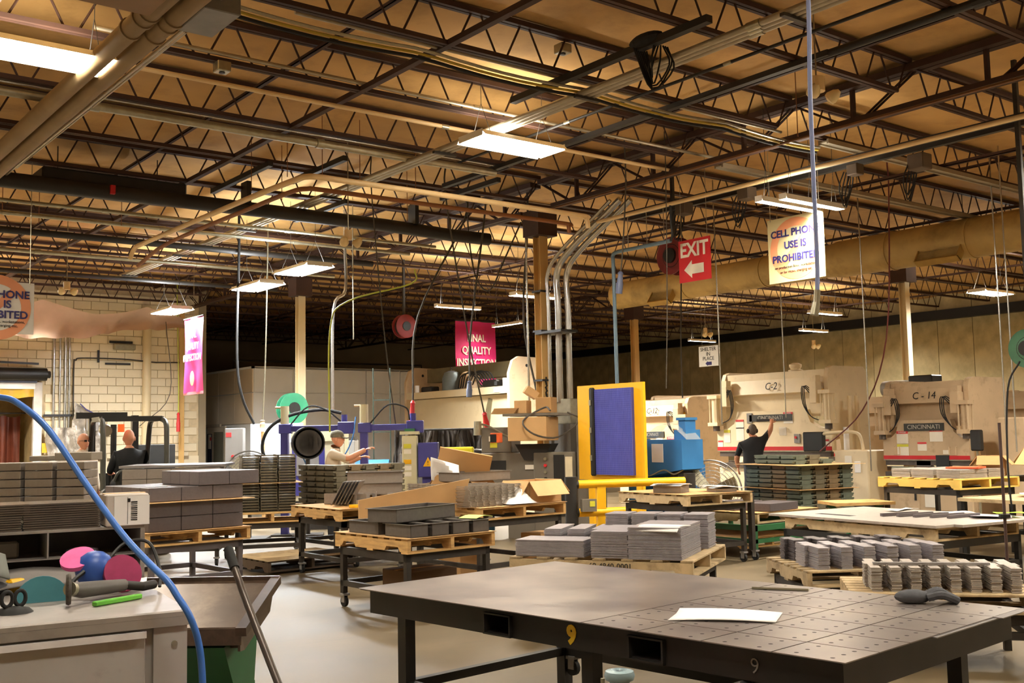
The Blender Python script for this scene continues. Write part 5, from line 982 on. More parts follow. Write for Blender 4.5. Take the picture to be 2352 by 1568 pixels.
carton(7.1, 10.15, 0, (.35, .4, .42), 4, 'brown carton standing on the floor under the wire grid cart', m_card); carton(7.75, 9.5, 0, (.35, .3, .5), 10, 'tall brown carton on the floor under the right of the wire grid cart', m_card); carton(5.62, 8.72, 0, (.55, .45, .36), 3, 'brown carton with shade in its colour, on the floor under the tray cart', mat('cardboard_shaded', '#6e5336', .85, 0, .1, 4))  # carton under the tray cart: cardboard darkened to paint in the shade there
# long cardboard leaning
tag(B().prism([(0, 0), (1.1, .1), (1.2, .42), (.0, .24)], 0, .02, 'xz').build('cardboard_sheet', m_cardlt, None, False, (5.55, 9.75, .72), R(-18)), 'long sheet of pale cardboard leaning behind the tray pallet', 'cardboard')
# --- G: cart with brackets, yellow tapes
cx, cy, yw = 6.35, 11.35, 0
pallet(cx, cy, .80, yw, .95, 1.2, 'pallet of small angle brackets on a tall wheeled cart', m_wood, m_card); cart(cx, cy, .665, yw, .8, 1.1, 'tall wheeled cart carrying the pallet of small angle brackets')
def bracket(x, y, z, yawd, label, s=.2, group=None, tilt=0):
    o = B().span((0, 0, 0), (s, s, .006)).span((0, 0, 0), (.006, s, s*.8)).span((0, 0, 0), (s, .006, s*.4)).build('angle_bracket', m_box2, None, False, (x, y, z), R(yawd)); o.rotation_euler.x = tilt; return tag(o, label, 'bracket', group)
for i in range(6): tag(B().box((0, 0, .15), (.008, .3, .3), (0, .5, 0)).build('steel_fin', m_plate, None, False, (6.15+i*.045, 11.25, .81), R(-40)), 'slanted steel fin in the leaning set on the bracket pallet', 'steel part', 'leaning steel fins')
for i in range(9): bracket(6.3+.13*(i % 4)+random.uniform(-.02, .02), 11.1+.25*(i//4), .81, random.uniform(-60, 60), 'loose steel angle bracket scattered on the small bracket pallet', .16, 'loose angle brackets')
tag(B().lathe([(.03, 0), (.06, 0), (.06, .03), (.03, .03)], 16).build('tape_roll', m_yellow, None, True, (6.12, 10.85, .81), 0), 'flat yellow tape roll on the bracket pallet', 'tape'); tag(B().box((0, 0, .03), (.14, .08, .05), bev=.015).build('yellow_case', m_yellow, None, False, (6.3, 10.95, .81), .4), 'yellow tape measure case on the bracket pallet', 'tape measure')
tray(7.1, 12.05, 1.02, -30, .7, .42, .14, 'upper of two nested grey steel trays behind the long cardboard', m=m_box2); tray(7.1, 12.05, .88, -30, .68, .42, .14, 'lower of two nested grey steel trays behind the long cardboard', m=m_box2); carton(7.1, 12.05, .55, (.6, .5, .3), -30, 'open carton beneath the two nested grey trays', m_card, flaps=.2); cart(7.1, 12.05, .55, -30, .8, .7, 'small steel cart beneath the nested grey trays')
# --- floor pallet with plywood
pallet(6.15, 12.45, .16, 2, 1.2, 1.0, 'low dark pallet covered in plywood on the floor behind the wheeled cart', mat('pallet_dark', '#5a4a3a', .8), m_woodold)
# --- D: stack of steel boxes
cx, cy, yw = 4.17, 11.24, 4
pallet(cx, cy, .70, yw, 1.12, 1.26, 'pallet under the big stack of dark grey steel boxes', m_wood, m_card); cart(cx, cy, .565, yw, 1.0, 1.15, 'steel stand under the big stack of dark grey steel boxes', mat('stand_grey', '#5b5558', .5), caster=False)
def boxgrid(nx, ny, nz, dx, dy, dz, cx, cy, z0, yawd, name, m, label, group, keep=lambda i, j, k: True, gap=.004):
    me = B().box((0, 0, dz/2), (dx-gap*(3 if gap > .01 else 1), dy-gap, dz-gap*(.5 if gap > .01 else 1)), bev=.004).mesh(name, m)
    for k in range(nz):
        for j in range(ny):
            for i in range(nx):
                if keep(i, j, k): u, v = (i-(nx-1)/2)*dx, (j-(ny-1)/2)*dy; p = loc(cx, cy, yawd, u, v); tag(ob(name, me, None, (p[0], p[1], z0+k*dz), R(yawd)), label+', '+ORD[i]+' from the left'+(', front row' if j == 0 else ', '+ORD[j]+' row back')+(', '+ORD[k]+' layer up' if nz > 1 else ''), 'steel box', group)
kk = lambda i, j, k: (j == 0 or i == 0)
boxgrid(3, 5, 2, .34, .225, .142, cx, cy, .706, yw, 'steel_box', m_box, 'dark steel box, big stack', 'steel boxes, lower layers', kk)
tag(B().box((0, 0, .004), (1.2, 1.3, .006)).build('cardboard_layer', m_cardlt, None, False, (cx, cy, .992), R(yw)), 'cardboard layer between the steel boxes of the big stack', 'cardboard')
boxgrid(3, 5, 1, .34, .225, .142, cx, cy, 1.002, yw, 'steel_box', m_box, 'dark steel box, big stack third layer', 'steel boxes, third layer')
boxgrid(3, 5, 1, .34, .225, .142, cx+.18, cy, 1.145, yw, 'steel_box', m_box, 'dark steel box, big stack top', 'steel boxes, top layer', lambda i, j, k: i > 0 and j < 4)
p = loc(cx, cy, yw, -.3, -.3); tag(B().box((0, 0, .002), (.2, .14, .003)).build('paper_sheet', m_white, None, False, (p[0], p[1], 1.146), .3), 'white sheet of paper on the steel box stack', 'paper')
boxgrid(4, 3, 2, .3, .4, .13, 5.25, 13.95, 1.0, -30, 'flat_carton', m_box2, 'pale flat case right of forklift', 'pale flat cases', lambda i, j, k: j == 0)
tag(B().box((0, 0, .02), (1.3, 1.1, .03)).build('steel_sheet', m_plate, None, False, (5.25, 13.95, 1.265), R(-30)), 'pale sheet lying on the flat cases behind the forklift seat', 'sheet'); cart(5.25, 13.95, .99, -30, 1.15, 1.0, 'dark cart under the pale flat cases')
# --- E: flat boxes at the left edge
cx, cy, yw = 2.55, 9.75, -38
boxgrid(6, 2, 5, .265, .3, .07, cx-.3, cy+.23, 1.1, yw, 'flat_steel_box', m_box2, 'flat box at left edge', 'flat boxes at the left edge', lambda i, j, k: j == 0, gap=.012)
cart(cx-.3, cy+.25, 1.095, yw, 1.6, .7, 'dark cart under the five-high stack of flat boxes at the left edge', m_black)
for i, (u, l_, h_) in enumerate(((-.85, .35, .08), (-.2, .16, .045), (.1, .32, .07))): p = loc(cx, cy, yw, u+.05, .2); tag(B().box((0, 0, h_/2), (l_, .25, h_), bev=.004).build('flat_carton', mat('case_taupe', '#8c8273', .6), None, False, (p[0], p[1], 1.452), R(yw)), ('leftmost', 'small middle', 'rightmost')[i]+' taupe box lying on top of the five-high stack at left', 'box')
# --- F: columns of nested channel parts
m_chan = mat('channel_olive_steel', '#625946', .5, .35, .12, 14)
def chan(w_, l_, h_):
    q = B(); q.span((-w_/2, -l_/2, 0), (w_/2, l_/2, .006)); q.span((-w_/2, -l_/2, 0), (-w_/2+.008, l_/2, h_)); q.span((w_/2-.008, -l_/2, 0), (w_/2, l_/2, h_)); q.span((-w_/2, -l_/2, h_*.55), (w_/2, -l_/2+.01, h_)); return q.mesh('channel_part', m_chan)
cmesh = chan(.22, .6, .034)
cx, cy, yw = 6.3, 13.45, -20
for i in range(3):
    for k in range(20):
        p = loc(cx, cy, yw, -.27+i*.235, 0); z = .66+k*.036+(.02 if k >= 10 else 0)
        tag(ob('channel_part', cmesh, None, (p[0]+random.uniform(-.006, .006), p[1], z), R(yw)), ORD[k]+' channel part up the '+('left', 'middle', 'right')[i]+' column behind the steel boxes', 'steel part', 'channel parts, three columns')
pallet(cx, cy, .655, yw, .9, .9, 'pallet under the three columns of olive channel parts', m_wood); cart(cx, cy, .52, yw, .85, .85, 'dark cart under the three columns of channel parts')
tag(B().box((0, 0, 0), (.8, .75, .006)).build('cardboard_layer', m_card, None, False, (cx, cy, 1.03), R(yw)), 'cardboard layer halfway up the three columns of channel parts', 'cardboard')
def bracket_tray(w_, l_, h_):
    q = B(); g_ = .045
    q.span((-w_/2+g_, -l_/2, 0), (w_/2-g_, l_/2, h_*.78)); q.span((-w_/2, -l_/2+.02, h_*.25), (w_/2, l_/2-.02, h_*.62)); q.span((-w_/2+.004, -l_/2+.004, h_*.62), (w_/2-.004, l_/2-.004, h_*.97)); return q
def trays(nx, ny, nz, cx, cy, z0, yawd, dx, dy, dz, label, group, ms, keep):
    mes = [bracket_tray(dx, dy, dz).mesh('stamped_tray', m) for m in ms]
    for k in range(nz):
        for j in range(ny):
            for i in range(nx):
                if keep(i, j, k): p = loc(cx, cy, yawd, (i-(nx-1)/2)*dx, (j-(ny-1)/2)*dy); tag(ob('stamped_tray', mes[(i+j*2) % len(mes)], None, (p[0]+random.uniform(-.004, .004), p[1]+random.uniform(-.004, .004), z0+k*dz), R(yawd)), label+', layer '+('one', 'two', 'three', 'four', 'five', 'six', 'seven')[k]+', '+(ORD[i]+' along the right face' if j == 0 else ORD[j]+' along the left face'), 'steel tray', group)
m_tr1 = mat('tray_olive', '#6e6753', .5, .3, .1, 12); m_tr2 = mat('tray_brown', '#7d6a4d', .5, .3, .1, 12); m_tr3 = mat('tray_green_grey', '#626a5c', .5, .3, .1, 12)
trays(5, 4, 7, 7.35, 13.1, .72, 2, .225, .24, .075, 'stamped tray in wide left pile', 'stamped trays, left pile', (m_tr1, m_tr2), lambda i, j, k: i == 0 or j == 0)
pallet(7.35, 13.1, .715, 2, 1.2, 1.1, 'pallet under the wide pile of stamped trays', m_wood); cart(7.35, 13.1, .58, 2, 1.1, 1.0, 'dark cart under the wide pile of stamped trays')
# --- H: pile of trays before the man at C-2
cx, cy, yw = 13.15, 10.05, -12; z9 = -.1
pallet(cx, cy, .5+z9, yw, 1.05, 1.3, 'pallet under the tall pile of stamped trays before press C-2', m_wood); cart(cx, cy, .365+z9, yw, .95, 1.15, 'dark cart under the tall pile of stamped trays before press C-2')
K1 = lambda i, j, k: i == 0 or j == 0
trays(4, 4, 5, cx, cy, .505+z9, yw, .25, .3, .066, 'stamped tray, tall pile lower half', 'stamped trays, lower half', (m_tr3, m_tr1, m_tr2), K1)
tag(B().box((0, 0, .003), (1.1, 1.32, .006)).build('cardboard_layer', m_card, None, False, (cx, cy, .838+z9), R(yw)), 'cardboard layer in the middle of the tall tray pile', 'cardboard')
trays(4, 4, 5, cx, cy, .848+z9, yw, .25, .3, .066, 'stamped tray, tall pile upper half', 'stamped trays, upper half', (m_tr3, m_tr1, m_tr2), K1)
tag(B().box((0, 0, .003), (1.2, 1.5, .006)).build('cardboard_layer', m_cardlt, None, False, (cx, cy, 1.182+z9), R(yw)), 'pale cardboard layer near the top of the tall tray pile', 'cardboard')
p = loc(cx, cy, yw, 0, .1); trays(3, 3, 2, p[0], p[1], 1.19+z9, yw, .25, .3, .066, 'stamped tray atop the tall pile', 'stamped trays, top', (m_tr3, m_tr1), lambda i, j, k: K1(i, j, k) and not (k == 1 and i == 2))
# --- I: cardboard-topped pallet with papers
cx, cy, yw = 9.95, 9.35, -5
pallet(cx, cy, .85, yw, 1.05, 1.3, 'pale pallet topped with cardboard and papers before the guard rail', m_woodold, m_card); cart(cx, cy, .715, yw, .95, 1.15, 'dark cart under the cardboard-topped pallet of papers')
for u, v, a, z, lab in ((-.3, -.1, 20, .1, 'white papers on a grey block at the left of the cardboard-topped pallet'), (.25, -.4, -30, .06, 'loose white papers at the right of the cardboard-topped pallet')):
    p = loc(cx, cy, yw, u, v); t = thing('paper_pile', lab, 'papers', (p[0], p[1], .857), R(a)); B().span((-.13, -.18, 0), (.13, .18, z-.02)).build('block', m_box2, t)
    for i in range(3): o = B().grid(lambda uu, vv: (-.18+.36*uu, -.2+.4*vv, z-.01+.006*i+.015*math.sin(3*uu+i)), 5, 3).build('sheet', m_white, t); o.rotation_euler.z = .3*i; o.modifiers.new('t', 'SOLIDIFY').thickness = .003
# --- J: green cart
cx, cy, yw = 11.25, 9.55, 0
cart(cx, cy, .42, yw, 1.4, 1.6, 'green wheeled cart with grey uprights beside the tall tray pile', m_green); pallet(cx+.1, cy, .555, yw, 1.25, 1.4, 'pallet with flat steel cases on the green cart', m_woodold, m_card)
for i in range(2): tag(B().box((0, 0, .05), (.62, .4, .1), bev=.004).build('flat_steel_case', m_box, None, False, (11.25-.1*i, 9.05+.5*i, .565), R(4)), ('front', 'rear')[i]+' flat steel case on the green cart pallet', 'steel case')
cr = thing('cart_push_frame', 'tall grey angle frame at the near end of the green cart', 'frame', (10.49, 8.75, 0)); B().bar((0, 0, .13), (0, 0, .82), .06).build('upright', m_steel, cr); B().bar((0, 1.3, .13), (0, 1.3, .82), .06).build('upright', m_steel, cr); B().bar((0, 0, .82), (0, 1.3, .82), .06).build('crossbar', m_steel, cr)
pallet(11.2, 9.6, .24, 0, 1.1, 1.2, 'low pallet with cardboard on the lower shelf of the green cart', m_wood, m_card)
xs = thing('crossed_stand', 'dark green crossed-leg stand right of the green cart', 'stand', (12.3, 8.5, 0), R(-30)); B().bar((-.35, 0, 0), (.35, 0, .6), .06).build('leg', m_green, xs); B().bar((.35, .06, 0), (-.35, .06, .6), .06).build('leg', m_green, xs); B().span((-.4, -.3, .6), (.4, .3, .64)).build('top', m_wood, xs)
# --- K: right table with large cut plate
cx, cy, yw = 10.35, 6.6, -8
pallet(cx-.1, cy, .632, yw, 1.25, 2.0, 'weathered pallet under the large cut steel sheet at right', m_woodold); cart(cx-.1, cy, .5, yw, 1.3, 2.0, 'black stand under the large cut steel sheet at right', m_black, caster=False)
ks = thing('steel_sheet', 'large cut steel sheet with slots on the right pallet', 'steel sheet', (cx, cy, .634), R(yw)); B().prism([(-.76, -1.05), (-.5, -1.05), (-.5, -1.15), (.76, -1.15), (.76, 1.2), (-.76, 1.2)], 0, .025).build('plate', m_pl2, ks); 
for x, y, w_, l_ in ((-.4, .55, .1, .5), (.35, -.75, .08, .3)): B().span((x-w_/2, y-l_/2, .0252), (x+w_/2, y+l_/2, .0262)).build('slot', m_ink, ks)
for i in range(5): tag(B().box((0, 0, .015), (.5, .035, .03)).build('steel_bar', m_box, None, False, (10.35+.13*i*.789-.1*i*.614, 6.62-.13*i*.614-.1*i*.789, .662), R(-14+2*i)), ORD[i]+' dark steel bar from the left on the large cut sheet', 'steel bar', 'steel bars on the cut sheet')
def sheetp(x, y, z, yawd, w_, l_, m, label, cat='paper', c=.01): tag(B().grid(lambda u, v: (-w_/2+w_*u, -l_/2+l_*v, c*math.sin(4*u+2*v)), 6, 4).build('paper_sheet', m, None, True, (x, y, z), R(yawd)), label, cat).modifiers.new('t', 'SOLIDIFY').thickness = .003
p = loc(cx, cy, yw, .45, -.75); sheetp(p[0], p[1], .675, 30, .5, .38, mat('paper_lilac', '#dcd8e6', .7), 'lilac-white drawing on the large cut sheet', c=.012); p = loc(cx, cy, yw, .62, -.85); sheetp(p[0], p[1], .7, 50, .3, .22, mat('paper_lime', '#a6d93a', .7), 'lime green sheet tucked beside the drawing')
p = loc(cx, cy, yw, .6, .5); sheetp(p[0], p[1], .668, 10, .6, .15, m_white, 'white strip of paper at the back of the large cut sheet'); p = loc(cx, cy, yw, .65, -.2); sheetp(p[0], p[1], .67, 60, .4, .2, m_white, 'curled white papers behind the steel bars')
kb = thing('side_table', 'cluttered brown table beyond the large cut sheet at right', 'table', (12.6, 6.0, 0), R(-10)); B().span((-.6, -.9, .7), (.6, .9, .74)).build('top', m_woodold, kb)
for sx in (-.55, .55):
    for sy in (-.85, .85): B().bar((sx, sy, 0), (sx, sy, .7), .05).build('leg', m_black, kb)
for i in range(4): sheetp(12.4+.15*i, 5.6+.25*i, .75+.01*i, 40*i, .4, .3, m_white, ('first','second','third','fourth')[i]+' white paper on the cluttered brown table at right')
m_crate = mat('crate_white', '#d8d8d4', .5)
for i in range(3):
    t = thing('plastic_crate', ('left', 'middle', 'right')[i]+' white plastic frame behind the papers at right', 'crate', (12.75+.1*i, 5.95-.35*i, .742), R(-10)); B().prism([(-.14, 0), (.14, 0), (.09, .16), (-.09, .16)], -.05, -.04, 'yz').prism([(-.14, 0), (.14, 0), (.09, .16), (-.09, .16)], .04, .05, 'yz').span((-.05, -.09, .15), (.05, .09, .16)).build('frame', m_crate, t)
tag(B().box((0, 0, .03), (.1, .6, .06), bev=.01).build('red_case', m_red, None, False, (12.45, 6.0, .745), R(-10)), 'long red case in front of the white plastic frames', 'case')
# --- right pallet in front of C-14
cx, cy, yw = 13.0, 7.6, -10
pallet(cx, cy, .95, yw, 1.1, 1.3, 'yellow pine pallet of grey plates before press C-14', mat('pallet_yellow', '#d8b257', .8, 0, .15, 5)); cart(cx, cy, .815, yw, 1.0, 1.2, 'tall dark stand under the yellow pine pallet', caster=False)
for i, (u, v, w_, l_) in enumerate(((-.2, .35, .5, .3), (-.2, 0, .5, .35), (-.2, -.4, .5, .35), (.25, -.1, .3, .9))): p = loc(cx, cy, yw, u, v); layered(rect(w_, l_), 12, .009, .004, 'plate_stack', m_pl2, ('first', 'second', 'third', 'rear')[i]+' grey plate stack on the yellow pine pallet', p[0], p[1], .952, yw)
carton(13.4, 7.2, .952, (.3, .3, .25), 20, 'small open carton on the yellow pine pallet', m_card, flaps=.15); tag(B().box((0, 0, .01), (.3, .4, .02)).build('orange_folder', mat('folder_orange', '#e0582c', .6), None, False, (12.85, 7.25, 1.065), .2), 'orange folder on the plates before C-14', 'folder')
carton(14.0, 6.6, .95, (.6, .6, .35), -10, 'large open carton at the right edge beyond the yellow pallet', m_cardlt, flaps=.3); cart(14.0, 6.6, .945, -10, .9, .9, 'dark stand under the large open carton at the right edge')
# --- R1, R2: stacks of stamped profile plates
prof_ = [(-.06, -.26), (.06, -.26), (.06, -.1), (.1, -.1), (.1, .04), (.06, .04), (.06, .26), (-.06, .26), (-.06, .1), (-.1, .1), (-.1, -.04), (-.06, -.04)]
pallet(7.75, 5.35, .5, -33, 1.25, 1.0, 'old pallet of stepped grey plates, behind the table corner', m_woodold); cart(7.75, 5.35, .365, -33, 1.15, .9, 'dark stand under the rear stepped plates', caster=False)
O_ = ('first', 'second', 'third', 'fourth', 'fifth', 'sixth', 'seventh', 'eighth')
for i in range(6): p = loc(7.75, 5.35, -33, -.47+i*.185, -.2); layered([(a*.75, b_*1.0) for a, b_ in prof_], 18, .0095, .005, 'stepped_plate_stack', m_pl1, O_[i]+' stack from the left of stepped plates in the rear row at right', p[0], p[1], .502, -33)
for i in range(5): p = loc(7.75, 5.35, -33, -.45+i*.21, .32); layered([(a*.8, b_*.6) for a, b_ in prof_], 18, .0095, .005, 'stepped_plate_stack', m_box, O_[i]+' stack from the left of dark plates behind the stepped rear row', p[0], p[1], .502, -30)
pallet(6.95, 4.2, .5, -50, 1.2, .85, 'old pallet of stepped grey plates just beyond the big table', m_woodold); cart(6.95, 4.2, .365, -50, 1.1, .75, 'dark stand under the front stepped plates', caster=False)
for i in range(8): p = loc(6.95, 4.2, -50, -.42+i*.125, -.1); layered([(a*.55, b_*1.0) for a, b_ in prof_], 17, .0095, .005, 'stepped_plate_stack', m_pl2, O_[i]+' stack from the left of stepped plates in the front row at right', p[0], p[1], .502, -50)
p = loc(6.95, 4.2, -50, -.05, -.2); tag(B().box((0, 0, .006), (.75, .05, .012)).build('steel_strip', m_plate, None, False, (p[0], p[1], .667), R(-50)), 'long steel strip lying across the front stepped plates', 'steel strip')
tag(B().prism([(-.5, -.4), (.5, -.3), (.55, .3), (-.4, .35)], 0, .015).build('pink_board', mat('board_pink', '#c7a599', .7), None, False, (7.35, 3.1, .48), R(-50)), 'pinkish board right of the front stepped plates', 'board'); cart(7.35, 3.1, .475, -50, .8, .6, 'dark stand under the pinkish board', caster=False)
# ================================================================ foreground
# --- big table 9
tx, ty = 3.17, 5.5; YW = 5.6
tbl = thing('sheet_metal_table', 'large black steel table marked 9 in the foreground', 'table', (tx, ty, 0), R(YW))      # local x = short side (away), local y negative = toward camera right
m_tab = mat('table_black_steel', '#2b2825', .45, .3, .15, 6); W9, L9 = 1.58, 3.04; zt = .725
for x0 in (.02, W9-.1):
    q = B()
    if x0 < 1:
        q.span((x0, -.02, zt-.13), (x0+.08, -1.02, zt)).span((x0, -1.21, zt-.13), (x0+.08, -1.98, zt)).span((x0, -2.17, zt-.13), (x0+.08, -L9+.02, zt)); q.span((x0, -1.02, zt-.03), (x0+.08, -1.21, zt)).span((x0, -1.02, zt-.13), (x0+.08, -1.21, zt-.115)); q.span((x0, -1.98, zt-.03), (x0+.08, -2.17, zt)).span((x0, -1.98, zt-.13), (x0+.08, -2.17, zt-.115))
    else: q.span((x0, -.02, zt-.13), (x0+.08, -L9+.02, zt))
    q.build('side_beam', m_tab, tbl)
for y0 in (-1.115, -2.075):
    s_ = B(); s_.span((.0, y0-.1, zt-.128), (W9-.02, y0-.09, zt-.02)).span((.0, y0+.09, zt-.128), (W9-.02, y0+.1, zt-.02)).span((0, y0-.1, zt-.128), (W9-.02, y0+.1, zt-.12)).span((0, y0-.1, zt-.028), (W9-.02, y0+.1, zt-.02)); s_.build('fork_pocket', m_tab, tbl)
q = B(); q.span((.1, -L9+.02, zt-.13), (W9-.1, -L9+.03, zt-.12)); 
B().span((.1, -.02, zt-.13), (W9-.1, -.08, zt)).build('end_beam', m_tab, tbl); B().span((.1, -L9+.02, zt-.13), (W9-.1, -L9+.1, zt)).build('end_beam', m_tab, tbl)
for yy in (-.6, -1.6, -2.55): B().span((.1, yy, zt-.06), (W9-.1, yy-.06, zt)).build('cross_member', m_tab, tbl)
for x0 in (.08, W9-.22):
    for yy in (-.2, -1.62, -L9+.25): B().span((x0, yy, 0), (x0+.07, yy-.07, zt-.12)).build('leg', m_tab, tbl)
for x0 in (.08, W9-.22): B().span((x0+.01, -.2, .18), (x0+.06, -L9+.25, .23)).build('lower_rail', m_tab, tbl)
for yy in (-.2, -1.62, -L9+.25): B().span((.1, yy-.01, .18), (W9-.16, yy-.06, .23)).build('lower_rail', m_tab, tbl)
if True:
    for x0 in (.11, W9-.19):
        for yy in (-.32, -L9+.4): c = ob('caster', _cm['c'][0], tbl, (x0, yy, .06)); ob('wheel', _cm['c'][1], c)
text('9', .115, 'stencil_number', mat('stencil_yellow', '#d9b51e', .6), tbl, basis((.017, -1.62, zt-.068), (0, -1, 0), (0, 0, 1)), bold=.006)
text('9', .09, 'chalk_number', mat('chalk', '#8f8a86', .8), tbl, basis((.017, -2.63, zt-.07), (0, -1, 0), (0, 0, 1)), bold=-.001)
# bare sheet on the table (left smooth, right part laser cut)
m_sheet = bpy.data.materials.new('rolled_steel_sheet'); m_sheet.use_nodes = True; nt = m_sheet.node_tree; N = nt.nodes; L = nt.links; b = N['Principled BSDF']
tc = N.new('ShaderNodeTexCoord'); n1 = N.new('ShaderNodeTexNoise'); n1.inputs['Scale'].default_value = 2.2; n1.inputs['Detail'].default_value = 7; L.new(tc.outputs['Object'], n1.inputs['Vector'])
rp = N.new('ShaderNodeValToRGB'); rp.color_ramp.elements[0].position = .35; rp.color_ramp.elements[1].position = .7; rp.color_ramp.elements[0].color = hexc('#7d7573'); rp.color_ramp.elements[1].color = hexc('#a1988f'); L.new(n1.outputs['Fac'], rp.inputs[0]); L.new(rp.outputs[0], b.inputs['Base Color'])
b.inputs['Metallic'].default_value = .6; mr = N.new('ShaderNodeMapRange'); mr.inputs['To Min'].default_value = .27; mr.inputs['To Max'].default_value = .43; L.new(n1.outputs['Fac'], mr.inputs['Value']); L.new(mr.outputs[0], b.inputs['Roughness'])
sh_ = thing('steel_sheet', 'wide bare steel sheet on table 9, laser-cut toward the right', 'steel sheet', (tx, ty, .7265), R(YW))
B().span((-.03, .03, 0), (W9+.02, -1.72, .0045)).build('smooth_blank', m_sheet, sh_)
# cut blanks: each a part with narrow kerf gaps
ys_ = [-1.724, -2.06, -2.4, -2.74, -L9-.02]; xs_ = [-.03, .23, .48, .74, 1.0, 1.28, W9+.02]
for j in range(4):
    for i in range(6):
        q = B(); g_ = .004; x0, x1, y0, y1 = xs_[i]+g_, xs_[i+1]-g_, ys_[j+1]+g_, ys_[j]-g_
        q.span((x0, y0, 0), (x1, y1, .0045)); bl_ = q.build('cut_blank', m_sheet, sh_)
        h_ = B()
        for u in (.18, .5, .82):
            for v in (.25, .75): h_.lathe([(.004, .0046), (.010, .0049)], 8, Matrix.Translation((x0+(x1-x0)*u, y0+(y1-y0)*v, 0)))
        h_.build('punched_holes', m_ink, bl_)
o = tag(B().span((-.02, .02, -.0055), (W9, -L9, -.0015)).build('steel_sheet', m_tab, None, False, (tx, ty, .731), R(YW)), 'dark under-sheet between table 9 and the bare steel sheet', 'steel sheet'); o.location.z = .7325-.0005
o.location.z = .731; sh_.location.z = .731
tag(B().span((W9-.9, -L9+.04, 0), (W9+.02, -L9-.035, .0045)).span((W9-.3, -L9+.04, .005), (W9+.02, -L9-.06, .009)).build('loose_sheet_edge', m_plate, None, False, (tx, ty, .7255), R(YW)), 'ragged loose sheet edge at the near corner of table 9', 'steel sheet')
pr_ = thing('paper_drawing', 'folded white drawing lying on the bare steel sheet', 'paper', (3.87, 3.42, .737), R(-52)); q = B(); q.grid(lambda u, v: (-.24+.48*u+.03*v, -.13+.26*v, .004+.02*max(0, v-.7)*2*(1-u)+.008*math.sin(3*u)), 10, 6); o = q.build('sheet', m_white, pr_, True); o.modifiers.new('t', 'SOLIDIFY').thickness = .004
tag(B().span((-.15, -.025, 0), (.15, -.022, .012)).span((-.15, -.025, 0), (.15, .025, .003)).build('steel_angle_strip', m_galv, None, False, (4.75, 3.78, .737), R(-60)), 'thin bright angle strip at the far edge of the bare sheet', 'steel strip')
gl = thing('work_gloves', 'crumpled grey work gloves at the far edge of the bare sheet', 'gloves', (4.88, 3.0, .737), R(-45)); q = B(); q.ell((-.06, 0, .03), (.09, .055, .035)); q.build('cuff', mat('glove_grey', '#4c4c50', .9, 0, .2, 30), gl, True)
for i in range(5): B().tube(bez([(.0, -.04+i*.02, .03), (.06, -.05+i*.024, .045+.01*(i % 2)), (.11, -.05+i*.026, .03), (.14, -.045+i*.024, .015)], 4), [.02]*13, 8).build('finger', mat('glove_grey', '#4c4c50'), gl, True)
# grey-blue clamp on a brown crate at the bottom edge
cr_ = tag(B().box((0, 0, .25), (.62, .6, .5), bev=.01).build('brown_crate', mat('crate_brown', '#6b564e', .6), None, False, (2.55, 3.02, 0), R(10)), 'dull brown crate at the bottom edge below table 9', 'crate'); cr_.scale.z = .98
cl = thing('vise', 'pale blue-grey round clamp head at the bottom edge', 'clamp', (2.68, 2.86, .47), R(-40)); m_cl = mat('clamp_blue_grey', '#8ea6ad', .4)
B().lathe([(.035, 0), (.037, .2), (.036, .25), (.05, .255), (.055, .27), (.05, .285), (.03, .29), (.022, .28)], 20).build('head', m_cl, cl, True); B().cyl((0, 0, .281), (0, 0, .2815), .02, 12).build('socket_hole', m_ink, cl)
B().box((-.08, 0, .19), (.11, .05, .07), (0, .3, 0), bev=.012).build('jaw', mat('clamp_white', '#c9cccb', .4), cl); B().cyl((-.06, 0, .23), (-.06, 0, .26), .008, 8).build('pin', m_galv, cl); B().box((0, 0, .01), (.16, .14, .02)).build('base', m_cl, cl)
# --- workbench at left
bx0, by0 = 1.65, 4.25; BY = -8.5
bn_ = thing('workbench', 'grey steel tool cabinet bench in the left foreground', 'workbench', (bx0, by0, 0), R(BY)); m_bt = mat('bench_top_worn', '#9a938d', .4, .3, .12, 5, 0, '#6d655e', 3, .5, .75); m_bc = mat('bench_cabinet_grey', '#a8a4a0', .45, 0, .05, 4, 0, '#77716b', 2.5, .58, .8)
B().span((-1.6, 0, .9), (.0, 1.45, .93), bev=.006).build('top', m_bt, bn_); B().span((-1.6, .0, .87), (.0, .02, .905)).build('top_lip', m_bt, bn_); B().span((-1.58, .04, .03), (-.02, 1.43, .9)).build('carcass', m_bc, bn_)
B().span((-.14, .015, 0), (-.01, .05, .9)).build('corner_post', m_bc, bn_)
for z in (.8, .63, .55): B().cyl((-.06, .008, z), (-.06, .016, z), .012, 10).build('rivet', m_galv, bn_)
dr = B().span((-1.4, .018, .56), (-.17, .045, .85), bev=.004).build('drawer', m_bc, bn_); B().span((-1.4, -.005, .835), (-.17, .02, .86)).build('drawer_pull', mat('pull_aluminium', '#dedbdd', .35, .1), dr); B().cyl((-.82, .004, .79), (-.82, .02, .79), .022, 14).build('lock', m_galv, dr); B().cyl((-.82, .002, .79), (-.82, .005, .79), .01, 10).build('keyhole', m_ink, dr)
lb = B().box((-.28, .015, .62), (.12, .004, .035)).build('maker_label', m_greyp, dr); B().box((-.31, .0125, .62), (.045, .003, .022)).build('red_mark', m_stickred, lb)
B().span((-.75, .018, .05), (-.17, .045, .53), bev=.004).build('cabinet_door', m_bc, bn_); B().span((-1.4, .018, .05), (-.82, .045, .53), bev=.004).build('cabinet_door', m_bc, bn_); B().span((-.815, .02, .05), (-.755, .035, .54)).build('door_gap', m_ink, bn_)
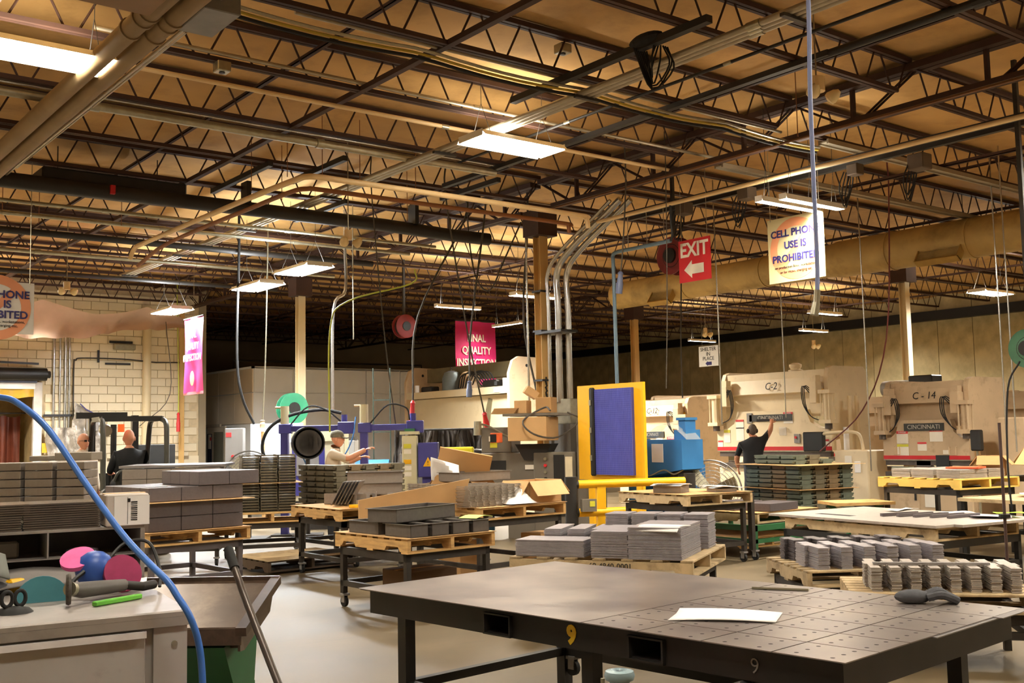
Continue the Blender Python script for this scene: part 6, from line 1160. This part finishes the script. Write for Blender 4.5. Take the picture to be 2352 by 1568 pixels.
# riser with pigeonholes
rs = thing('shelf_riser', 'grey steel pigeonhole riser on the workbench', 'shelf', (bx0, by0, .93), R(BY)); yb = 1.1
B().span((-1.6, yb, .25), (.02, yb+.33, .262)).build('top_board', m_bt, rs); B().span((-1.6, yb, .125), (.0, yb+.33, .13)).build('middle_board', m_bt, rs); B().span((-1.6, yb+.32, 0), (.02, yb+.33, .25)).build('back', m_steel, rs); B().span((.0, yb-.02, 0), (.02, yb+.33, .25)).build('end_board', m_bt, rs)
for x in (-.42, -.9): B().span((x, yb, .13), (x+.008, yb+.32, .25)).build('divider', m_bt, rs)
def onb(u, v): return loc(bx0, by0, BY, u, v)
p = onb(-.7, 1.22); tag(B().box((0, 0, .04), (.1, .06, .08), bev=.01).build('grey_block', m_mill, None, False, (p[0]+.12, p[1], 1.061), R(-8)), 'grey block in the left pigeonhole of the riser', 'block'); tag(B().ell((0, 0, .03), (.05, .06, .03)).ell((.07, .02, .03), (.04, .06, .03)).build('rag', m_greyp, None, True, (p[0]-.05, p[1], 1.061), 0), 'grey rag bundle in the left pigeonhole', 'rag')
p = onb(-.25, 1.2); tag(B().ell((0, 0, .02), (.08, .05, .02)).build('rag', m_box, None, True, (p[0], p[1], 1.061), 0), 'dark rag in the right pigeonhole', 'rag')
p = onb(-.35, 1.02); tag(B().grid(lambda u, v: (-.3+.6*u, -.14+.25*v, .02+.05*v*v+.015*math.sin(6*u)), 10, 5).build('felt_cloth', mat('felt_grey', '#7d7773', .9), None, True, (p[0], p[1], .94), R(-8)), 'grey felt cloth sagging under the riser', 'cloth').modifiers.new('t', 'SOLIDIFY').thickness = .006
p = onb(-.12, .98); sheetp(p[0], p[1], .945, -20, .26, .2, m_white, 'stack of white papers at the back right of the workbench')
# wrapped plate bundles on the riser
m_wrapk = mat('wrapped_plate_dark', '#5f564f', .22, .3, .18, 5, .25)
for i, (u, z, l_, n, lab) in enumerate(((-1.28, 0, .5, 7, 'left lower'), (-.74, 0, .42, 7, 'middle lower'), (-.35, 0, .34, 12, 'right'), (-1.25, .075, .5, 5, 'left upper'), (-.72, .075, .45, 5, 'middle upper'))):
    p = onb(u, 1.28); layered(rect(l_, .3), n, .0105, .004, 'plate_bundle', m_wrapk, lab+' bundle of dark film-wrapped plates on the riser', p[0], p[1], 1.193+z, BY)
p = onb(-1.02, 1.15); tag(B().box((0, 0, .02), (.07, .02, .04), (0, 0, .5)).build('yellow_tag', m_yellow, None, False, (p[0], p[1], 1.28), 0), 'yellow tag stuck between the wrapped plate bundles', 'tag')
p = onb(-.06, 1.2); cb3 = carton(p[0], p[1], 1.193, (.2, .22, .155), BY, 'white carton with a shipping label on the riser', mat('carton_white', '#c9bfb6', .7))
B().box((.02, -.1125, .075), (.165, .003, .14)).build('shipping_label', m_white, cb3)
for i in range(10): B().box((.03+.0, -.115, .03+i*.0095), (.03, .002, .004 if i % 3 else .006)).build('barcode_bar', m_ink, cb3)
B().box((.005, -.115, .125), (.014, .002, .018)).build('label_mark', m_ink, cb3); B().box((.0, -.115, .075), (.0015, .002, .13)).build('label_line', m_ink, cb3)
# things on the bench top
p = onb(-.31, .42); gd = thing('angle_grinder', 'grey angle grinder with wire wheel on the workbench', 'grinder', (p[0], p[1], .935), R(15)); B().lathe([(.01, -.012), (.06, -.01), (.065, 0), (.06, .01), (.01, .012)], 20, Matrix.Translation((-.11, 0, .065)) @ Euler((R(90), 0, R(60))).to_matrix().to_4x4()).build('wire_wheel', mat('wire_bristle', '#4d473f', .6, .5, .4, 60), gd, True); B().tube([(-.09, .02, .06), (-.03, .04, .05), (.1, .06, .045), (.2, .08, .04)], [.025, .034, .03, .026], 12).build('body', mat('grinder_grey', '#57524e', .5), gd, True); B().cyl((-.1, .01, .065), (-.08, .02, .06), .03, 12).build('collar', m_galv, gd, True); B().tube([(.2, .08, .04), (.26, .03, .03), (.33, .05, .03)], .02, 10).build('nozzle', m_blackp, gd, True)
rp_ = thing('respirator', 'blue half-mask respirator with pink filters on the workbench', 'respirator', onb(-.26, .72)+(.935,), R(-10)); B().ell((0, 0, .1), (.085, .07, .085)).build('face_piece', mat('respirator_blue', '#2f55a8', .4), rp_, True)
for x, y, z, rr, c, rx in ((-.07, .02, .15, .075, '#e46aa8', .5), (.11, -.05, .08, .085, '#8e2450', 1.1)): B().lathe([(.02, -.012), (rr, -.01), (rr, .01), (.02, .014)], 22, Matrix.Translation((x, y, z)) @ Euler((rx, .5 if x > 0 else -.3, 0)).to_matrix().to_4x4()).build('filter', mat('filter_'+c[1:], c, .8, 0, .1, 20), rp_, True)
st = B(); st.tube(bez([(.05, .05, .12), (.14, .1, .2), (.24, .06, .2), (.28, .0, .08), (.27, -.06, .01)], 5), .008, 6).tube(bez([(-.05, -.05, .1), (-.1, -.08, .06), (-.08, -.1, .01)], 5), .01, 6); st.build('strap', m_black, rp_)
p = onb(-.22, .36); tag(B().box((0, 0, .01), (.24, .028, .02), bev=.004).build('green_marker', mat('marker_green', '#62b53a', .4), None, False, (p[0], p[1], .932), R(22)), 'bright green flat marker stick on the workbench', 'marker')
p = onb(-.49, .58); tag(B().prism([(.11*math.cos(a*math.pi/14), .11*math.sin(a*math.pi/14)) for a in range(15)], 0, .006, 'xz').build('sanding_disc', mat('disc_teal', '#4a8d9a', .7), None, False, (p[0], p[1], .93), R(-12)), 'teal half sanding disc standing on the workbench', 'disc')
p = onb(-.38, .68); tag(B().cyl((-.05, 0, .01), (.05, 0, .01), .008, 8).build('pen', m_white, None, True, (p[0], p[1], .93), .2), 'short white pen beside the teal disc', 'pen')
p = onb(-.62, .34); sc = thing('suction_lifter', 'black twin-loop suction lifter on the workbench', 'suction lifter', (p[0], p[1], .931), R(10)); B().lathe([(.0, 0), (.075, 0), (.06, .015), (.02, .025)], 20).build('cup', m_rubber, sc, True)
for s in (-1, 1): B().tube([(s*.026+.022*math.cos(a*math.pi/8), 0, .055+.03*math.sin(a*math.pi/8)) for a in range(17)], .008, 8, cap=False).build('loop', m_rubber, sc, True)
p = onb(-.68, .95); tag(B().ell((0, 0, .03), (.09, .07, .035)).ell((-.03, 0, .08), (.06, .06, .05)).build('cap', mat('cap_dark', '#3a3a3e', .8), None, True, (p[0], p[1], .93), 0), 'dark cap at the left edge of the workbench', 'cap'); tag(B().grid(lambda u, v: (-.1+.2*u, -.05+.1*v, .1*v+.03*math.sin(3*u)), 6, 3).build('glove', mat('glove_lime', '#7c7f78', .8), None, True, (p[0]-.02, p[1]-.02, 1.0), 0), 'grey glove with lime edge over the dark cap', 'glove').modifiers.new('t', 'SOLIDIFY').thickness = .01
p = onb(-.56, 1.0); tag(B().box((0, 0, .03), (.08, .06, .06), bev=.012).build('yellow_case', m_yellow, None, False, (p[0], p[1], .93), .2), 'small yellow tape measure at the back of the workbench', 'tape measure'); p = onb(-.38, .98); tag(B().ell((0, 0, .015), (.035, .02, .015)).build('ear_plug_case', mat('case_orange', '#d8452a', .4), None, True, (p[0], p[1], .93), .3), 'small orange plastic piece on the workbench', 'plastic piece')
gg = thing('safety_glasses', 'clear safety glasses beside the orange piece', 'glasses', onb(-.3, .97)+(.935,), .3); B().ell((-.035, 0, .02), (.03, .012, .02)).ell((.035, 0, .02), (.03, .012, .02)).build('lens', mat('lens_clear', '#c8c2c0', .1, 0, .02, alpha=.4), gg, True); B().tube([(-.07, 0, .025), (-.07, .1, .02)], .003, 5).tube([(.07, 0, .025), (.07, .1, .02)], .003, 5).build('temple', m_blackp, gg)
# blue air hose from upper left over the bench
run('air_hose', 'bright blue air hose arching from the left over the workbench corner', 'hose', bez([(0.75, 5.3, 1.7), (0.983, 5.061, 1.819), (1.075, 4.928, 1.801), (1.122, 4.831, 1.774), (1.200, 4.656, 1.661), (1.306, 4.472, 1.430), (1.390, 4.299, 1.244), (1.457, 4.195, 1.137), (1.502, 4.105, 1.067), (1.527, 4.066, 1.011), (1.56, 4.030, 0.94), (1.6, 4.04, 0.832), (1.62, 4.05, 0.687), (1.63, 4.06, 0.4), (1.64, 4.0, .02)], 6), .0135, mat('hose_bright_blue', '#3f74c9', .35), 10)
ar = thing('hose_hanger', 'grey hanger arm holding the blue hose at the left edge', 'bracket', (.95, 5.0, .93)); B().tube([(0, .1, 0), (0, .08, .55), (.05, .02, .86)], .02, 8).build('arm', m_greyp, ar, True)
# --- tilting hopper
hp_ = thing('tilt_hopper', 'rusty brown dump hopper on a green base behind the workbench', 'hopper', (2.56, 5.40, 0), R(-40)); m_hop = mat('hopper_rust', '#4d3d31', .35, .5, .2, 6, 0, '#6f5d4b', 5, .5, .8)
def plate_(pts, n, m): q = B(); q.add(pts, [tuple(range(len(pts)))]); q.build(n, m, hp_).modifiers.new('t', 'SOLIDIFY').thickness = .012
plate_([(-.7, 0, .85), (0, 0, .85), (.01, -.6, .62), (-.36, -.6, .62)], 'back_slope', m_hop); plate_([(-.36, -.6, .62), (.01, -.6, .62), (.03, -.74, .72), (-.3, -.74, .72)], 'floor_plate', m_hop); plate_([(0, 0, .85), (.03, -.74, .72), (.03, -.74, .62), (.01, -.6, .6), (0, -.1, .7)], 'right_side', m_hop)
plate_([(-.3, -.745, .725), (.035, -.745, .725), (.035, -.75, .65), (-.3, -.75, .65)], 'front_lip', m_hop); B().bar((0.005, .01, .85), (.035, -.75, .71), .05, .04).build('side_rim', m_hop, hp_); B().bar((-.7, .01, .855), (.02, .01, .855), .03).build('back_rim', m_hop, hp_)
B().prism([(-.7, .63), (-.1, .72), (-.2, .3), (-.45, .3)], -.3, -.06, 'yz').build('green_side', m_green, hp_); B().span((-.28, -.5, 0), (-.2, -.1, .35)).span((-.16, -.5, 0), (-.08, -.1, .35)).build('base_frame', m_green, hp_)
# --- pallet jack handle
pj = thing('pallet_jack', 'pallet jack handle with black grip standing in the aisle', 'pallet jack', (2.07, 4.05, 0)); m_han = mat('handle_steel', '#5a524c', .35, .6)
B().tube(bez([(.055, .88, 1.0), (.05, .8, .93), (.045, .7, .84), (.0, .1, .38), (-.02, -.1, .2)], 4), .017, 10).build('handle', m_han, pj, True); B().tube([(.063, .965, 1.075), (.055, .87, .99)], .023, 12).build('grip', m_rubber, pj, True)
B().span((-.12, -.3, 0.03), (.1, -.05, .25), bev=.02).build('pump', m_red, pj); B().cyl((-.1, -.2, .07), (.08, -.2, .07), .07, 14).build('wheel', m_rubber, pj, True); B().span((-.28, -1.3, .05), (-.12, -.28, .1)).span((.1, -1.3, .05), (.26, -.28, .1)).build('fork', m_red, pj)
# --- floor stand pole at right
fp = thing('floor_stand', 'thin dark pole stand in front of the yellow pine pallet at right', 'stand', (9.34, 4.93, 0)); B().cyl((0, 0, 0), (0, 0, 1.62), .014, 8).build('pole', mat('pole_maroon', '#4a3530', .5), fp, True); B().cyl((0, 0, .78), (0, 0, .81), .05, 12).build('collar', m_black, fp); B().cyl((0, 0, 0), (0, 0, .02), .12, 14).build('foot', m_black, fp)
# ================================================================ people
def skin_mesh(pts, edges, root, mname, material, sub=2):
    me = bpy.data.meshes.new(mname); me.from_pydata([p[0] for p in pts], edges, []); o = bpy.data.objects.new('tmp', me); col.objects.link(o)
    o.modifiers.new('skin', 'SKIN')
    for i, p in enumerate(pts):
        r = p[1]; me.skin_vertices[0].data[i].radius = r if isinstance(r, tuple) else (r, r)
    me.skin_vertices[0].data[root].use_root = True
    s = o.modifiers.new('sub', 'SUBSURF'); s.levels = s.render_levels = sub
    dg = bpy.context.evaluated_depsgraph_get(); new = bpy.data.meshes.new_from_object(o.evaluated_get(dg)); bpy.data.objects.remove(o)
    new.name = mname; new.materials.clear()
    for m in (material if isinstance(material, (list, tuple)) else [material]): new.materials.append(m)
    new.polygons.foreach_set('use_smooth', [True]*len(new.polygons)); return new
m_hair = mat('hair_grey', '#6b5f55', .9, 0, .2, 40); m_tblack = mat('tshirt_black', '#17181a', .85, 0, .1, 8); m_twhite = mat('tshirt_cream', '#d9c8b0', .85, 0, .06, 8); m_jean = mat('jeans_dark', '#2c3038', .85, 0, .12, 10); m_lip = mat('lip', '#b5695a', .6); m_eye = mat('eye_white', '#e8e4de', .3); m_shoe = mat('boot', '#231d19', .6)
def head(parent, c, fwd_yaw, hair=None, cap=None, glasses=None, muffs=False, pitch=0, beard=None, s=1):
    """head centred at c, facing local -y rotated by fwd_yaw"""
    M = Matrix.Translation(c) @ Euler((pitch, 0, fwd_yaw)).to_matrix().to_4x4() @ Matrix.Scale(s, 4); n, rg = 24, 16; vs = []
    q = B()
    for j in range(rg+1):
        ph = math.pi*j/rg; z = -math.cos(ph)
        for i in range(n):
            a = 2*math.pi*i/n; r = max(0, math.sin(ph))**.78; x = .076*r*math.cos(a); y = .098*r*math.sin(a); zz = .125*z
            if z < -.1: k = 1+.42*(z+.1); x *= k; y = y*(k if y > 0 else (1+.12*(z+.1)))+(-.012*(-z) if y < 0 else -.02*(-z))
            if y < -.05 and abs(x) < .03:
                if -.035 < zz < .02: y -= .018*(1-abs(x)/.03)*(1-(zz+.035)/.06)      # nose
                if .02 <= zz < .04: y += .004
            vs.append((x, y, zz))
    fs = [(j*n+i, j*n+(i+1) % n, (j+1)*n+(i+1) % n, (j+1)*n+i) for j in range(rg) for i in range(n)]
    q.T = M; q.add(vs, fs)
    for sx in (-1, 1): q.ell((sx*.078, .012, -.005), (.012, .022, .032))
    h_ = q.build('head', m_skin, parent, True)
    for sx in (-1, 1):
        e = B(); e.T = M; e.ell((sx*.03, -.084, .012), (.014, .008, .008)); e.build('eye', m_eye, h_, True)
        e = B(); e.T = M; e.ell((sx*.03, -.091, .012), (.005, .004, .006)); e.build('iris', m_ink, h_, True)
    e = B(); e.T = M; e.ell((0, -.094, -.062), (.024, .008, .007)); e.build('mouth', m_lip, h_, True)
    if hair:
        e = B(); e.T = M; e.ell((0, .02, .025), (.081, .092, .108)); e.build('hair', hair, h_, True)
    if beard: e = B(); e.T = M; e.ell((0, -.07, -.1), (.035, .025, .03)); e.build('goatee', beard, h_, True)
    if cap:
        e = B(); e.T = M; e.lathe([(.09, .03), (.094, .06), (.085, .1), (.06, .13), (.02, .145), (.001, .147)], 22, Matrix.Translation((0, .008, -.005)) @ Matrix.Diagonal((.93, 1.15, 1, 1))); e.build('cap', cap, h_, True)
        e = B(); e.T = M; e.grid(lambda u, v: (-.07+.14*u, -.08-.1*v*(1-.5*(2*u-1)**2), .04-.02*v-.015*(2*u-1)**2), 8, 4); o = e.build('cap_brim', cap, h_, True); o.modifiers.new('t', 'SOLIDIFY').thickness = .006
    if glasses:
        for sx in (-1, 1): e = B(); e.T = M; e.box((sx*.032, -.1, .012), (.05, .006, .03), bev=.003); e.build('lens', glasses, h_)
        for sx in (-1, 1): e = B(); e.T = M; e.tube([(sx*.06, -.095, .015), (sx*.08, .02, .012)], .003, 5); e.build('temple', m_ink, h_)
    if muffs:
        for sx in (-1, 1): e = B(); e.T = M; e.ell((sx*.09, .01, 0), (.025, .035, .045)); e.build('ear_muff', m_ink, h_, True)
    return h_
def hand(parent, w_, d_, upv, curl=.5, side=1):
    """hand from wrist w_ along d_, palm normal opposite upv"""
    w_, d_, upv = V(w_), V(d_).normalized(), V(upv).normalized(); sd = d_.cross(upv).normalized(); q = B()
    q.T = Matrix(((d_.x, sd.x, upv.x, w_.x), (d_.y, sd.y, upv.y, w_.y), (d_.z, sd.z, upv.z, w_.z), (0, 0, 0, 1))); q.ell((.045, 0, 0), (.055, .042, .016))
    for i, (o_, l_) in enumerate(((-.03, .07), (-.01, .08), (.01, .075), (.03, .058))):
        c = curl; q.tube(bez([(.08, o_, 0), (.08+l_*.4, o_*1.1, -l_*.2*c), (.08+l_*(.8-.3*c), o_*1.1, -l_*.6*c), (.08+l_*(1-.8*c), o_, -l_*(.9)*c)], 3), [.009]*9+[.007], 7)
    q.tube([(.02, side*.035, 0), (.05, side*.062, -.01), (.08, side*.066, -.02)], [.012, .01, .008], 7); return q.build('hand', m_skin, parent, True)
def person(label, loc_, yawd, pts, edges, root, split, mats, name='person'):
    t = thing(name, label, 'person', loc_, R(yawd)); me = skin_mesh(pts, edges, root, 'body', mats)
    for p in me.polygons: p.material_index = split(p.center)
    ob('body', me, t); return t
# forklift driver, seated, seen from behind (local -y = facing)
fx, fy = 5.35, 15.3
t = person('man in a black T-shirt seated on the forklift, seen from behind', (5.17, 15.72, 0), 172, [((0, 0, 1.05), .16), ((0, .03, 1.25), (.19, .13)), ((0, .03, 1.42), (.2, .12)), ((0, .02, 1.5), .075), ((0, .0, 1.56), .058),
    ((.17, .02, 1.43), .08), ((.25, -.06, 1.2), .052), ((.2, -.3, 1.15), .04), ((-.17, .02, 1.43), .08), ((-.25, -.06, 1.2), .052), ((-.2, -.3, 1.15), .04), ((.1, -.25, 1.03), .085), ((.12, -.5, .98), .07), ((.12, -.55, .6), .05), ((-.1, -.25, 1.03), .085), ((-.12, -.5, .98), .07), ((-.12, -.55, .6), .05)],
    [(0, 1), (1, 2), (2, 3), (3, 4), (2, 5), (5, 6), (6, 7), (2, 8), (8, 9), (9, 10), (0, 11), (11, 12), (12, 13), (0, 14), (14, 15), (15, 16)], 0, lambda c: 1 if c.z > 1.52 or (c.y < -.12 and c.z > 1.1) else (0 if c.z > 1.08 else 2), [m_tblack, m_skin, m_jean])
head(t, (0, -.01, 1.655), 0, s=1.02); hand(t, (.2, -.3, 1.15), (-.3, -1, .1), (0, 0, 1)); hand(t, (-.2, -.3, 1.15), (.3, -1, .1), (0, 0, 1), side=-1)
# bystander behind the boxes
t = person('man with glasses looking over the grey boxes at left', (4.78, 16.63, 0), 20, [((0, 0, .95), .15), ((0, 0, 1.2), (.17, .12)), ((0, 0, 1.4), (.19, .11)), ((0, 0, 1.48), .07), ((0, -.01, 1.53), .055), ((.19, 0, 1.4), .07), ((.25, .02, 1.12), .05), ((.24, -.06, .88), .038), ((-.19, 0, 1.4), .07), ((-.25, .02, 1.12), .05), ((-.24, -.06, .88), .038), ((.1, 0, .5), .08), ((.1, 0, .04), .05), ((-.1, 0, .5), .08), ((-.1, 0, .04), .05)],
    [(0, 1), (1, 2), (2, 3), (3, 4), (2, 5), (5, 6), (6, 7), (2, 8), (8, 9), (9, 10), (0, 11), (11, 12), (0, 13), (13, 14)], 0, lambda c: 1 if c.z > 1.5 else (0 if c.z > .98 or abs(c.x) > .18 else 2), [m_twhite, m_skin, m_jean])
head(t, (0, -.02, 1.62), 0, glasses=mat('lens_dark', '#2a211c', .2), beard=None); hand(t, (.24, -.06, .88), (0, -.2, -1), (1, 0, 0)); hand(t, (-.24, -.06, .88), (0, -.2, -1), (-1, 0, 0), side=-1)
# welder in white shirt and cap, reaching right
wx, wy = 8.05, 14.95
t = person('man in a cream T-shirt and camouflage cap reaching to the welder', (wx, wy, 0), 52, [((0, 0, .95), .16), ((0, 0, 1.15), (.19, .14)), ((0, -.02, 1.36), (.2, .12)), ((0, -.04, 1.44), .072), ((0, -.06, 1.5), .058), ((.2, -.03, 1.36), .075), ((.24, -.22, 1.22), .05), ((.2, -.42, 1.3), .04), ((-.2, -.03, 1.36), .08), ((-.22, -.28, 1.28), .055), ((-.17, -.55, 1.42), .04), ((.1, 0, .5), .085), ((.1, 0, .035), .055), ((-.1, 0, .5), .085), ((-.1, 0, .035), .055)],
    [(0, 1), (1, 2), (2, 3), (3, 4), (2, 5), (5, 6), (6, 7), (2, 8), (8, 9), (9, 10), (0, 11), (11, 12), (0, 13), (13, 14)], 0, lambda c: 1 if c.z > 1.46 and abs(c.x) < .12 or c.y < -.24 else (0 if c.z > .98 else 2), [m_twhite, m_skin, m_jean])
head(t, (0, -.085, 1.585), 0, hair=None, cap=mat('cap_camo', '#6f6a58', .8, 0, .35, 30), glasses=mat('lens_amber', '#5a3d28', .2)); hand(t, (-.17, -.55, 1.42), (.1, -1, .3), (0, 0, 1)); hand(t, (.2, -.42, 1.3), (-.1, -1, .1), (0, 0, 1), side=-1)
# press operator, back view, right arm raised
t = person('man in a black T-shirt reaching up to press brake C-2', (15.75, 13.05, 0), 128, [((0, 0, .92), .16), ((.0, .0, 1.15), (.19, .13)), ((-.02, -.05, 1.36), (.2, .12)), ((-.01, -.09, 1.44), .07), ((0, -.12, 1.49), .058), ((.2, -.05, 1.33), .075), ((.3, -.1, 1.08), .05), ((.28, -.22, .9), .038), ((-.2, -.12, 1.4), .075), ((-.33, -.3, 1.58), .05), ((-.36, -.5, 1.72), .036), ((.1, .02, .5), .085), ((.1, .03, .035), .055), ((-.1, .0, .5), .085), ((-.1, .0, .035), .055)],
    [(0, 1), (1, 2), (2, 3), (3, 4), (2, 5), (5, 6), (6, 7), (2, 8), (8, 9), (9, 10), (0, 11), (11, 12), (0, 13), (13, 14)], 0, lambda c: 1 if (c.z > 1.47 and abs(c.x) < .14) or (c.x < -.29) or (c.x > .2 and c.z < 1.12 and c.y < -.02) else (0 if c.z > .95 else 2), [m_tblack, m_skin, m_jean])
head(t, (.0, -.15, 1.58), .5, hair=m_hair, muffs=True, pitch=-.1); hand(t, (-.36, -.5, 1.72), (-.05, -.6, .7), (0, .7, .6), .7); hand(t, (.28, -.22, .9), (0, -.4, -.8), (1, 0, 0), side=-1)
tag(B().box((0, 0, 0), (.3, .05, .05), (0, 0, .2), bev=.01).build('barcode_scanner', m_black, None, False, (16.72, 13.55, 1.78), R(-90)), 'black hand tool held up against the press C-2 ram', 'tool')
